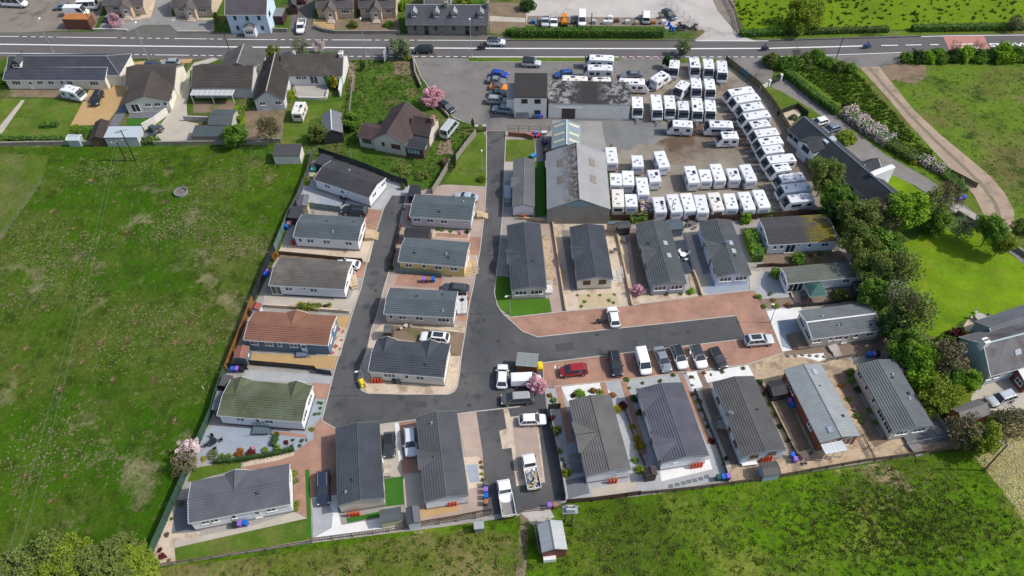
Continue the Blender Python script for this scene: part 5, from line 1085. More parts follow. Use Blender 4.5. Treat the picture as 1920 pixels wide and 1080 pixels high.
    for s in (-1, 1):
        mb = MB(); mb.box(X0-.03, X0+.03, s*.95-.12, s*.95+.12, .7, .95); obj('tail_light', mb, REDL, root)
    if kind == 'camp':
        pass
PROTO = {}
def caravan(label, group, fx, fy, rx, ry, kind='tour', zf=.9, zr_=2.55, name='caravan'):
    """front nose pixel (at zf) and rear roof edge pixel (at 2.55)"""
    A, B = W(fx, fy, zf), W(rx, ry, zr_); A.z = B.z = 0; d = A-B; L = d.length; Lq = min((4.3, 5.0, 5.7, 6.4, 7.0), key=lambda q: abs(q-L))
    c = B+d*.5; mw = frame((c.x, c.y), math.atan2(d.y, d.x)); k = (Lq, kind, rnd.randint(0, 2))
    if k not in PROTO:
        r_ = empty(name, mw, label, 'caravan', group); caravan_parts(r_, Lq, kind, hash(k[2])+int(Lq*10)); PROTO[k] = r_; return r_
    return copytree(PROTO[k], mw, label, group)
def zc(x, y): return (1130+x/5.818, 260+y/5.82)
GA = 'white caravans facing the camera in block rows of the sales yard'
for lab, f, r_ in [('caravan at the back left of the three standing against the road verge', (1302.5, 143), (1301, 106)), ('middle caravan of the three standing against the road verge', (1328, 146), (1327, 107.5)), ('rightmost of the three caravans against the verge, with the tall dark window', (1353, 153), (1353, 111.5)),
                   ('caravan in the second rank, below the back left one', (1305, 182), (1304, 144)), ('caravan in the second rank, below the middle one', (1331, 184), (1329, 146)),
                   ('front rank caravan second from the right before the gravel aisle', (1307, 226), (1306, 182)), ('front rank caravan at the right end beside the gravel aisle', (1331, 226), (1331, 185)),
                   ('lone caravan against the garage end wall', (1195, 219), (1195, 180)), ('front rank caravan third from the garage side, left of the pair', (1232, 223), (1229, 176)), ('front rank caravan with full dark window right of the pair', (1256, 222), (1254, 176)), ('shorter front rank caravan with three roof hatches in a line', (1281, 223), (1280, 188))]:
    caravan('white '+lab, GA, *f, *r_)
GB = 'white caravans in the slanting right-hand row'
rowd = [((1358, 186), (1412, 166)), ((1368, 200), (1423, 179)), ((1378, 215), (1433, 195)), ((1386, 231), (1442, 211)), ((1395, 247), (1444, 228)), ((1403, 263), (1461, 244)), ((1411, 279), (1468, 260)), ((1420, 294), (1468, 276)), ((1427, 312), (1492, 293)), ((1439, 328), (1481, 310)), ((1449, 348), (1510, 328)), ((1456, 366), (1520, 347)), ((1464, 385), (1527, 367))]
for i, (f, r_) in enumerate(rowd):
    caravan('white caravan in the slanting right-hand row, '+nth(i, len(rowd), 'the road end', 'the one nearest the road', 'the one nearest the park homes'), GB, *f, *r_, zf=1.0)
caravan('white caravan in the aisle with red-trimmed side, left of the two', 'white caravans', 1249, 241, 1301, 232, zf=1.0)
caravan('white caravan in the aisle just left of the slanting row', 'white caravans', 1319, 243, 1375, 232, zf=1.0)
caravan('small white caravan with red side stripe alone in the aisle', 'white caravans', 1344, 265, 1382, 252, zf=1.0)
caravan('white caravan beside the road verge behind its twin, rear one', 'white caravans', 1097, 118, 1151, 108, zf=1.0)
caravan('white caravan with an open dark door in the forecourt', 'white caravans', 1094, 137, 1148, 126, zf=1.0)
caravan('white caravan partly hidden behind the left of the peeling roof', 'white caravans', 1052, 154, 1101, 148, 'old', zf=1.4)
caravan('white caravan whose roof just shows over the middle of the peeling roof', 'white caravans', 1107, 158, 1146, 149, 'old', zf=1.4)
caravan('white caravan slanting out past the right end of the peeling roof', 'white caravans', 1215, 163, 1162, 151, zf=1.2)
caravan('white caravan standing askew with its plain back to the camera', 'white caravans', 1253, 137, 1225, 150, zf=1.8)
caravan('small white caravan beside the dark conifer at the verge', 'white caravans', 1262, 138, 1265, 117, 'tour')
caravan('white caravan turned slightly askew between the conifer and the block', 'white caravans', 1268, 181, 1286, 152)
# rear ends towards the camera: front nose is up
GCb = 'white caravans with their backs to the camera'
def back(lab, x, yt, x2, yb, kind='flat', grp=GCb):
    """x,yt = middle of far roof edge; x2,yb = middle of near roof edge (zoomed table coordinates)"""
    a, b = zc(x, yt), zc(x2, yb); A, B = W(*a, 2.55), W(*b, 2.55); A.z = B.z = 0; d = A-B; L = d.length+.1
    Lq = min((3.6, 4.3, 5.0, 5.7, 6.4, 7.0), key=lambda q: abs(q-L)); c = B+d*.5; mw = frame((c.x, c.y), math.atan2(d.y, d.x)); k = (Lq, kind, rnd.randint(0, 2))
    if k not in PROTO: r_ = empty('caravan', mw, lab, 'caravan', grp); caravan_parts(r_, Lq, kind, k[2]+int(Lq*10)); PROTO[k] = r_; return
    copytree(PROTO[k], mw, lab, grp)
back('white caravan partly hidden by the right edge of the big shed roof', 85, 80, 108, 252)
back('compact white caravan alone between the shed and the large white one', 372, 185, 385, 275)
back('large plain white caravan alone at the top of the lower yard', 610, 120, 675, 300)
back('small white caravan tucked beside the big shed, upper of the left column', 143, 388, 146, 470)
back('white caravan second from the shed in the upper left cluster', 272, 335, 282, 495)
back('white caravan with blue roof panel at the right of the left cluster', 545, 325, 578, 455)
back('long white caravan in the middle of the left cluster', 420, 400, 450, 608)
back('cream-roofed old caravan at the bottom by the big shed', 162, 535, 172, 735, 'old')
back('white caravan with a dark rear window beside the cream-roofed one', 302, 580, 318, 738)
row1 = [(945, 285, 1000, 468), (1105, 322, 1135, 452), (1220, 255, 1290, 452), (1402, 302, 1450, 445), (1540, 262, 1630, 455)]
for i, q in enumerate(row1): back('white caravan, '+nth(i, 5)+' in the row of five above the long bottom row', *q)
row2 = [(600, 612, 640, 800), (750, 588, 815, 790), (900, 578, 960, 782), (1052, 590, 1100, 800), (1200, 568, 1270, 775), (1370, 575, 1420, 760), (1530, 565, 1610, 765), (1685, 540, 1775, 745)]
for i, q in enumerate(row2): back('white caravan, '+nth(i, 8)+' in the long bottom row behind the park homes', *q, kind='old' if i == 4 else 'flat')
caravan('white touring caravan with small front window beside the cream cottage', 'white caravans in private gardens', 157, 180, 114, 162, 'tour', zf=1.2)
caravan('old white caravan with dirty roof on the cottage lawn', 'white caravans in private gardens', 564, 188, 555, 212, 'old', zf=2.5)
# flower-covered trailer in the yard
# ---------------------------------------------------------------- motorcycles with riders
def skin(name, pts, edges, rad, m, parent, mw, root=0, sub=1):
    me = bpy.data.meshes.new(name); me.from_pydata(pts, edges, []); o = bpy.data.objects.new(name, me); COL.objects.link(o)
    md = o.modifiers.new('s', 'SKIN'); md.use_smooth_shade = True
    for i, v in enumerate(me.skin_vertices[0].data): v.radius = (rad[i], rad[i]); v.use_root = (i == root)
    sm = o.modifiers.new('u', 'SUBSURF'); sm.levels = sub; sm.render_levels = sub
    dg = bpy.context.evaluated_depsgraph_get(); me2 = bpy.data.meshes.new_from_object(o.evaluated_get(dg)); bpy.data.objects.remove(o)
    me2.materials.clear(); me2.materials.append(m)
    return obj(name, None, None, parent, mw, me=me2)
def bike(label, rlabel, fx, fy, rx, ry, col, suit, rider=True, name='motorcycle', cat='motorcycle'):
    A, B = W(fx, fy), W(rx, ry); d = A-B; c = (A+B)/2; mw = frame((c.x, c.y), math.atan2(d.y, d.x)); r_ = empty(name, mw, label, cat, 'motorcycles on the road' if rider else None)
    for x in (-.7, .72):
        mb = MB(); mb.tube((x, -.07, .31), (x, .07, .31), .31, n=16); t = obj('wheel', mb, RUBBER, r_); mb = MB(); mb.tube((x, -.075, .31), (x, .075, .31), .19, n=12); obj('rim', mb, METAL, t)
    mb = MB(); mb.loft([[(x, -w_, z0), (x, w_, z0), (x, w_*1.1, z1-.08), (x, w_*.6, z1), (x, -w_*.6, z1), (x, -w_*1.1, z1-.08)] for x, w_, z0, z1 in ((-.95, .05, .7, .82), (-.6, .13, .6, .84), (-.2, .15, .35, .8), (.1, .2, .35, .98), (.4, .2, .5, 1.0), (.7, .16, .6, 1.05), (.88, .07, .75, .95))]); obj('body', mb, paint(col), r_)
    mb = MB(); mb.box(-.75, -.05, -.13, .13, .8, .87); obj('seat', mb, PLAST, r_)
    mb = MB(); mb.box(-.35, .35, -.19, .19, .22, .58); mb.tube((-.2, -.2, .3), (-.9, -.24, .45), .06, n=7); obj('engine', mb, plain((.1, .1, .1), .4), r_)
    mb = MB(); mb.tube((.5, -.1, .95), (.72, -.1, .31), .035); mb.tube((.5, .1, .95), (.72, .1, .31), .035); obj('fork', mb, METAL, r_)
    mb = MB(); mb.tube((.42, -.38, 1.06), (.5, 0, 1.0), .02); mb.tube((.42, .38, 1.06), (.5, 0, 1.0), .02); obj('handlebar', mb, BLACK, r_)
    mb = MB(); mb.add([(.75, -.15, 1.0), (.75, .15, 1.0), (.55, .14, 1.25), (.55, -.14, 1.25)], [(0, 1, 2, 3)]); obj('windshield', mb, GLASS, r_)
    mb = MB(); mb.ball((.86, 0, .88), .08, n=8, k=4); obj('headlight', mb, LAMP, r_)
    if rider:
        pts = [(-.35, 0, .92), (-.28, 0, 1.12), (-.1, 0, 1.35), (.0, 0, 1.46), (.05, 0, 1.55)]
        ed = [(0, 1), (1, 2), (2, 3), (3, 4)]; rad = [.17, .16, .19, .09, .08]
        for s in (-1, 1):
            b = len(pts); pts += [(-.08, s*.2, 1.36), (.12, s*.33, 1.14), (.38, s*.33, 1.08), (-.3, s*.13, .9), (.1, s*.25, .8), (-.1, s*.25, .42), (.04, s*.26, .34)]
            rad += [.09, .065, .05, .11, .085, .065, .05]; ed += [(2, b), (b, b+1), (b+1, b+2), (0, b+3), (b+3, b+4), (b+4, b+5), (b+5, b+6)]
        p = empty('person', mw, rlabel, 'person', 'motorcycle riders'); skin('body', pts, ed, rad, suit, p, mw)
        mb = MB(); mb.ball((.09, 0, 1.7), .15, .13, .16, n=12, k=8); hh = obj('helmet', mb, paint((.03, .03, .03)), p, smooth=True)
        mb = MB(); mb.ball((.14, 0, 1.7), .12, .11, .07, n=10, k=6); obj('visor', mb, GLASS, hh, mw, smooth=True)
        for s in (-1, 1):
            mb = MB(); mb.ball((.42, s*.33, 1.07), .055, .05, .045, n=7, k=5)
            for f in range(4): mb.tube((.43, s*(.29+.025*f), 1.09), (.47, s*(.29+.025*f), 1.05), .012, n=5)
            mb.tube((.41, s*.28, 1.06), (.44, s*.26, 1.04), .013, n=5); obj('glove', mb, BLACK, p)
bike('dark motorcycle ridden along the main road near the white off-roader', 'rider in dark clothing on the motorcycle behind the black hatchback', 893, 93, 912, 94, (.03, .03, .035), plain((.04, .04, .045)))
bike('dark blue motorcycle ridden on the road by the caravan yard entrance', 'rider in dark blue clothing near the caravan yard', 1426, 95, 1440, 94.5, (.03, .05, .1), plain((.03, .045, .08)))
bike('bright blue motorcycle ridden on the right-hand stretch of road', 'rider in bright blue clothing on the right-hand stretch of road', 1616, 91, 1633, 90.5, (.02, .1, .4), plain((.02, .08, .3)))
bike('black motor scooter standing beside the white hatchback on red paving', '', 1120, 607, 1134, 605, (.02, .02, .02), BLACK, rider=False, name='scooter', cat='scooter')
# ================================================================ vegetation
def leafm(key, c, c2, orand=.12): return mat(key, c, rough=.7, var=.22, scale=.8, fine=.2, fscale=3, col2=[(c2, .7, .52, .1)], spec=.15, orand=orand, trans=.25)
LF = {'green': leafm('leaf_green', (0.0997, 0.217, 0.029), (0.181, 0.307, 0.0363)), 'dark': leafm('leaf_dark', (0.0453, 0.0906, 0.0254), (0.0725, 0.136, 0.0326)), 'olive': leafm('leaf_olive', (.14, .19, .04), (.2, .25, .06)),
      'bright': leafm('leaf_bright', (0.181, 0.344, 0.0217), (0.271, 0.435, 0.0363)), 'lime': leafm('leaf_lime', (.2, .28, .025), (.26, .33, .04)), 'yellow': leafm('leaf_yellow', (.42, .34, .015), (.3, .3, .02)),
      'pink': leafm('blossom_pink', (.62, .32, .38), (.75, .5, .55)), 'palepink': leafm('blossom_pale', (.84, .7, .7), (.62, .5, .46)), 'brown': leafm('leaf_brown', (.16, .135, .075), (.2, .19, .1)),
      'maroon': leafm('leaf_maroon', (.09, .015, .025), (.14, .03, .03)), 'orange': leafm('leaf_orange', (.35, .14, .03), (.22, .14, .03)), 'white': leafm('blossom_white', (.65, .62, .5), (.4, .42, .25)), 'grey': leafm('leaf_grey', (.2, .25, .12), (.26, .3, .16))}
def leaf(mb, p, s, rr, up=.85):
    n = Vector((rr.gauss(0, 1), rr.gauss(0, 1), rr.gauss(0, 1)+up)).normalized(); a = n.orthogonal().normalized(); a.rotate(Matrix.Rotation(rr.uniform(0, 6.28), 3, n)); b = n.cross(a)
    a *= s*rr.uniform(.7, 1.2); b *= s*rr.uniform(.45, .8); mb.add([p-a, p-b, p+a, p+b], [(0, 1, 2, 3)])
def crown_mesh(key, seed, n, clumps, s, shape, col, cr=.34, shell=.55):
    """unit crown (radius 1, centre at z=0), leaves of size s"""
    rr = random.Random(seed); mb = MB(); cs = []
    for i in range(clumps):
        while True:
            v = Vector((rr.uniform(-1, 1), rr.uniform(-1, 1), rr.uniform(-1, 1)))
            if shell < v.length < 1: break
        if shape == 'cone': t = (v.z+1)/2; k = (1-t)*.95+.06; v = Vector((v.x*k, v.y*k, v.z))
        if shape == 'dome': v.z = abs(v.z)*1.0-.25
        v *= rr.uniform(.72, .98)*(1-cr*.35); cs.append((v, cr*rr.uniform(.6, 1.25)*(((1-(v.z+1)/2)*.8+.35) if shape == 'cone' else 1)))
    for i in range(n):
        c, r_ = rr.choice(cs); d = Vector((rr.gauss(0, 1), rr.gauss(0, 1), rr.gauss(0, 1))).normalized()*r_*rr.uniform(.35, 1)**.5
        leaf(mb, c+d, s, rr)
    me = mesh(key, mb, LF[col]); return me, cs
def limbs(rr, h, r, spread, n, mb, th, twigs=0, tips=None):
    mb.tube((0, 0, -.1), (0, 0, h*.45), th, th*.7, n=8); top = Vector((0, 0, h*.45))
    def br(p, d, l, t, lev):
        q = p+d*l; mb.tube(p, q, t, t*.6, n=5 if lev < 2 else 4, caps=False)
        if tips is not None and lev >= 1: tips.append(q)
        if lev < twigs:
            for _ in range(3 if lev else 4):
                dd = (d+Vector((rr.gauss(0, .5), rr.gauss(0, .5), rr.gauss(.12, .35)))).normalized(); br(p.lerp(q, rr.uniform(.5, 1)), dd, l*rr.uniform(.55, .8), t*.55, lev+1)
    for i in range(n):
        a = 2*math.pi*i/n+rr.uniform(-.3, .3); d = Vector((math.cos(a)*spread, math.sin(a)*spread, rr.uniform(.6, 1.1))).normalized()
        br(Vector((0, 0, h*rr.uniform(.28, .45))), d, (h*.45)*rr.uniform(.7, 1), th*.5, 0)
CM = {}
def get_crown(kind, col, var):
    k = (kind, col, var)
    if k in CM: return CM[k]
    sd = abs(hash(kind+col)) % 1000+var if False else sum(map(ord, kind+col))+var*37
    P = {'broad': (7500, 60, .058, 'ball', .25, .3), 'fine': (8500, 64, .045, 'ball', .23, .25), 'cone': (1500, 34, .13, 'cone', .3, .4), 'bush': (1300, 22, .11, 'dome', .36, .3), 'small': (260, 9, .22, 'dome', .5, .2), 'blossom': (2600, 46, .07, 'ball', .2, .3), 'round': (2600, 60, .08, 'dome', .2, .82), 'sparse': (1600, 40, .06, 'ball', .26, .4), 'big': (4200, 50, .07, 'dome', .3, .45)}[kind]
    CM[k] = crown_mesh('crown_'+kind+'_'+col, sd, P[0], P[1], P[2], P[3], col, P[4], P[5]); return CM[k]
TM = {}
def trunkmesh(kind, var):
    k = (kind, var)
    if k not in TM:
        rr = random.Random(var*11+len(kind)); mb = MB()
        if kind == 'bare': limbs(rr, 1.15, 1, 1.0, 7, mb, .035, twigs=4)
        else: limbs(rr, 1.3, 1, .8, 5, mb, .05, twigs=1)
        TM[k] = mesh('trunk_'+kind, mb, BARK); 
    return TM[k]
def tree(label, kind, col, px, py, r, h, group='trees', var=0, cat='tree', name='tree', sq=1.0):
    """px,py = pixel of crown centre; r crown radius, h total height"""
    zc_ = h-r*sq; zc_ = max(zc_, r*sq*.55); c = W(px, py, zc_); rz = rnd.uniform(0, 6.28)
    root = empty(name, frame((c.x, c.y), rz), label, cat, group)
    if kind == 'bare':
        o = obj('trunk', None, None, root, me=trunkmesh('bare', var)); o.scale = (r/1.0, r/1.0, h/1.25)
        if col:
            me, _ = get_crown('sparse', col, var); o = obj('crown', None, None, root, me=me); o.location = (0, 0, zc_); o.scale = (r, r, r*sq)
        return root
    me, _ = get_crown(kind, col, var)
    o = obj('trunk', None, None, root, me=trunkmesh('tree', var)); o.scale = (r*.7, r*.7, (zc_+r*.4)/1.3)
    o = obj('crown', None, None, root, me=me); o.location = (0, 0, zc_); o.scale = (r*rnd.uniform(.88, 1.22), r*rnd.uniform(.84, 1.1), r*sq*rnd.uniform(.85, 1.05)); return root
def bush(label, col, px, py, r, h=None, kind='bush', group=None, name='shrub', cat='shrub', var=0, pot=None):
    h = h or r*1.3; c = W(px, py, h*.4); root = empty(name, frame((c.x, c.y), rnd.uniform(0, 6)), label, cat, group); z0 = 0
    if pot:
        mb = MB(); mb.tube((0, 0, 0), (0, 0, .35), r*.4, r*.55, n=10); obj('pot', mb, pot, root); z0 = .3
    else:
        mb = MB()
        for i in range(4): a = i*1.57; mb.tube((0, 0, 0), (math.cos(a)*r*.4, math.sin(a)*r*.4, h*.6), .03, .015, n=4)
        obj('stem', mb, BARK, root)
    me, _ = get_crown(kind, col, var); o = obj('foliage', None, None, root, me=me); k = .78 if kind != 'cone' else .5
    o.scale = (r, r, h*k); o.location = (0, 0, z0+(h*.25 if kind != 'cone' else h*.5)); return root
G_B = 'trees of the belt between the park homes and the farmhouse'
for i, t in enumerate([('tall soft green tree at the farmhouse wall by the end of the caravan row', 'fine', 'olive', 1548, 325, 4.3, 9.5), ('mid green tree below the soft green one at the last white caravan', 'broad', 'green', 1572, 372, 3.8, 7.5), ('dark green tree in the gap beside the mossy roofed home', 'broad', 'dark', 1562, 400, 3.0, 5),
    ('olive spring-leafed tree in front of the farmhouse roof', 'fine', 'olive', 1612, 405, 4.3, 9), ('brownish budding tree at the middle of the farmhouse', 'bare', 'brown', 1655, 405, 4.0, 8), ('full bright green tree with visible trunk at the farmhouse end', 'broad', 'bright', 1703, 392, 4.4, 10),
    ('brown leafless tree by the gravel lane beside the bright green tree', 'bare', 'olive', 1752, 385, 3.8, 8), ('reddish-brown budding tree overhanging the gravel lane', 'bare', 'brown', 1780, 365, 3.2, 7), ('green understorey tree on the lawn edge', 'broad', 'green', 1755, 415, 3.0, 5), ('olive tree right of the mossy roofed home', 'fine', 'olive', 1612, 455, 4.2, 9),
    ('dense green tree left of the bright lawn', 'broad', 'green', 1652, 462, 4.0, 8), ('grey-green willow-like tree at the lawn corner', 'fine', 'olive', 1640, 505, 4.4, 8.5), ('sparse brown-green tree leaning over the bright lawn', 'bare', 'olive', 1690, 505, 4.2, 8), ('very dark evergreen tree behind the dark end shed', 'broad', 'dark', 1662, 520, 3.0, 6.5),
    ('shaded green tree next to the silver-grey roofed home', 'broad', 'green', 1642, 552, 3.6, 7), ('large spreading half-bare tree on the lawn side', 'bare', 'olive', 1712, 588, 4.8, 9), ('grey twiggy tree behind the large spreading one', 'bare', 'grey', 1688, 560, 4.0, 8), ('dark green tree at the back corner of the silver-grey roofed home', 'broad', 'dark', 1672, 610, 3.2, 6),
    ('green bushy tree above the far right park home', 'broad', 'green', 1697, 652, 3.6, 6.5), ('bright leafy tree in the middle of the right-hand shrubbery', 'broad', 'bright', 1722, 668, 3.4, 6), ('bright green low tree beside the roof corner of the far right home', 'broad', 'bright', 1733, 702, 3.2, 5), ('brown twiggy tree before the white-edged gable', 'bare', 'brown', 1775, 670, 4.0, 7.5),
    ('rounded bright shrub tree left of the slated gable', 'broad', 'bright', 1818, 714, 2.3, 4.2), ('green tree between the shrubbery and the garage', 'broad', 'green', 1782, 705, 2.8, 5), ('pale green arching tree by the fence of the far right home', 'fine', 'lime', 1762, 742, 3.6, 5.5), ('lime green tree at the lower right fence corner', 'broad', 'lime', 1845, 822, 3.2, 6),
    ('brown leafless thicket tree at the right edge', 'bare', 'brown', 1895, 790, 3.6, 6), ('brown leafless tree beside the corrugated garage', 'bare', 'brown', 1815, 810, 3.6, 6), ('broad green tree beside the bend of the dirt track', 'broad', 'green', 1862, 425, 3.4, 8), ('yellow-green tree over the garden wall by the track', 'fine', 'lime', 1880, 455, 2.9, 6),
    ('pale twiggy tree inside the garden wall by the track', 'bare', 'grey', 1805, 428, 2.6, 5), ('olive tree at the right edge below the track bend', 'fine', 'olive', 1915, 428, 2.6, 5.5)]):
    t = list(t); t[5] *= .9; tree(t[0], *t[1:], group=G_B, var=i % 3)
for t in [('round clipped green bush beside the maroon shrub', 'round', 'green', 1772, 643, 1.9, 2.3), ('pale yellow-green spring tree standing alone in the top right pasture', 'fine', 'lime', 1508, 28, 5.6, 9), ('pale green tree beside the yard entrance at the roadside', 'fine', 'grey', 1281, 88, 2.0, 4.2), ('pale green tree with pinkish edge beside the roadside billboard', 'fine', 'grey', 749, 88, 2.7, 5.5),
          ('round olive tree at the roadside behind the L-shaped cottage', 'broad', 'olive', 511, 101, 2.1, 4), ('thin nearly bare tree at the roadside near the pickup lane', 'bare', 'grey', 562, 88, 2.4, 5), ('thin pink-budded tree at the roadside', 'bare', 'palepink', 598, 85, 1.7, 4), ('green round tree over the boundary shed', 'broad', 'green', 441, 254, 3.0, 5.5),
          ('tall brown twiggy tree in the narrow brown garden', 'bare', 'brown', 502, 240, 2.8, 7), ('grey-green feathery tree beside the ribbed roof outbuilding', 'fine', 'olive', 598, 247, 2.2, 4.5), ('green bush tree right of the ribbed roof outbuilding', 'broad', 'green', 660, 228, 2.3, 4), ('leafless brown tree above the red road patch, left', 'bare', None, 1790, 92, 2.0, 4.5),
          ('leafless brown tree above the red road patch, right', 'bare', None, 1832, 92, 2.2, 4.5), ('bare grey tree at the roadside hedge near the lay-by', 'bare', None, 1492, 104, 2.0, 4), ('dark green conifer tree behind the caravan verge', 'cone', 'dark', 1252, 112, 1.5, 3.6), ('lone leafless tree at the top right verge', 'bare', 'brown', 1905, 42, 1.9, 4)]:
    tree(*t)
for t in [('large pink cherry blossom tree at the forecourt edge', 'blossom', 'pink', 811, 180, 3.1, 5.5), ('pink cherry blossom tree beside the white panel van', 'blossom', 'pink', 1006, 721, 2.0, 3.8), ('pale pink blossom tree at the green boundary fence', 'blossom', 'palepink', 354, 841, 1.9, 3.6), ('small pink magnolia before the grey walled home', 'blossom', 'pink', 1196, 543, 1.25, 2.4), ('pale pink blossom tree beside the rusty container', 'bare', 'pink', 216, 38, 2.0, 3.8)]:
    tree(*t, group='blossom trees')
tree('brown budding shrub tree below the pale pink blossom at the fence', 'sparse', 'brown', 343, 868, 2.3, 3.6)
for i, t in enumerate([(60, 1068, 4.6, 3), (115, 1058, 4.2, 2.8), (165, 1064, 4.6, 3.2), (215, 1056, 4.2, 3), (258, 1064, 3.6, 2.8), (15, 1082, 4, 3)]):
    tree('yellow-green thicket tree along the bottom left edge, '+['second', 'third', 'fourth', 'fifth', 'last', 'first'][i]+' from the left corner', 'fine', 'lime' if i % 3 == 1 else 'olive', *t, group='thicket along the bottom left edge', var=i % 3, sq=.5)
tree('pale brown twiggy thicket tree in the bottom left corner', 'bare', 'olive', 85, 1035, 3.2, 2.6, group='thicket along the bottom left edge')
# roadside hedge shrubs on the right of the road
for i, (x, y, r) in enumerate([(1448, 110, 2.6), (1468, 118, 2.2), (1490, 116, 2.4), (1512, 112, 2.2), (1530, 104, 2.4), (1552, 116, 1.8), (1575, 123, 1.8), (1595, 127, 1.6)]):
    bush('roadside shrub between the lay-by and the yard entrance, '+nth(i, 8), 'green' if i % 3 else 'olive', x, y, r, r*1.4, group='roadside shrubs by the lay-by', var=i % 3, kind='big')
for i, (x, y, r) in enumerate([(1703, 106, 2.0), (1722, 104, 2.2), (1742, 106, 2.0), (1762, 102, 2.4), (1788, 104, 2.2), (1812, 99, 2.6), (1840, 104, 2.2), (1862, 101, 2.3), (1882, 97, 3.2), (1908, 100, 2.4), (1930, 100, 2.4)]):
    bush('roadside bush below the red road patch, '+nth(i, 11), ['green', 'dark', 'bright'][i % 3], x, y, r, r*1.4, group='roadside bushes below the red patch', var=i % 3, kind='big')
def hedge(label, pts, wd, h, col, group=None, dens=34, s=.17, name='hedge', bumpy=.15):
    P = [W(*p) for p in pts]; o = P[0]; root = empty(name, frame((o.x, o.y), 0), label, 'hedge', group); P = [p-o for p in P]; rr = random.Random(int(o.x*10)); core = MB(); mb = MB()
    for a, b in zip(P, P[1:]):
        d = b-a; L_ = d.length; d.normalize(); n = Vector((-d.y, d.x, 0)); k = wd/2-.12
        core.loft([[a-n*k, a+n*k, a+n*k*.9+Vector((0, 0, h-.15)), a-n*k*.9+Vector((0, 0, h-.15))], [b-n*k, b+n*k, b+n*k*.9+Vector((0, 0, h-.15)), b-n*k*.9+Vector((0, 0, h-.15))]])
        for i in range(int(L_*dens*(wd+2*h)*.5)):
            t = rr.uniform(0, L_); side = rr.random()*(wd+2*h); hh = h*(1+bumpy*math.sin(t*1.7+o.x)*.5+rr.gauss(0, bumpy*.3))
            if side < wd: q = a+d*t+n*(side-wd/2)+Vector((0, 0, hh))
            elif side < wd+h: q = a+d*t+n*(wd/2+rr.gauss(0, .06))+Vector((0, 0, (side-wd)/h*hh))
            else: q = a+d*t-n*(wd/2+rr.gauss(0, .06))+Vector((0, 0, (side-wd-h)/h*hh))
            leaf(mb, q, s, rr)
    c = obj('foliage', mb, LF[col], root); obj('core', core, LF['dark'], root)
hedge('tall clipped green hedge between the yard and the main road', [(958, 68), (1100, 68.5), (1243, 69)], 1.6, 1.9, 'green', dens=40)
hedge('low field hedge along the pasture, left stretch', [(1388, 67), (1430, 66), (1470, 64)], 1.6, 1.3, 'green')
hedge('low field hedge along the pasture, middle stretch', [(1475, 64), (1560, 61.5), (1665, 58.5)], 1.5, 1.2, 'olive')
hedge('low field hedge along the pasture, right stretch', [(1708, 57.5), (1800, 56), (1990, 53)], 1.6, 1.4, 'green')
hedge('dark hedge along the upper side of the gravel lane', [(1472, 140), (1505, 168), (1540, 196), (1568, 214)], 1.6, 1.6, 'green')
hedge('pale pink flowering hedge beside the gravel lane, upper long stretch', [(1586, 213), (1605, 230), (1635, 250), (1668, 272)], 3.0, 1.6, 'palepink', dens=55, bumpy=.5)
hedge('pale pink flowering hedge beside the gravel lane, lower stretch', [(1722, 300), (1745, 312), (1772, 326)], 2.2, 1.2, 'palepink', dens=50, bumpy=.5)
hedge('green shrub border between the pink hedges', [(1664, 272), (1690, 288), (1716, 304)], 2.4, 1.3, 'olive', bumpy=.5)
hedge('green shrub border at the foot of the lane fence', [(1770, 330), (1790, 345), (1806, 362)], 2.0, 1.1, 'green', bumpy=.5)
hedge('bright green tall hedge between two right-hand park homes', [(1402, 440), (1410, 465), (1420, 492)], 1.9, 1.9, 'bright', bumpy=.4)
hedge('yellow-green shrub hedge behind the grey walled home', [(1180, 416), (1213, 413)], 1.4, 1.2, 'lime', bumpy=.4)
hedge('narrow dark green clipped hedge around the slate garden', [(402, 868), (452, 864), (500, 856), (552, 844)], .7, .9, 'dark', s=.12)
hedge('short dark green clipped hedge splitting the slate garden', [(512, 838), (518, 826), (521, 814)], .7, .9, 'dark', s=.12)
hedge('short dark hedge on the lawn of the cream cottage', [(78, 238), (110, 236)], 1.2, .9, 'green')
hedge('bright green garden hedge beside the garage', [(446, 232), (458, 205)], 1.2, 1.2, 'lime')
hedge('scrubby green growth at the roadside behind the L-shaped cottage', [(555, 106), (600, 107), (632, 107)], 1.2, 1.0, 'green', bumpy=.5)
hedge('overgrown hedge along the field boundary wall, left part', [(0, 262), (60, 263), (118, 264)], 1.4, .9, 'green', bumpy=.5)
hedge('overgrown scrub along the boundary wall before the cabin', [(185, 266), (240, 268), (300, 268)], 1.6, .9, 'olive', bumpy=.5)
hedge('golden low hedge in front of the weathered-roof home', [(558, 577), (580, 578), (603, 578)], 1.3, .9, 'yellow', s=.14, bumpy=.3)
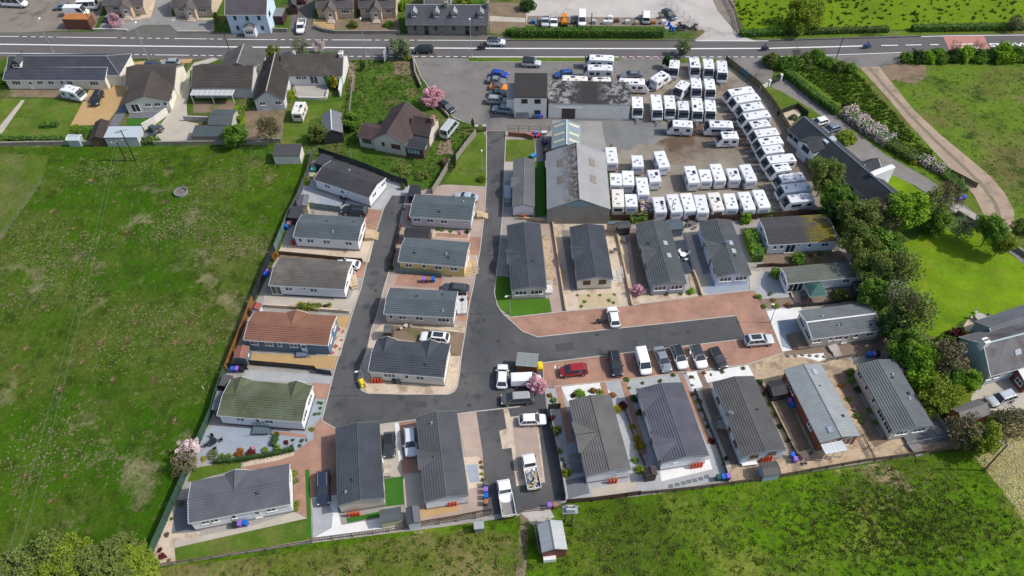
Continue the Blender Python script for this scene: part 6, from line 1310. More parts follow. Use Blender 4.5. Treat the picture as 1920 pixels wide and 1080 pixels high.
# small garden shrubs (label, colour, x, y, radius, height, kind)
for a in [('golden conifer bush beside its dark green twin in the cottage court', 'yellow', 628, 156, 1.3, 3.6, 'cone'), ('dark green conifer beside the golden one in the cottage court', 'green', 615, 153, 1.2, 3.4, 'cone'), ('yellow-green shrub at the corner of the L-shaped cottage', 'lime', 541, 178, 1.8, 2.0, 'bush'),
          ('dark conifer in the overgrown plot by the road', 'dark', 680, 123, 1.0, 3.0, 'cone'), ('slim dark conifer at the driveway gate', 'dark', 886, 231, .5, 3.0, 'cone'), ('dark conifer standing in the gap of the grey fence', 'dark', 850, 305, .8, 3.4, 'cone'), ('brown-red shrub beside the dark conifer in the fence gap', 'brown', 838, 302, 1.3, 1.6, 'bush'),
          ('yellow-topped box shrub beside the entrance road', 'lime', 904, 334, .9, 1.5, 'round'), ('large golden-green mound beside the farmhouse drive', 'lime', 1589, 255, 2.3, 2.2, 'round'), ('pale rounded shrub in the farmhouse courtyard', 'grey', 1489, 219, 1.0, 1.3, 'round'), ('small golden shrub by the pink hedge', 'yellow', 1712, 303, .9, 1.1, 'round'),
          ('lime shrub over the lane fence above the golden one', 'lime', 1696, 285, 1.5, 1.8, 'bush'), ('maroon acer shrub beside the bright yellow bush', 'maroon', 1795, 626, 1.5, 1.8, 'bush'), ('bright yellow flowering bush beside the patio', 'yellow', 1812, 630, 1.3, 1.4, 'bush'), ('yellow-green bush beside the roadside billboard', 'lime', 762, 106, .9, 1.8, 'bush'),
          ('white flowering bush beside the roadside billboard', 'white', 745, 98, .9, 1.8, 'bush'), ('conifer at the right of the sand-coloured bungalow by the blue house', 'lime', 405, 32, 1.1, 3.0, 'cone'), ('round green shrub in the bungalow front garden', 'olive', 662, 44, 1.3, 1.8, 'bush'), ('dark green shrub in the garden left of the stone terrace', 'green', 728, 45, 1.3, 1.4, 'bush'),
          ('green bush right of the stone terrace', 'green', 957, 58, 1.3, 1.6, 'bush'), ('dark green tree-sized shrub at the top right of the terrace', 'dark', 990, 8, 2.2, 3.5, 'bush'), ('lime tree-sized shrub behind the terrace chimney', 'lime', 870, 2, 2.2, 3, 'bush'), ('green shrub between the terrace and the last bungalow', 'bright', 757, 8, 1.6, 3.0, 'bush'),
          ('bright green sapling hedge bush behind the last white caravans', 'bright', 1398, 408, 1.2, 2.4, 'bush'), ('green bush at the end of the long bottom caravan row', 'green', 1437, 400, 1.4, 1.4, 'bush'), ('round green bush between the two far right homes', 'green', 1497, 485, 1.6, 2.0, 'bush'), ('olive bush in the garden left of the gazebo', 'green', 1455, 512, 1.2, 2.0, 'bush'),
          ('olive bush right of the green gazebo', 'olive', 1575, 553, 1.4, 1.8, 'bush'), ('yellowish plant behind the askew home corner', 'lime', 574, 338, .9, 1.6, 'bush'), ('golden brown bush against the dark fence, left lane', 'orange', 514, 480, 1.0, 1.3, 'bush'), ('conifer pot shrub at the head of the left lane', 'olive', 755, 350, .8, 1.6, 'cone'), ('dark round bush at the lower corner of the yellow home', 'dark', 733, 502, .7, 1.6, 'cone'),
          ('bristly brown tuft in the rough plot of the plum roofed house', 'olive', 793, 328, 1.4, 1.2, 'bush'), ('dark scrub under the plum roofed house', 'olive', 760, 316, 1.6, .8, 'bush')]:
    bush(a[0], a[1], a[2], a[3], a[4], a[5], a[6])
def row(fmt, group, items, ver=False):
    n = len(items)
    for i, it in enumerate(items): bush(fmt % (nth(i, n, 'the top', 'topmost', 'lowest') if ver else nth(i, n)), *it[:5], kind=it[5] if len(it) > 5 else 'small', group=group, var=i % 2)
row('round shrub on white gravel before the brown-grey roofed home, %s', 'shrubs in the white gravel front garden', [('orange', 1032, 741, .5, .6), ('green', 1038, 750, .6, .6), ('maroon', 1075, 740, .5, .5), ('bright', 1087, 738, .95, 1.1, 'round'), ('orange', 1111, 732, .7, .8), ('lime', 1125, 736, .7, .7), ('orange', 1148, 740, .65, .6)])
row('shrub along the black fence on the pale gravel strip, %s', 'shrubs along the black fence strip', [('maroon', 1036, 783, .6, .8), ('olive', 1044, 806, .9, 1.0, 'bush'), ('olive', 1048, 844, .6, .7), ('grey', 1056, 862, .4, .4), ('grey', 1058, 872, .4, .4), ('lime', 1063, 886, .8, .9, 'bush')], True)
row('shrub in the bed between the two lower gable homes, %s', 'shrubs between the two lower homes', [('yellow', 1158, 766, .8, .9, 'bush'), ('maroon', 1168, 760, .8, .9, 'bush'), ('lime', 1186, 800, .6, .7), ('yellow', 1194, 822, .7, .8, 'bush'), ('yellow', 1199, 834, .9, 1.0, 'bush'), ('green', 1191, 862, .6, .7), ('lime', 1200, 880, .8, 1.0, 'bush')], True)
row('shrub in the slate chip border above the clipped hedge, %s', 'shrubs along the slate chip border', [('yellow', 380, 860, .5, .5), ('grey', 397, 852, .9, 1.1, 'bush'), ('green', 415, 856, .5, .9), ('lime', 427, 855, .5, .8), ('orange', 448, 848, .9, .7, 'bush'), ('maroon', 470, 848, .8, .6, 'bush'), ('pink', 476, 840, .5, .6), ('lime', 496, 843, .5, .8), ('lime', 519, 839, .6, 1.0)])
row('round potted shrub beside the gable of the green-roofed home, %s', 'potted shrubs beside the green-roofed home', [('green', 597, 755, .3, .4), ('green', 603, 756, .3, .4), ('green', 600, 765, .3, .4), ('green', 591, 776, .35, .4), ('green', 598, 775, .3, .4), ('lime', 585, 804, .45, .5)])
row('little plant on gravel before the brown shuttered home, %s', 'plants on the front gravel square', [('olive', 1083, 554, .3, .3), ('olive', 1090, 574, .35, .3), ('green', 1096, 565, .4, .4), ('olive', 1104, 554, .3, .3), ('olive', 1125, 554, .3, .3), ('green', 1142, 563, .4, .4), ('olive', 1150, 568, .35, .3), ('olive', 1152, 552, .3, .3)])
row('plant in the stony front bed at the paving corner, %s', 'plants in the paving corner bed', [('lime', 1423, 555, .7, .8), ('lime', 1432, 574, .5, .6), ('orange', 1450, 562, .6, .4), ('lime', 1455, 573, .7, .5), ('orange', 1478, 572, .7, .8), ('grey', 1444, 550, .5, .5)])
row('shrub at the front of the grey walled home, %s', 'shrubs at the grey walled home', [('green', 1222, 552, .35, .4), ('olive', 1250, 550, .4, .8), ('olive', 1277, 551, .4, .5), ('bright', 1296, 545, .8, 1.1, 'bush')])
row('shrub on the white stone bed of the blue-grey home, %s', 'shrubs on the white stone beds', [('brown', 1297, 707, .45, .4), ('grey', 1299, 722, .3, .3), ('orange', 1321, 699, .4, .4), ('grey', 1333, 702, .3, .3), ('brown', 1354, 696, .45, .4), ('brown', 1394, 690, .4, .4)])
row('small clump on the pale front gravel of the purple-grey roofed home, %s', 'clumps on the pale front gravel', [('lime', 1175, 711, .55, .7), ('green', 1180, 727, .35, .3), ('brown', 1205, 718, .35, .3), ('olive', 1238, 714, .4, .4), ('olive', 1263, 702, .4, .5)])
row('planter shrub between the two far right lower homes, %s', 'planters between the far right homes', [('green', 1595, 697, .8, 1.1, 'bush'), ('green', 1597, 712, .6, .8), ('orange', 1577, 722, .5, .5), ('dark', 1608, 730, .6, .7), ('white', 1602, 768, .4, .5), ('green', 1607, 780, .6, .6), ('green', 1632, 770, .6, .5), ('green', 1642, 792, .6, .5), ('olive', 1592, 748, .5, .5), ('green', 1615, 790, .5, .5)])
row('shrub at the gable of the bottom left grey-roofed home, %s', 'shrubs at the bottom left home gable', [('lime', 552, 888, .6, .7), ('olive', 554, 901, .5, .5), ('lime', 556, 944, .6, .6), ('lime', 553, 954, .5, .5)])
row('dark plant on the sloping pale bed in the bottom left corner, %s', 'plants on the corner bed', [('maroon', 299, 1032, .4, .4), ('maroon', 305, 1042, .6, .5), ('orange', 317, 1050, .35, .3), ('brown', 313, 1003, .4, .4), ('brown', 338, 944, .6, .5), ('green', 322, 972, .35, .3)])
row('shrub beside the golden hedge of the weathered-roof home, %s', 'shrubs beside the golden hedge', [('maroon', 610, 574, .5, 1.0), ('green', 618, 571, .5, .5), ('yellow', 617, 578, .5, .4)])
row('planting in the narrow bed below the topmost island home, %s', 'plants in the island bed', [('green', 820, 431, .4, .4), ('lime', 829, 431, .4, .5), ('green', 845, 434, .4, .4), ('pink', 864, 436, .5, .6), ('dark', 876, 434, .5, .6)])
row('plant by the fence of the cream bottom home, %s', 'plants by the bottom fence beds', [('orange', 902, 866, .35, .4), ('olive', 903, 876, .35, .4), ('lime', 904, 888, .35, .4), ('olive', 906, 900, .4, .4), ('orange', 909, 908, .4, .4)])
row('bushy plant at the roadside garden of the far left home, %s', 'plants at the far left', [('bright', 3, 150, 1.2, 1.6, 'bush'), ('green', 5, 262, 1.4, 1.2, 'bush'), ('lime', 140, 238, 1.0, .9, 'bush'), ('green', 156, 244, 1.4, 1.1, 'bush')])
bush('green shrub at the front corner of the purple-grey roofed home', 'dark', 1191, 745, .8, 1.0); bush('dark shrub on the side path of the purple-grey roofed home', 'dark', 1198, 772, .6, .9)
row('pot plant left of the far right home, %s', 'pot plants at the far right home', [('dark', 1612, 712, .4, .4), ('green', 1619, 728, .35, .4), ('dark', 1626, 742, .4, .4), ('dark', 1634, 758, .45, .4), ('green', 1641, 768, .45, .5), ('dark', 1649, 782, .4, .4), ('olive', 1656, 796, .4, .4)], True)
row('planting against the right fence of the park, %s', 'planting along the right fence', [('olive', 1712, 735, .5, .5), ('green', 1722, 750, .5, .6), ('grey', 1733, 762, .4, .4), ('dark', 1741, 775, .5, .5), ('olive', 1750, 790, .5, .5)], True)
row('plant on the divider beside the tiled home, %s', 'plants on the dark divider', [('dark', 1424, 715, .6, .6), ('dark', 1432, 738, .45, .5), ('green', 1441, 757, .45, .5), ('olive', 1452, 778, .5, .5), ('dark', 1463, 800, .5, .5), ('dark', 1478, 825, .5, .5)], True)
row('small plant right of the purple-grey roofed home, %s', 'plants in the narrow strip', [('orange', 1298, 740, .4, .4), ('green', 1306, 752, .45, .5), ('maroon', 1313, 752, .45, .5), ('green', 1312, 768, .4, .5), ('grey', 1321, 786, .4, .4), ('dark', 1326, 800, .4, .4), ('maroon', 1333, 826, .6, .5)], True)
row('tiny plant on slate chips by the red path, %s', 'plants on the slate chips', [('maroon', 537, 830, .45, .5), ('dark', 549, 825, .3, .3), ('dark', 547, 836, .3, .3), ('dark', 566, 826, .35, .4), ('dark', 562, 836, .35, .3), ('grey', 575, 825, .3, .3)])
row('plant in the overgrown bed beside the greenish-roofed home, %s', 'plants in the overgrown bed', [('olive', 1520, 478, .6, .7), ('green', 1538, 475, .6, .6), ('grey', 1556, 476, .5, .5), ('olive', 1590, 556, .6, .7), ('dark', 1605, 560, .6, .6)])
row('shrub on the lane side of the island, %s', 'shrubs on the island lane side', [('dark', 748, 430, .35, .4), ('dark', 745, 445, .35, .4), ('olive', 740, 470, .4, .4), ('olive', 757, 392, .3, .4)], True)
# grass tussocks and rushes (nobody could count them)
def inpoly(x, y, P):
    c = False
    for i in range(len(P)):
        (x1, y1), (x2, y2) = P[i], P[i-1]
        if (y1 > y) != (y2 > y) and x < (x2-x1)*(y-y1)/(y2-y1)+x1: c = not c
    return c
def tussocks(name, m, poly, n, h, r, seed, clump=None, bl=7, at=None, sd=2.2, wd=.09):
    rr = random.Random(seed); Q = [(W(*p).x, W(*p).y) for p in poly]; xs = [q[0] for q in Q]; ys = [q[1] for q in Q]; mb = MB(); k = 0; seeds = None
    if clump: seeds = [(rr.uniform(min(xs), max(xs)), rr.uniform(min(ys), max(ys))) for _ in range(clump)]
    if at: seeds = [(W(*p).x, W(*p).y) for p in at]
    while k < n:
        if at and sd == 0:
            if k >= len(seeds): break
            x, y = seeds[int(k)]
        elif at: c = rr.choice(seeds); x, y = c[0]+rr.gauss(0, sd*1.6), c[1]+rr.gauss(0, sd)
        elif seeds: c = rr.choice(seeds); x, y = c[0]+rr.gauss(0, 3.2), c[1]+rr.gauss(0, 2.2)
        else: x, y = rr.uniform(min(xs), max(xs)), rr.uniform(min(ys), max(ys))
        if not inpoly(x, y, Q):
            if seeds or 1: k += .15
            continue
        k += 1; s = rr.uniform(.6, 1.3)
        for i in range(bl):
            a = rr.uniform(0, 6.28); q = rr.uniform(.3, 1)*r*s; bx, by = x+math.cos(a)*q*.35, y+math.sin(a)*q*.35; tx, ty = x+math.cos(a)*q, y+math.sin(a)*q; w_ = wd*s+.03; nx, ny = -math.sin(a)*w_, math.cos(a)*w_
            mb.add([(bx-nx, by-ny, 0), (bx+nx, by+ny, 0), (tx, ty, h*s*rr.uniform(.6, 1.1))], [(0, 1, 2)])
    return tag(obj(name, mb, m), kind='stuff')
def gm(key, c): return mat(key, c, rough=.9, var=.35, scale=.3, fine=.25, fscale=2, spec=.1, trans=.2)
LEFTP = [(0, 275), (440, 278), (505, 300), (575, 310), (512, 490), (447, 620), (365, 815), (265, 1040), (262, 1085), (-60, 1085), (-60, 300)]
BOTP = [(290, 1068), (600, 1018), (900, 985), (1000, 975), (1070, 950), (1400, 910), (1800, 850), (1850, 865), (1925, 990), (1960, 1100), (270, 1100)]
tussocks('grass', gm('tuft_straw', (.28, .25, .14)), LEFTP, 5200, .12, .3, 1, at=[(60, 475), (110, 492), (160, 455), (180, 325), (245, 312), (400, 420), (430, 465), (470, 478), (455, 450), (330, 440), (300, 420), (470, 300), (440, 345), (375, 350), (355, 400), (70, 440), (330, 600), (260, 590), (405, 640), (370, 700), (130, 540), (220, 660), (20, 560), (200, 860), (60, 880), (100, 810)], bl=6, wd=.03); tussocks('grass', gm('tuft_green', (.06, .115, .01)), LEFTP, 3000, .1, .4, 2, wd=.04)
tussocks('rushes', gm('tuft_brown', (.27, .18, .1)), LEFTP, 60, .28, .85, 3, bl=36, wd=.03, sd=0, at=[(255, 356), (215, 380), (310, 380), (285, 418), (240, 435), (312, 445), (375, 447), (140, 430), (100, 398), (10, 658), (50, 655), (32, 690), (83, 577), (255, 608), (285, 592), (258, 575), (240, 637), (232, 655), (192, 642), (155, 655), (155, 680), (213, 713), (290, 712), (332, 645), (356, 640), (395, 641), (420, 602), (352, 605), (380, 578), (125, 892), (49, 893), (115, 730), (60, 735), (172, 340), (520, 330), (505, 345), (330, 790), (98, 940)])
tussocks('grass', gm('tuft_bottom', (.085, .18, .008)), BOTP, 3500, .13, .36, 4, wd=.05); tussocks('rushes', gm('tuft_dark', (.06, .085, .014)), BOTP, 1700, .2, .45, 5, at=[(1640, 960), (1720, 965), (1780, 955), (1600, 985), (1560, 965), (1700, 990), (1660, 1010), (1800, 990), (1740, 1000), (1250, 995), (1150, 1025), (880, 1030), (700, 1050), (560, 1060), (1450, 1040)], bl=8, sd=3.4); tussocks('grass', gm('tuft_dry', (.22, .19, .08)), BOTP, 2000, .14, .3, 6, at=[(1665, 905), (1655, 920), (1615, 928), (1590, 935), (1750, 905), (1700, 900), (1180, 1020), (1130, 1040), (1420, 960), (960, 1050), (600, 1045), (750, 1040), (1850, 1000), (1500, 1060)], bl=6, wd=.03)
tussocks('rushes', gm('tuft_rush', (.045, .07, .012)), [(1365, 0), (1400, 55), (1700, 50), (1925, 45), (1925, 0)], 300, .4, .6, 7, clump=75, bl=12)
tussocks('grass', gm('tuft_right', (.075, .13, .016)), [(1480, 125), (1600, 130), (1700, 240), (1790, 330), (1700, 300), (1590, 205)], 2200, .4, .5, 8)
tussocks('grass', gm('tuft_right2', (.13, .17, .03)), [(1675, 150), (1740, 140), (1925, 130), (1925, 560), (1905, 390), (1850, 320), (1770, 245)], 700, .14, .42, 9)
tussocks('grass', gm('tuft_plot', (.085, .14, .02)), [(662, 112), (775, 115), (800, 170), (760, 195), (700, 230), (668, 260), (650, 290), (760, 340), (830, 345), (890, 250), (850, 225), (800, 300), (650, 295), (600, 285), (560, 275), (640, 200)], 1500, .22, .36, 10)
tussocks('grass', gm('tuft_straw2', (.5, .45, .24)), [(1830, 860), (1880, 800), (1925, 790), (1925, 980), (1880, 920)], 500, .12, .4, 11)
# ================================================================ fences, walls, posts, furniture
def fence(label, pts, h=1.7, m=WOOD, board=.15, kind='board', group=None, postm=None, name='fence', cat='fence', sp=2.4, caph=0):
    P = [W(*p) for p in pts]; P = [Vector((p.x, p.y, 0)) for p in P]; root = empty(name, frame(P[0], 0), label, cat, group); I = Matrix.Identity(4)
    for k, (a, b) in enumerate(zip(P, P[1:])):
        d = b-a; L_ = d.length
        if L_ < .2: continue
        fm = frame(a, math.atan2(d.y, d.x)); mb = MB()
        if kind == 'board':
            n = max(1, int(L_/board))
            for i in range(n): o_ = .015 if i % 2 else -.012; mb.box(i*L_/n, (i+1)*L_/n-.008, o_-.012, o_+.012, .06, h+(.0 if i % 3 else .015))
            mb.box(0, L_, -.04, -.0275, h*.25, h*.25+.09); mb.box(0, L_, -.04, -.0275, h*.8, h*.8+.09)
        elif kind == 'solid': mb.box(0, L_, -.06, .06, 0, h)
        elif kind == 'rail':
            for z in (.35, .7, 1.0): 
                if z < h: mb.box(0, L_, -.02, .02, z*h, z*h+.09)
            mb.box(0, L_, -.03, .03, h-.07, h)
            if h > .9:
                n = int(L_/.35)
                for i in range(n): mb.box(i*.35, i*.35+.07, .021, .035, .08, h-.08)
        elif kind == 'wire':
            for z in (.4, .7, 1.0): mb.tube((0, 0, z), (L_, 0, z), .012, n=4)
        elif kind == 'mesh':
            n = int(L_/.4)
            for i in range(n+1): mb.box(i*.4, i*.4+.02, -.01, .01, 0, h)
            for z in (.05, h*.5, h): mb.box(0, L_, -.012, .012, z, z+.03)
        elif kind == 'wall': mb.box(0, L_, -.12, .12, 0, h-.05); mb.box(-.02, L_+.02, -.16, .16, h-.05, h+.02)
        elif kind == 'timber': mb.box(0, L_, -.11, .11, 0, h)
        obj('panel' if kind not in ('wire', 'rail', 'wall') else {'wire': 'wire', 'rail': 'rail', 'wall': 'wall_section'}[kind], mb, m, root, fm)
        if kind in ('wall', 'timber', 'solid'): continue
        n = max(1, min(40, int(round(L_/sp))))
        for i in range(n+(k == len(P)-2)):
            mb = MB(); x = i*L_/n; mb.box(x-.05, x+.05, -.1, -.041, 0, h+.06); mb.box(x-.06, x+.06, -.11, -.035, h+.06, h+.09); obj('post', mb, postm or m, root, fm)
    return root
fence('long green board fence along the rough field, lower stretch', [(287, 1038), (352, 890), (378, 825)], 1.8, GREENWOOD)
fence('green board fence beside the slate garden', [(378, 825), (400, 775), (408, 745), (424, 700)], 1.8, GREENWOOD)
fence('brown-orange board fence behind the blue park home', [(426, 697), (440, 660), (459, 612), (476, 566)], 1.7, plain((.25, .11, .04)))
fence('dark green-grey board fence behind the weathered-roof home', [(477, 563), (492, 528), (500, 505), (516, 474)], 1.7, NAVY)
fence('teal board fence behind the second left home', [(517, 472), (530, 440), (541, 412)], 1.7, TEALWOOD)
fence('dark grey board fence at the top of the left lane, field side', [(542, 410), (560, 375), (578, 330), (588, 290)], 1.7, plain((.09, .1, .11)))
fence('black board fence behind the askew home', [(600, 290), (640, 303), (690, 320), (735, 340), (765, 350)], 1.8, NAVY)
fence('grey weathered fence beside the entrance lawn, upper part', [(893, 254), (872, 280), (856, 302)], 1.7, GREYWOOD)
fence('grey weathered fence beside the entrance lawn, lower part', [(843, 312), (828, 338), (812, 364)], 1.7, GREYWOOD)
fence('black stepped fence between the blue home and the grey gravel strip', [(470, 684), (540, 690), (592, 695), (596, 700), (622, 704)], 1.3, NAVY)
fence('dark fence between the green-roofed home and the bins', [(430, 692), (466, 693)], 1.6, NAVY)
fence('teal fence between the askew home and the second left home', [(563, 388), (600, 393), (640, 398)], 1.5, TEALWOOD)
fence('long dark timber fence below the second left home', [(524, 477), (600, 484), (640, 488), (680, 491)], .9, BROWNWOOD)
fence('low cream wall above the blue home', [(495, 575), (560, 579), (656, 587)], .7, SAND, kind='wall')
fence('teal fence behind the cream island home', [(743, 513), (790, 516), (828, 521)], 1.2, TEALWOOD)
fence('dark fence along the island lane side', [(752, 425), (742, 465), (735, 500)], 1.0, BROWNWOOD)
fence('brown timber fence along the bottom boundary, left stretch', [(288, 1064), (400, 1047), (500, 1032), (585, 1018)], .9, WOOD, kind='rail')
fence('brown timber fence along the bottom boundary below the two bottom homes', [(585, 1016), (700, 1001), (790, 988), (925, 967)], 1.1, WOOD, kind='rail')
fence('brown timber trellis fence behind the tan strip', [(790, 982), (860, 970), (922, 958)], .8, BROWNWOOD, kind='rail')
fence('black fence between the long driveway and the pale gravel strip', [(1029, 768), (1038, 820), (1048, 870), (1060, 938)], 1.6, plain((.05, .04, .045)))
fence('short black fence closing the pale gravel strip', [(1029, 768), (1050, 766)], 1.5, plain((.05, .04, .045)))
fence('dark board fence along the bottom boundary below the brown-grey roofed home', [(1062, 944), (1110, 940), (1150, 935), (1200, 928)], 1.3, BROWNWOOD)
fence('brown board fence along the bottom boundary, middle stretch', [(1200, 928), (1300, 918), (1375, 908), (1440, 899)], 1.0, WOOD)
fence('brown board fence along the bottom boundary, right stretch', [(1440, 899), (1520, 884), (1610, 868), (1700, 856), (1793, 840)], 1.0, WOOD)
fence('grey rail fence along the right boundary of the park', [(1793, 838), (1760, 795), (1720, 735), (1690, 690)], 1.1, GREYWOOD, kind='rail')
fence('dark blue-black fence between the two lower right homes', [(1302, 735), (1316, 770), (1332, 810), (1345, 840), (1366, 903)], 1.0, plain((.03, .045, .055)))
fence('dark timber fence between the red-brown home and its crazy paving neighbour', [(1615, 820), (1637, 862)], .9, BROWNWOOD, kind='rail')
fence('dark low fence right of the tiled dark roof home', [(1425, 720), (1455, 780), (1485, 840), (1495, 860)], .7, BROWNWOOD)
fence('dark planted divider between the two lower gable homes', [(1170, 765), (1185, 810), (1200, 855), (1210, 875)], .8, BROWNWOOD)
fence('pale timber beam wall right of the pinkish slabs', [(1036, 417), (1048, 500), (1061, 584)], .6, PALEWOOD, kind='timber')
fence('pale timber beam wall between the brown shuttered and grey walled homes', [(1155, 432), (1170, 500), (1185, 574)], .6, PALEWOOD, kind='timber')
fence('pale timber beam wall left of the lilac-white home', [(1300, 510), (1308, 530), (1316, 556)], .6, PALEWOOD, kind='timber')
fence('pale timber retaining wall below the small white home', [(970, 411), (1000, 413), (1024, 415)], .6, PALEWOOD, kind='timber')
fence('brown timber fence behind the sales yard caravans', [(1145, 413), (1220, 413), (1300, 414), (1400, 413), (1480, 405), (1545, 403)], 1.4, BROWNWOOD)
fence('brown timber fence along the right side of the sales yard, upper part', [(1360, 116), (1395, 143), (1420, 163)], 1.6, WOOD)
fence('brown timber fence along the right side of the sales yard, lower part', [(1420, 163), (1450, 200), (1480, 250), (1500, 290), (1525, 340)], 1.6, WOOD)
fence('black fence around the farmhouse courtyard', [(1456, 218), (1468, 212), (1494, 202), (1514, 218)], 1.2, plain((.03, .03, .03)))
fence('brown timber fence along the upper side of the pink hedge', [(1577, 200), (1600, 212), (1650, 248), (1700, 285), (1760, 315), (1830, 352)], 1.1, WOOD)
fence('low garden wall at the end of the gravel lane', [(1793, 400), (1840, 428), (1860, 440), (1905, 470), (1940, 492)], .9, STONE, kind='wall')
fence('grey field gate at the lay-by', [(1655, 123), (1684, 120)], 1.1, METAL, kind='rail', name='field_gate', cat='gate')
fence('post and wire fence at the lower right field edge', [(1820, 862), (1845, 888), (1865, 930), (1895, 968), (1925, 990)], 1.0, BROWNWOOD, kind='wire', postm=WOOD, sp=6)
fence('post and wire fence in the left field', [(82, 335), (60, 372), (28, 415), (0, 455)], 1.0, METAL, kind='wire', postm=WOOD, sp=6)
fence('stone boundary wall between the gardens and the left field, left part', [(-20, 274), (60, 272), (150, 271), (190, 271)], .9, STONE, kind='wall')
fence('stone boundary wall between the gardens and the left field, right part', [(290, 272), (360, 271), (440, 270), (505, 272)], .9, STONE, kind='wall')
fence('grey retaining wall beside the brown garden', [(460, 270), (528, 268)], 1.2, STONE, kind='wall')
fence('pale panelled wall beside the concrete drive', [(270, 244), (292, 232), (316, 214)], 1.6, render_((.6, .58, .54)), kind='wall')
fence('grey concrete wall in front of the dark green garage', [(346, 226), (392, 228)], 1.2, CONC, kind='wall')
fence('white low wall of the paved cottage court', [(560, 186), (600, 187), (612, 186), (616, 172)], .6, render_((.55, .53, .48)), kind='wall')
fence('tall white gable wall at the end of the L-shaped cottage', [(643, 150), (638, 182)], 1.8, render_((.62, .62, .62)), kind='wall')
fence('low stone wall along the road in front of the bungalows', [(588, 52), (606, 59), (630, 63), (750, 63)], .8, STONE, kind='wall')
fence('pale low wall in front of the left bungalow', [(176, 57), (208, 57), (240, 58.5)], .5, render_((.55, .52, .47)), kind='wall')
fence('pale low wall in front of the second bungalow', [(336, 61.5), (395, 61.5), (402, 57)], .5, render_((.45, .4, .35)), kind='wall')
fence('stone wall section beside the blue house drive', [(512, 59), (540, 60)], .9, STONE, kind='wall')
fence('thin wire mesh fence along the yard in front of the tyre pile', [(1246, 66), (1300, 66)], 1.5, METAL, kind='mesh')
fence('wire mesh fence along the pale access road', [(1248, 8), (1270, 22), (1292, 42), (1308, 55)], 1.6, METAL, kind='mesh')
fence('dark fence along the far side of the pale access road', [(1362, 0), (1378, 30), (1386, 66)], 1.2, plain((.06, .06, .06)), kind='rail')
fence('timber fence along the overgrown plot by the forecourt', [(775, 110), (779, 140), (790, 165)], .9, STONE, kind='wall')
fence('small brick wall at the forecourt corner by the dark hatchback', [(822, 200), (834, 212), (842, 221)], .7, STONE, kind='wall')
fence('thin fence between the cottage lawn and the overgrown plot', [(664, 145), (660, 180), (656, 215)], 1.2, GREYWOOD, kind='rail')
fence('brick wall in front of the small entrance lawn', [(953, 255), (985, 257), (1000, 262)], 1.0, BRICK, kind='wall')
fence('dark mesh fence of the play corner beside the workshop', [(953, 246), (992, 247), (1014, 248), (1030, 248)], 1.4, BLACK, kind='mesh')
fence('dark fence right of the narrow artificial lawn', [(1018, 262), (1022, 330), (1023, 400)], 1.6, plain((.03, .03, .03)))
fence('grey rail fence round the deck of the silver-grey roofed home', [(1546, 679), (1570, 674), (1605, 668)], .8, plain((.12, .12, .12)), kind='rail')
fence('wooden fence at the end of the long driveway', [(975, 962), (1020, 957), (1058, 950)], .9, WOOD, kind='rail')
fence('brown fence below the hedge between two right-hand homes', [(1418, 502), (1445, 500), (1500, 502)], .9, BROWNWOOD)
fence('dark boundary fence between the gazebo garden and the white gravel', [(1475, 578), (1540, 573), (1620, 560)], .9, plain((.05, .05, .05)))
# garden gate pillars by the lane
c = W(894, 246); gp = empty('gate_pillar', frame((c.x, c.y), 0), 'brick gate pillars with capstones beside the entrance road', 'pillar')
mb = MB()
for x in (0, 1.6): mb.box(x-.3, x+.3, -.3, .3, 0, 1.3)
obj('shaft', mb, BRICK, gp); mb = MB()
for x in (0, 1.6): mb.box(x-.38, x+.38, -.38, .38, 1.3, 1.42)
obj('cap', mb, CONC, gp)
# white gate by the lane with dark gate leaves
c = W(1424, 170); d = W(1474, 146)-c; gt = empty('driveway_gate', frame((c.x, c.y), math.atan2(d.y, d.x)), 'dark double gates between white pillars at the gravel lane', 'gate'); L_ = d.length
mb = MB(); mb.box(0, 2.4, -.05, .05, .1, 1.2); obj('white_panel', mb, plain((.6, .66, .58)), gt)
for x in (2.7, L_-1.8): mb = MB(); mb.box(x-.2, x+.2, -.2, .2, 0, 1.5); mb.box(x-.26, x+.26, -.26, .26, 1.5, 1.6); obj('pillar', mb, render_((.68, .68, .68)), gt)
mb = MB()
for i in range(14): x = 3.0+(L_-5.1)*i/13; mb.box(x-.04, x+.04, -.03, .03, .1, 1.2+.2*math.sin(i/13*math.pi))
mb.box(3.0, L_-2.1, -.035, .035, .3, .4); mb.box(3.0, L_-2.1, -.035, .035, 1.05, 1.15); obj('gate_leaf', mb, DARKT, gt)
# teal banner on the yard fence, pale unreadable lettering strokes
c = W(1386, 137); d = W(1402, 151)-c; bn = empty('banner', frame((c.x, c.y), math.atan2(d.y, d.x)), 'teal banner with pale lettering on the sales yard fence', 'banner'); L_ = d.length
mb = MB(); mb.box(0, L_, .12, .15, .5, 1.6); obj('cloth', mb, plain((.02, .16, .19), .5), bn)
mb = MB()
for i, (x, z, w_, hh) in enumerate([(.3, 1.0, .3, .3), (.75, 1.05, .35, .12), (1.25, .95, .3, .25), (1.7, 1.05, .3, .12), (2.1, .95, .25, .22)]):
    if x+w_ < L_: mb.box(x, x+w_, .15, .156, z, z+hh)
obj('lettering', mb, plain((.55, .66, .68)), bn)
# roadside billboard
c = W(726, 112); bb = empty('billboard', frame((c.x, c.y), R(75)), 'grey roadside billboard seen from behind beside the pale green tree', 'billboard')
mb = MB(); mb.box(-1.6, 1.6, -.04, .04, .5, 3.0); obj('board', mb, plain((.3, .34, .38)), bb)
for x in (-1.3, 1.3): mb = MB(); mb.box(x-.06, x+.06, .041, .15, 0, 3.1); obj('post', mb, WOOD, bb)
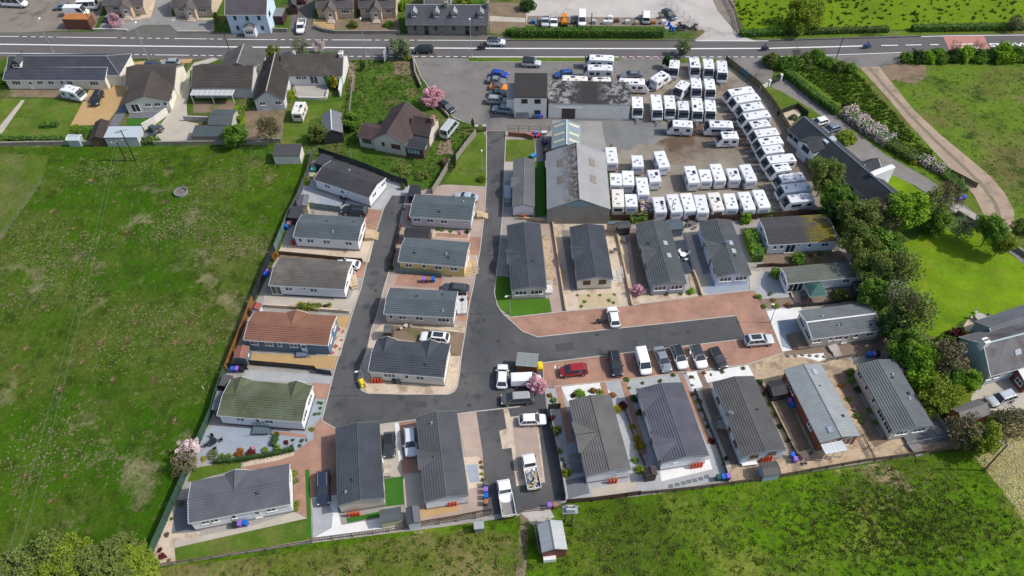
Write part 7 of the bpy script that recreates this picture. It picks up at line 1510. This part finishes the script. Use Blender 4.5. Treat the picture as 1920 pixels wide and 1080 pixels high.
# ---- street and park lamps, poles
def lamp(label, bx, by, h, arm, ang, name='street_lamp', m=METAL, r=.07):
    c = W(bx, by); r_ = empty(name, frame((c.x, c.y), ang), label, 'street lamp', 'street lamps' if h > 7 else 'park lamps'); mb = MB(); mb.tube((0, 0, 0), (0, 0, 1.2), r*1.5, r*1.4, n=8); mb.tube((0, 0, 1.2), (0, 0, h), r, r*.6, n=8); obj('post', mb, m, r_)
    mb = MB(); mb.tube((0, 0, h-.05), (arm, 0, h+.12), r*.55, r*.5, n=6); obj('arm', mb, m, r_)
    mb = MB(); mb.ball((arm+.25, 0, h+.12), .4 if h > 7 else .3, .2 if h > 7 else .14, .14 if h > 7 else .08, n=10, k=6); obj('lamp_head', mb, plain((.7, .72, .72), .3), r_, smooth=True)
    mb = MB(); mb.box(arm+.05, arm+.45, -.1, .1, h-.04, h+.02); obj('lens', mb, LAMP, r_)
LP = mat('lamp_post_grey', (.4, .4, .4), rough=.5, metal=.2, var=.05, fine=0)
lamp('tall street lamp behind the long cream cottages', 103, 103, 8.4, .9, R(90), m=LP); lamp('tall street lamp at the roadside behind the cream bungalow', 278, 111, 8.4, .9, R(90), m=LP)
lamp('tall street lamp between the bungalows and the overgrown plot', 687, 105, 8.6, .8, R(95), m=LP); lamp('tall street lamp at the forecourt corner of the main road', 885, 108, 8.8, .8, R(95), m=LP)
lamp('park lamp post beside the row of nose-out cars', 1285, 701, 4.6, .4, R(80), r=.05, m=LP); lamp('park lamp post at the lower tip of the island', 686, 727, 4.6, .5, R(200), r=.05, m=LP)
lamp('park lamp post between the blossom tree and the red car', 1038, 727, 4.6, .3, R(80), r=.05, m=LP); lamp('park lamp post on the junction lawn', 957, 588, 4.6, .4, R(200), r=.05, m=LP); lamp('park lamp post at the white gravel corner', 1444, 605, 4.6, .4, R(180), r=.05, m=DARKT)
lamp('park lamp post at the entrance lawn strip', 905, 322, 4.6, .4, R(90), r=.05, m=LP)
def pole(label, bx, by, h, arm=None, r=.13, m=WOOD, lean=(0, 0)):
    c = W(bx, by); r_ = empty('utility_pole', frame((c.x, c.y), 0), label, 'utility pole'); mb = MB(); mb.tube((0, 0, 0), (lean[0], lean[1], h), r, r*.75, n=8); obj('post', mb, m, r_)
    if arm:
        mb = MB(); a = R(arm); dx, dy = math.cos(a)*1.1, math.sin(a)*1.1; mb.tube((lean[0]-dx, lean[1]-dy, h-.2), (lean[0]+dx, lean[1]+dy, h-.2), .06, n=5); obj('crossarm', mb, METAL, r_)
        for k in (-1, 0, 1): mb = MB(); mb.tube((lean[0]+dx*k*.9, lean[1]+dy*k*.9, h-.15), (lean[0]+dx*k*.9, lean[1]+dy*k*.9, h+.12), .07, n=6); obj('insulator', mb, plain((.6, .6, .6), .3), r_)
    return r_
POLEM = plain((.035, .028, .025), .9)
pole('dark utility pole at the right fence corner above the straw-coloured field', 1845, 882, 7.2, -35); pole('left dark pole of the pair in front of the flat roofed cabin', 237, 302, 5.0, 20, m=POLEM); pole('right dark pole of the pair in front of the flat roofed cabin', 254, 301, 7.5, 20, m=POLEM)
pole('dark pole behind the dark tiled bungalow at the roadside', 430, 94, 5.4, m=POLEM, r=.1); pole('tall pole at the yard hedge, left', 1008, 68, 5.2, r=.08); pole('tall dark pole at the middle of the yard hedge', 1107, 69, 6.0, r=.12, m=POLEM)
pole('dark leaning pole at the roadside by the lay-by', 1567, 112, 5.6, r=.1, m=POLEM); pole('thin grey pole on the lawn of the cream cottage', 70, 222, 5.5, r=.06, lean=(-.3, .6)); pole('dark short pole among the bottom row caravans', 1257, 407, 4.2, r=.09, m=POLEM)
pole('brown pole beside the rusty container', 176, 56, 6.5, r=.12); pole('short white marker post in the left field', 382, 730, .9, r=.06, m=WHITE); pole('slim pole behind the askew home', 662, 310, 4.2, r=.05, m=METAL)
c = W(1065, 986); hf = empty('transformer_pole', frame((c.x, c.y), 0), 'twin-legged pole transformer at the fence behind the brown-grey roofed home', 'transformer')
for x in (-.35, .55): mb = MB(); mb.tube((x, .6 if x < 0 else 0, 0), (x, 0, 6.0), .14, .11, n=8); obj('post', mb, WOOD, hf)
mb = MB(); mb.box(-.9, 1.1, -.45, .45, 4.6, 4.75); mb.box(-1.0, 1.2, -.06, .06, 5.8, 5.95); mb.box(-.9, -.8, -.5, .5, 4.75, 4.9); obj('platform', mb, METAL, hf)
mb = MB(); mb.box(-.45, .7, -.35, .35, 4.75, 5.6); obj('transformer', mb, plain((.42, .46, .5), .4), hf)
for x in (-.3, .1, .5): mb = MB(); mb.tube((x, 0, 5.6), (x, 0, 5.9), .06, n=6); obj('bushing', mb, plain((.3, .15, .1), .3), hf)
def wire(label, a, b, za, zb_, sag=1.5):
    A, B = W(a[0], a[1]), W(b[0], b[1]); A.z, B.z = za, zb_; mb = MB(); n = 14; pts = [A.lerp(B, i/n)-Vector((0, 0, sag*4*(i/n)*(1-i/n))) for i in range(n+1)]
    for p, q in zip(pts, pts[1:]): mb.tube(p, q, .012, n=4, caps=False)
    tag(obj('power_line', mb, plain((.2, .24, .2))), label, 'power line')
wire('left overhead wire crossing the rough field', (236, 300), (30, 1210), 4.9, 7, 1.2); wire('right overhead wire crossing the rough field', (254, 300), (62, 1210), 7.3, 8, 1.2)
# ---- wheelie bins
BINC = {'blue': (.01, .12, .5), 'purple': (.25, .13, .5), 'brown': (.3, .14, .09), 'black': (.02, .02, .022), 'grey': (.1, .11, .12), 'green': (.01, .08, .05)}
def bins(where, x, y, cols, ang=0, sp=.72):
    c = W(x, y)
    for i, k in enumerate(cols):
        q = (c.x+math.cos(ang)*sp*i, c.y+math.sin(ang)*sp*i); r_ = empty('wheelie_bin', frame(q, rnd.uniform(-.15, .15)), '%s wheelie bin %s' % (k+('' if cols.count(k) < 2 else ', number %s,' % _ORD[i]), where), 'wheelie bin', 'wheelie bins'); m = plain(BINC[k], .5)
        mb = MB(); mb.loft([[(-.22, -.24, .08), (.22, -.24, .08), (.22, .24, .08), (-.22, .24, .08)], [(-.28, -.33, 1.0), (.28, -.33, 1.0), (.28, .33, 1.0), (-.28, .33, 1.0)]]); obj('body', mb, m, r_)
        mb = MB(); mb.loft([[(-.3, -.35, 1.0), (.3, -.35, 1.0), (.3, .36, 1.02), (-.3, .36, 1.02)], [(-.26, -.28, 1.07), (.26, -.28, 1.07), (.26, .33, 1.1), (-.26, .33, 1.1)]]); obj('lid', mb, m, r_)
        for s in (-.24, .24): mb = MB(); mb.tube((s-.03, .26, .1), (s+.03, .26, .1), .1, n=8); obj('wheel', mb, RUBBER, r_)
bins('behind the second left home', 539, 430, ['blue', 'brown', 'purple'], 1.2); bins('behind the weathered-roof home', 500, 520, ['blue', 'purple'], 1.2); bins('in the corner behind the green-roofed home', 438, 697, ['blue', 'purple', 'black'], 0)
bins('behind the yellow home', 795, 529, ['purple', 'brown', 'blue'], 0, .8); bins('at the front wall of the cream home by the island tip', 740, 718, ['black', 'grey'], 0); bins('in front of the bottom left home', 442, 988, ['black', 'purple', 'blue'], .15)
bins('beside the bottom drive', 912, 946, ['brown', 'blue', 'purple', 'grey'], 1.6, .9); bins('on the driveway end', 1030, 952, ['purple', 'brown'], 0); bins('at the fence corner of the purple-grey roofed home', 1345, 900, ['green', 'blue', 'purple'], .1)
bins('on the crazy paving below the dark tiled home', 1489, 866, ['purple', 'blue'], 1.9); bins('at the wall of the cedar clad home', 1484, 764, ['blue', 'purple'], 1.9); bins('by the silver-grey roofed home', 1627, 670, ['blue', 'purple', 'black'], .1)
bins('against the garage front', 1001, 222, ['grey', 'blue', 'purple'], 0, .8); bins('beside the garden wall on the dirt track bend', 1798, 378, ['purple', 'blue'], .5, .9)
# ---- gas bottles
def bottles(where, x, y, n, col=(.6, .06, .02), ang=0, h=1.15, r=.19):
    c = W(x, y)
    for i in range(n):
        q = (c.x+math.cos(ang)*.45*i, c.y+math.sin(ang)*.45*i); r_ = empty('gas_bottle', frame(q, 0), 'orange gas bottle %s%s' % (where, '' if n == 1 else ', '+nth(i, n)), 'gas bottle', 'gas bottles'); mb = MB()
        mb.loft([[(r*k*math.cos(a*.7854), r*k*math.sin(a*.7854), z) for a in range(8)] for k, z in ((.9, 0), (1, .08), (1, h-.25), (.85, h-.12), (.5, h-.04))]); obj('body', mb, plain(col, .4), r_, smooth=False)
        mb = MB(); mb.tube((0, 0, h-.05), (0, 0, h+.08), r*.55, n=8); obj('valve_guard', mb, plain((.4, .1, .03), .4), r_)
bottles('at the gable of the bottom cream home', 655, 968, 4, ang=.1); bottles('at the home beside the silver estate', 843, 949, 3, ang=.15); bottles('below the brown-grey roofed home', 1143, 906, 3, ang=.1)
bottles('below the purple-grey roofed home', 1297, 878, 4, ang=.15); bottles('at the gable of the tiled dark roof home', 1427, 866, 4, ang=.15); bottles('at the island tip home', 699, 718, 4, ang=0)
bottles('behind the end wall of the second left home', 549, 460, 2, ang=1.2); bottles('beside the black garage shed', 1471, 741, 2, ang=.3); bottles('at the gable of the small white home', 977, 411, 2); bottles('at the back corner of the topmost island home', 767, 413, 1)
bottles('behind the greenish-roofed home', 1598, 548, 1)
# ---- steps and decks with railings
def steps(label, x, y, w_, d, h, ang, m=PALEWOOD, rail=True, n=4, name='entrance_steps'):
    """platform w_ x d at height h with a flight going +x"""
    c = W(x, y); r_ = empty(name, frame((c.x, c.y), ang), label, 'steps'); mb = MB(); mb.box(-w_/2, w_/2, -d/2, d/2, h-.1, h); mb.box(-w_/2+.05, w_/2-.05, -d/2+.05, d/2-.05, 0, h-.1); obj('platform', mb, m, r_)
    for i in range(n): z = h*(1-(i+1)/(n+1)); mb = MB(); mb.box(w_/2+i*.28, w_/2+(i+1)*.28, -d/2+.1, d/2-.1, z-.06, z); obj('tread', mb, m, r_)
    if rail:
        mb = MB()
        for s in (-1, 1):
            mb.box(-w_/2, w_/2, s*d/2-.03, s*d/2+.03, h+.85, h+.92)
            for i in range(5): x_ = -w_/2+.03+i*(w_-.06)/4; mb.box(x_-.025, x_+.025, s*d/2-.025, s*d/2+.025, h, h+.85)
            mb.tube((w_/2, s*d/2, h+.88), (w_/2+n*.28, s*d/2, .9), .03, n=5)
        obj('handrail', mb, WHITE if rail == 'w' else m, r_)
steps('pale timber entrance steps beside the second left home', 692, 444, 1.2, 2.2, .8, 0); steps('pale timber steps at the end of the topmost island home', 899, 406, .9, 1.6, .7, 0); steps('white railed deck at the end of the yellow home', 882, 500, 1.6, 2.4, .7, R(-80), rail='w')
steps('white railed deck with furniture at the end of the cream island home', 867, 575, 3.8, 1.6, .6, R(-90), rail='w', n=0, m=plain((.5, .5, .5))); steps('blue-grey steps at the door of the blue home', 566, 667, 1.6, 1.0, .5, R(0), m=plain((.12, .15, .2)), rail=False, n=2)
steps('blue-grey steps on the south side of the green-roofed home', 490, 810, 2.2, 1.3, .6, R(0), m=plain((.1, .14, .17)), n=2); steps('pale steps between the two bottom homes', 727, 889, 1.0, 1.3, .6, R(0), m=BEIG, n=2); steps('white railed steps beside the brown shuttered home', 1152, 515, 1.2, 2.4, .5, R(-85), m=plain((.5, .47, .42)), rail='w')
steps('broad brown deck with white steps before the silver-grey roofed home', 1503, 640, 2.6, 3.2, .5, R(188), m=DECK, rail=False, n=3); steps('striped white steps on the brown deck of the silver-grey roofed home', 1562, 655, 1.2, 1.5, .5, R(-75), m=PALEG, rail=False, n=4)
steps('striped dark steps at the deck corner of the far right home', 1712, 838, 1.4, 1.6, .5, R(-70), m=DECKG, rail=False, n=3); steps('blue-grey slatted steps at the side of the brown-grey roofed home', 1079, 862, 1.6, 1.6, .5, R(-88), m=DECKG, rail=False, n=5)
steps('grey timber landing at the side door of the dark tiled home', 1356, 799, 1.6, 1.5, .6, R(180), m=GREYWOOD, n=2); steps('white railed landing at the gable of the weathered-roof home', 663, 530, 2.6, 1.2, .6, R(-75), m=PALEWOOD, rail='w', n=1); steps('white railed landing at the front of the junction lawn home', 1029, 545, 1.2, 1.8, .5, R(0), m=plain((.55, .55, .55)), rail='w', n=0)
steps('silver metal steps beside the small white home', 952, 362, 3.6, 1.3, .5, R(-90), m=METAL, rail=False, n=3); steps('white railed landing on the greenish-roofed home front', 1490, 552, 1.8, 1.4, .4, R(-90), m=SAND, rail=False, n=3)
# grey veranda of the far right home
c = W(1735, 812); dk = empty('veranda', frame((c.x, c.y), R(10)), 'dark grey glass-sided veranda deck at the far right home', 'veranda'); mb = MB(); mb.box(-3.6, 3.6, -1.6, 1.4, .3, .45); mb.box(-3.5, 3.5, -1.5, 1.3, 0, .3); obj('deck', mb, SLAB, dk)
mb = MB()
for a in ((-3.6, 3.6, -1.62, -1.56), (3.54, 3.6, -1.56, 1.4)): mb.box(*a, .45, .52); mb.box(*a, 1.3, 1.38)
for i in range(7): mb.box(-3.6+i*1.2-.04*(i == 6), -3.55+i*1.2-.04*(i == 6), -1.61, -1.57, .52, 1.3)
obj('railing', mb, plain((.2, .2, .21)), dk)
# white bench, garden furniture, parasols
def table_set(label, x, y, m=None, n=4, r=.55, lab='patio set', chairs=True):
    c = W(x, y); m = m or plain((.5, .5, .5)); r_ = empty('patio_table', frame((c.x, c.y), rnd.uniform(0, 1)), label+' table', 'table'); mb = MB(); mb.tube((0, 0, .7), (0, 0, .74), r, n=14); obj('table_top', mb, m, r_); mb = MB(); mb.tube((0, 0, 0), (0, 0, .7), .05); mb.tube((0, 0, 0), (0, 0, .04), .28, n=8); obj('leg', mb, m, r_)
    if not chairs: return
    for i in range(n):
        a = i*2*math.pi/n+.4; q = (c.x+math.cos(a)*(r+.45), c.y+math.sin(a)*(r+.45)); k = empty('garden_chair', frame(q, a+math.pi), 'chair of the '+label+' table set', 'chair', 'chairs of the '+label)
        mb = MB(); mb.box(-.22, .22, -.22, .22, .42, .46); obj('seat', mb, m, k); mb = MB(); mb.box(-.26, -.22, -.22, .22, .46, .9); obj('backrest', mb, m, k)
        for u in (-.2, .17):
            for v in (-.2, .17): mb = MB(); mb.box(u, u+.03, v, v+.03, 0, .42); obj('leg', mb, m, k)
table_set('round white patio', 1280, 482, WHITE); table_set('small wicker patio', 762, 615, plain((.5, .45, .4)), 2, .35); table_set('dark iron patio by the green-roofed home', 402, 832, BLACK, 4, .6); table_set('dark patio behind the lilac-white home', 1296, 423, plain((.12, .12, .13)), 4)
table_set('stone patio on the bright lawn terrace', 1836, 600, plain((.4, .38, .36)), 5, .9); table_set('dark deck at the cream island home', 867, 567, BLACK, 2, .35); table_set('brown garden at the fence of the cedar clad home', 1506, 858, plain((.12, .09, .08)), 3, .6); table_set('pale garden in the drying garden corner', 1120, 460, plain((.5, .5, .45)), 0, .35, chairs=False)
table_set('black iron set beside the askew home', 648, 378, BLACK, 3, .4); table_set('grey slab set on the slate square by the black shed', 1172, 454, plain((.1, .1, .11)), 0, .6, chairs=False); table_set('dark round one on the sandy paving of the shuttered home', 1153, 473, plain((.07, .08, .09)), 0, .4, chairs=False)
c = W(1404, 872); be = empty('bench', frame((c.x, c.y), .1), 'long white bench on the bottom paving', 'bench'); mb = MB(); mb.box(-1.1, 1.1, -.25, .25, .42, .48); obj('seat', mb, WHITE, be)
for x in (-.95, .95): mb = MB(); mb.box(x-.04, x+.04, -.2, .2, 0, .42); obj('leg', mb, WHITE, be)
mb = MB(); mb.box(-1.1, 1.1, .2, .25, .48, .85); obj('backrest', mb, WHITE, be)
# yellow grit bins
for lab, x, y, a in (('yellow grit bin at the lower tip of the island', 680, 722, R(-60)), ('yellow grit bin beside the brick-fronted shelter', 1012, 690, R(-85))):
    c = W(x, y); g_ = empty('grit_bin', frame((c.x, c.y), a), lab, 'grit bin'); mb = MB(); mb.loft([[(-.55, -.35, 0), (.55, -.35, 0), (.55, .35, 0), (-.55, .35, 0)], [(-.65, -.42, .7), (.65, -.42, .7), (.65, .42, .7), (-.65, .42, .7)]]); obj('body', mb, plain((.75, .55, .01), .5), g_)
    mb = MB(); mb.loft([[(-.68, -.45, .7), (.68, -.45, .7), (.68, .45, .7), (-.68, .45, .7)], [(-.55, -.25, .95), (.55, -.25, .95), (.55, .35, .98), (-.55, .35, .98)]]); obj('lid', mb, plain((.8, .6, .02), .5), g_)
# stone trough ring in the left field
c = W(340, 362); tr = empty('stone_trough', frame((c.x, c.y), 0), 'round concrete ring trough sunk in the rough left field', 'trough'); mb = MB(); n = 20
for i in range(n):
    a0, a1 = 2*math.pi*i/n, 2*math.pi*(i+1)/n; q = lambda a, r, z: (math.cos(a)*r, math.sin(a)*r, z)
    mb.add([q(a0, 1.3, 0), q(a1, 1.3, 0), q(a1, 1.3, .5), q(a0, 1.3, .5), q(a0, 1.1, .5), q(a1, 1.1, .5), q(a1, 1.1, .1), q(a0, 1.1, .1)], [(0, 1, 2, 3), (3, 2, 5, 4), (4, 5, 6, 7)])
obj('rim', mb, plain((.2, .21, .21)), tr); mb = MB(); mb.poly([q(2*math.pi*i/n, 1.1, .15) for i in range(n)]); obj('rubble', mb, mat('rubble', (.16, .14, .13), var=.3, fine=.4, fscale=3), tr)
# satellite dishes on roofs
def dish(label, x, y, z):
    c = W(x, y, z); r_ = empty('satellite_dish', frame(c, R(-120)), label, 'satellite dish', 'satellite dishes'); mb = MB(); rings = [[(.12-.0*k-.12*(1-k*k), .38*k*math.cos(a*.628), .38*k*math.sin(a*.628)+.35) for a in range(10)] for k in (.1, .5, 1)]; mb.loft(rings, caps=False); obj('dish', mb, plain((.75, .75, .74)), r_)
    mb = MB(); mb.tube((0, 0, -.3), (0, 0, .35), .03); mb.tube((0, 0, .2), (.4, 0, .3), .015); obj('mount', mb, METAL, r_)
dish('white satellite dish on the tiled dark roof of the pale blue-grey home', 1371, 774, 3.1); dish('white satellite dish beside the roof of the second left home', 588, 400, 2.6)
dish('white satellite dish on the farmhouse roof front', 1572, 330, 3.4); dish('white satellite dish on the ridge of the lilac-white home', 1364, 455, 3.5)
# ---- yard across the road: digger, sacks, tyres, trailer
def digger():
    c = W(1057, 46); r_ = empty('mini_digger', frame((c.x, c.y), R(90)), 'orange digger with open cab behind the clipped hedge', 'digger'); m = plain((.6, .22, .02), .5)
    for s in (-.7, .7): mb = MB(); mb.tube((-.8, s-.18, .3), (-.8, s+.18, .3), .3, n=10); mb.tube((.8, s-.18, .3), (.8, s+.18, .3), .3, n=10); mb.box(-.8, .8, s-.18, s+.18, .02, .58); obj('track', mb, RUBBER, r_)
    mb = MB(); mb.box(-1, .7, -.75, .75, .6, 1.2); obj('body', mb, m, r_); mb = MB()
    for u in (-.5, .6):
        for v in (-.7, .6): mb.box(u, u+.08, v, v+.1, 1.2, 2.3)
    mb.box(-.6, .75, -.75, .75, 2.3, 2.38); obj('cab', mb, m, r_); mb = MB(); mb.tube((.7, 0, 1.0), (1.9, 0, 2.2), .14); mb.tube((1.9, 0, 2.2), (2.6, 0, .8), .11); mb.box(2.4, 2.9, -.3, .3, .3, .8); obj('boom', mb, m, r_)
digger()
TY = plain((.035, .035, .038), .85)
for i in range(26):
    rr = random.Random(i); c = W(1278+rr.uniform(-14, 28), 52+rr.uniform(-6, 5)); z = rr.choice((0, 0, .22, .45)); r_ = empty('tyre', frame((c.x, c.y, z), 0) @ Matrix.Rotation(rr.uniform(-.5, .5), 4, 'X'), 'old black tyre in the heap beside the mesh fence', 'tyre', 'tyre heap beside the mesh fence')
    mb = MB(); n = 12; ring = [(.42, 0), (.42, .2), (.3, .24), (.22, .2), (.22, 0)]
    for a in range(n):
        q = [[(p*math.cos(2*math.pi*b/n), p*math.sin(2*math.pi*b/n), zz) for p, zz in ring] for b in (a, a+1)]; mb.loft(q, caps=False)
    obj('casing', mb, TY, r_)
    r_2 = r_
def pallet(label, x, y, col, w_=1.2, d=1.0, h=.9, name='pallet_stack', cat='pallet', m=None):
    c = W(x, y); r_ = empty(name, frame((c.x, c.y), rnd.uniform(-.2, .2)), label, cat, 'loads in the yard across the road'); mb = MB()
    for i in range(3): mb.box(-w_/2, w_/2, -d/2+i*(d-.12)/2, -d/2+.12+i*(d-.12)/2, 0, .12)
    mb.box(-w_/2, w_/2, -d/2, d/2, .12, .15); obj('pallet', mb, PALEWOOD, r_); mb = MB(); mb.loft([[(-w_*.46, -d*.46, .15), (w_*.46, -d*.46, .15), (w_*.46, d*.46, .15), (-w_*.46, d*.46, .15)], [(-w_*.48, -d*.48, h*.6), (w_*.48, -d*.48, h*.6), (w_*.48, d*.48, h*.6), (-w_*.48, d*.48, h*.6)], [(-w_*.4, -d*.38, h), (w_*.4, -d*.42, h), (w_*.38, d*.4, h*.95), (-w_*.42, d*.4, h)]]); obj('load', mb, m or plain(col), r_)
for i, (l, x, y, c_) in enumerate([('white bulk bags at the hedge, upper', 1144, 36, (.7, .7, .7)), ('white bulk bag at the hedge, lower left', 1135, 45, (.68, .68, .7)), ('white bulk bag at the hedge, lower right', 1144, 45, (.66, .66, .66)), ('pallet of grey blocks left of the white bulk bags', 1113, 44, (.4, .42, .42)), ('pallet of dark red brick right of the white bulk bags', 1156, 42, (.1, .05, .045)),
                               ('pallet of green-white sacks', 1176, 44, (.5, .52, .42)), ('pallet of pale brown slabs', 1194, 46, (.38, .28, .22)), ('pale crate left of the blue barrels', 1244, 44, (.6, .62, .66)), ('brown box on the grey patch near the diagonal saloon', 1240, 34, (.2, .17, .14)), ('rust-brown scrap beside the white van', 1224, 45, (.3, .14, .06)),
                               ('blue covered heap with a pole at the left end of the hedge', 1000, 44, (.03, .16, .42)), ('dark covered stack beside the white dropside van', 1075, 45, (.05, .05, .055))]): pallet(l, x, y, c_)
for i, (x, y) in enumerate([(1254, 49), (1257, 55), (1262, 58)]):
    c = W(x, y); r_ = empty('barrel', frame((c.x, c.y), 0), 'blue plastic barrel by the hedge end, '+['farthest from the road', 'middle one', 'nearest the road'][i], 'barrel', 'blue barrels'); mb = MB(); mb.loft([[(k*.34*math.cos(a*.628), k*.34*math.sin(a*.628), z) for a in range(10)] for k, z in ((.9, 0), (1, .15), (1.03, .5), (1, .85), (.9, 1.0))]); obj('body', mb, plain((.01, .12, .5), .4), r_); mb = MB(); mb.tube((.1, 0, 1), (.1, 0, 1.06), .07); obj('cap', mb, BLACK, r_)
c = W(1210, 391); r_ = empty('trailer', frame((c.x, c.y), R(85)), 'flat trailer heaped with flowery junk between the parked caravans', 'trailer'); mb = MB(); mb.box(-2.0, 2.0, -1, 1, .5, .6); mb.box(-2, 2, -1, -.95, .6, .85); mb.box(-2, 2, .95, 1, .6, .85); mb.tube((2, 0, .5), (3.2, 0, .45), .05); obj('bed', mb, plain((.14, .12, .11)), r_)
for s in (-1, 1): wheel(r_, -.3, s*1.1, .32, .2)
mb = MB(); rr = random.Random(5)
for i in range(70): x, y, s = rr.uniform(-1.8, 1.8), rr.uniform(-.8, .8), rr.uniform(.1, .3); mb.box(-s, s, -s*.6, s*.6, -.08, .1, rr.choice((0, 0, 1, 2)), Matrix.Translation((x, y, .72+rr.uniform(0, .3))) @ Matrix.Rotation(rr.uniform(0, 3), 4, 'Z'))
obj('load', mb, [plain((.5, .45, .35)), plain((.3, .18, .35)), plain((.55, .4, .25))], r_)
# play equipment and crates in the dark corner near the workshop
for i, (x, y, c_) in enumerate([(997, 256, (.4, .02, .04)), (1003, 255, (.02, .08, .4)), (1008, 257, (.3, .02, .05)), (1000, 295, (.02, .18, .35)), (1020, 252, (.4, .38, .4)), (1021, 270, (.08, .04, .1)), (1022, 285, (.3, .2, .14)), (589, 320, (.08, .4, .3)), (597, 309, (.02, .12, .35)), (589, 333, (.3, .3, .12))]):
    c = W(x, y); r_ = empty('play_box', frame((c.x, c.y), rnd.uniform(0, 1)), ['red toy box left of the blue one by the brick wall', 'blue toy box in the dark play corner', 'crimson toy box right of the blue one', 'round blue tub behind the small white home', 'grey stacked crates beside the workshop', 'dark purple crate below the grey stack', 'tan crate at the big shed corner', 'turquoise-lidded box behind the askew home', 'blue covered box behind the askew home', 'olive planter box at the fence behind the askew home'][i], 'box', 'clutter beside the workshop' if i < 7 else 'boxes behind the askew home')
    mb = MB(); mb.loft([[(-.45, -.35, 0), (.45, -.35, 0), (.45, .35, 0), (-.45, .35, 0)], [(-.5, -.4, .6), (.5, -.4, .6), (.5, .4, .6), (-.5, .4, .6)]]); obj('body', mb, plain(c_, .5), r_); mb = MB(); mb.box(-.52, .52, -.42, .42, .6, .68); obj('lid', mb, plain(tuple(min(1, v*1.4+.02) for v in c_), .5), r_)
# steel cage and caravans' step box at garage front
c = W(980, 220); r_ = empty('steel_cage', frame((c.x, c.y), 0), 'galvanised steel cage against the garage front', 'cage'); mb = MB()
for i in range(12): mb.box(-1.4+i*.25, -1.37+i*.25, -.5, -.47, 0, 1.7); mb.box(-1.4+i*.25, -1.37+i*.25, .47, .5, 0, 1.7)
mb.box(-1.42, 1.42, -.52, .52, 1.7, 1.74); mb.box(-1.42, 1.42, -.52, -.46, 0, .06); obj('bars', mb, METAL, r_); mb = MB(); mb.box(-1.3, 1.3, -.4, .4, .02, 1.2); obj('content', mb, plain((.3, .32, .34)), r_)
# red rubber cones along the forecourt edge
for i, x in enumerate((1171, 1188, 1205, 1221, 1234)):
    c = W(x, 108.5); r_ = empty('traffic_cone', frame((c.x, c.y), 0), 'red and white traffic cone on the forecourt edge, '+nth(i, 5), 'traffic cone', 'traffic cones'); mb = MB(); mb.tube((0, 0, .04), (0, 0, .75), .17, .04, n=8); obj('cone', mb, plain((.65, .06, .03)), r_); mb = MB(); mb.box(-.24, .24, -.24, .24, 0, .04); obj('base', mb, plain((.7, .7, .7)), r_); mb = MB(); mb.tube((0, 0, .35), (0, 0, .52), .115, .08, n=8); obj('sleeve', mb, plain((.75, .75, .75)), r_)
# rock balls on white kerb of the crazy paving, ladders beside the field shed
for i in range(6):
    c = W(1478+i*13.5, 666.5+abs(i-2)*1.0); r_ = tag(obj('boulder', (lambda m_: (m_.ball((c.x, c.y, .15), .32, .28, .2, n=7, k=4), m_)[1])(MB()), STONE), 'dark stone on the curved white border, '+nth(i, 6), 'stone', 'stones on the curved white border')
c = W(1014, 1040); d = W(1004, 985)-c; r_ = empty('ladder', frame((c.x, c.y), math.atan2(d.y, d.x)), 'metal ladder standing along the left side of the field shed', 'ladder'); mb = MB(); L_ = d.length
mb.box(0, L_, -.2, -.14, .3, .38); mb.box(0, L_, .14, .2, .3, .38); obj('stile', mb, METAL, r_)
mb = MB()
for i in range(int(L_/.3)): mb.box(i*.3, i*.3+.04, -.14, .14, .32, .36)
obj('rung', mb, METAL, r_)
c = W(1030, 1049); r_ = empty('chest_freezer', frame((c.x, c.y), R(5)), 'white chest cabinet outside the red gable of the field shed', 'cabinet'); mb = MB(); mb.box(-.8, .8, -.4, .4, 0, .85); obj('body', mb, WHITE, r_); mb = MB(); mb.box(-.82, .82, -.42, .42, .85, .93); obj('lid', mb, plain((.7, .7, .7)), r_)
# trampoline-like grey garden items: pergola over the brown garden ridge line
c = W(1363, 857); r_ = bush('black sculpted plant throwing a shadow on the pale path', 'dark', 1362, 858, .4, .9)
for i, (x, y) in enumerate([(1258, 912), (1270, 909), (1282, 906), (1292, 903), (1303, 901), (1314, 898), (1325, 894)]):
    c = W(x, y); mb = MB(); mb.box(-.3, .3, -.25, .25, 0, .04); o = obj('stepping_stone', mb, SLAB, None, frame((c.x, c.y, Z6), .2)); tag(o, 'dark square stepping stone on the pale terrace, '+nth(i, 7), 'paving slab', 'stepping stones on the pale terrace')
for i, (x, y) in enumerate([(634, 618), (643, 622), (626, 636), (640, 638), (629, 650), (638, 655), (622, 662)]):
    c = W(x, y); mb = MB(); q = (.36, .2, .3, .22, .34, .24, .3)[i]; mb.box(-q, q, -q, q, 0, .03); o = obj('paving_tile', mb, plain((.33, .08, .06)), None, frame((c.x, c.y, Z5+.002), .785)); tag(o, 'red diamond tile in the beige terrace at the blue home, '+_ORD[i]+' from the top', 'paving tile', 'red diamond tiles')
# pergola ladder-like trellis over brown garden
c = W(512, 240)
# yard posts: bollards of the lane
for i, (x, y) in enumerate([(1416, 146), (1399, 137)]):
    c = W(x, y); mb = MB(); mb.tube((0, 0, 0), (0, 0, 1.0), .08, n=8); tag(obj('bollard', mb, BLACK, None, frame((c.x, c.y), 0)), 'dark post on the verge beside the lane, '+('nearer the gate' if i == 0 else 'nearer the banner'), 'post')
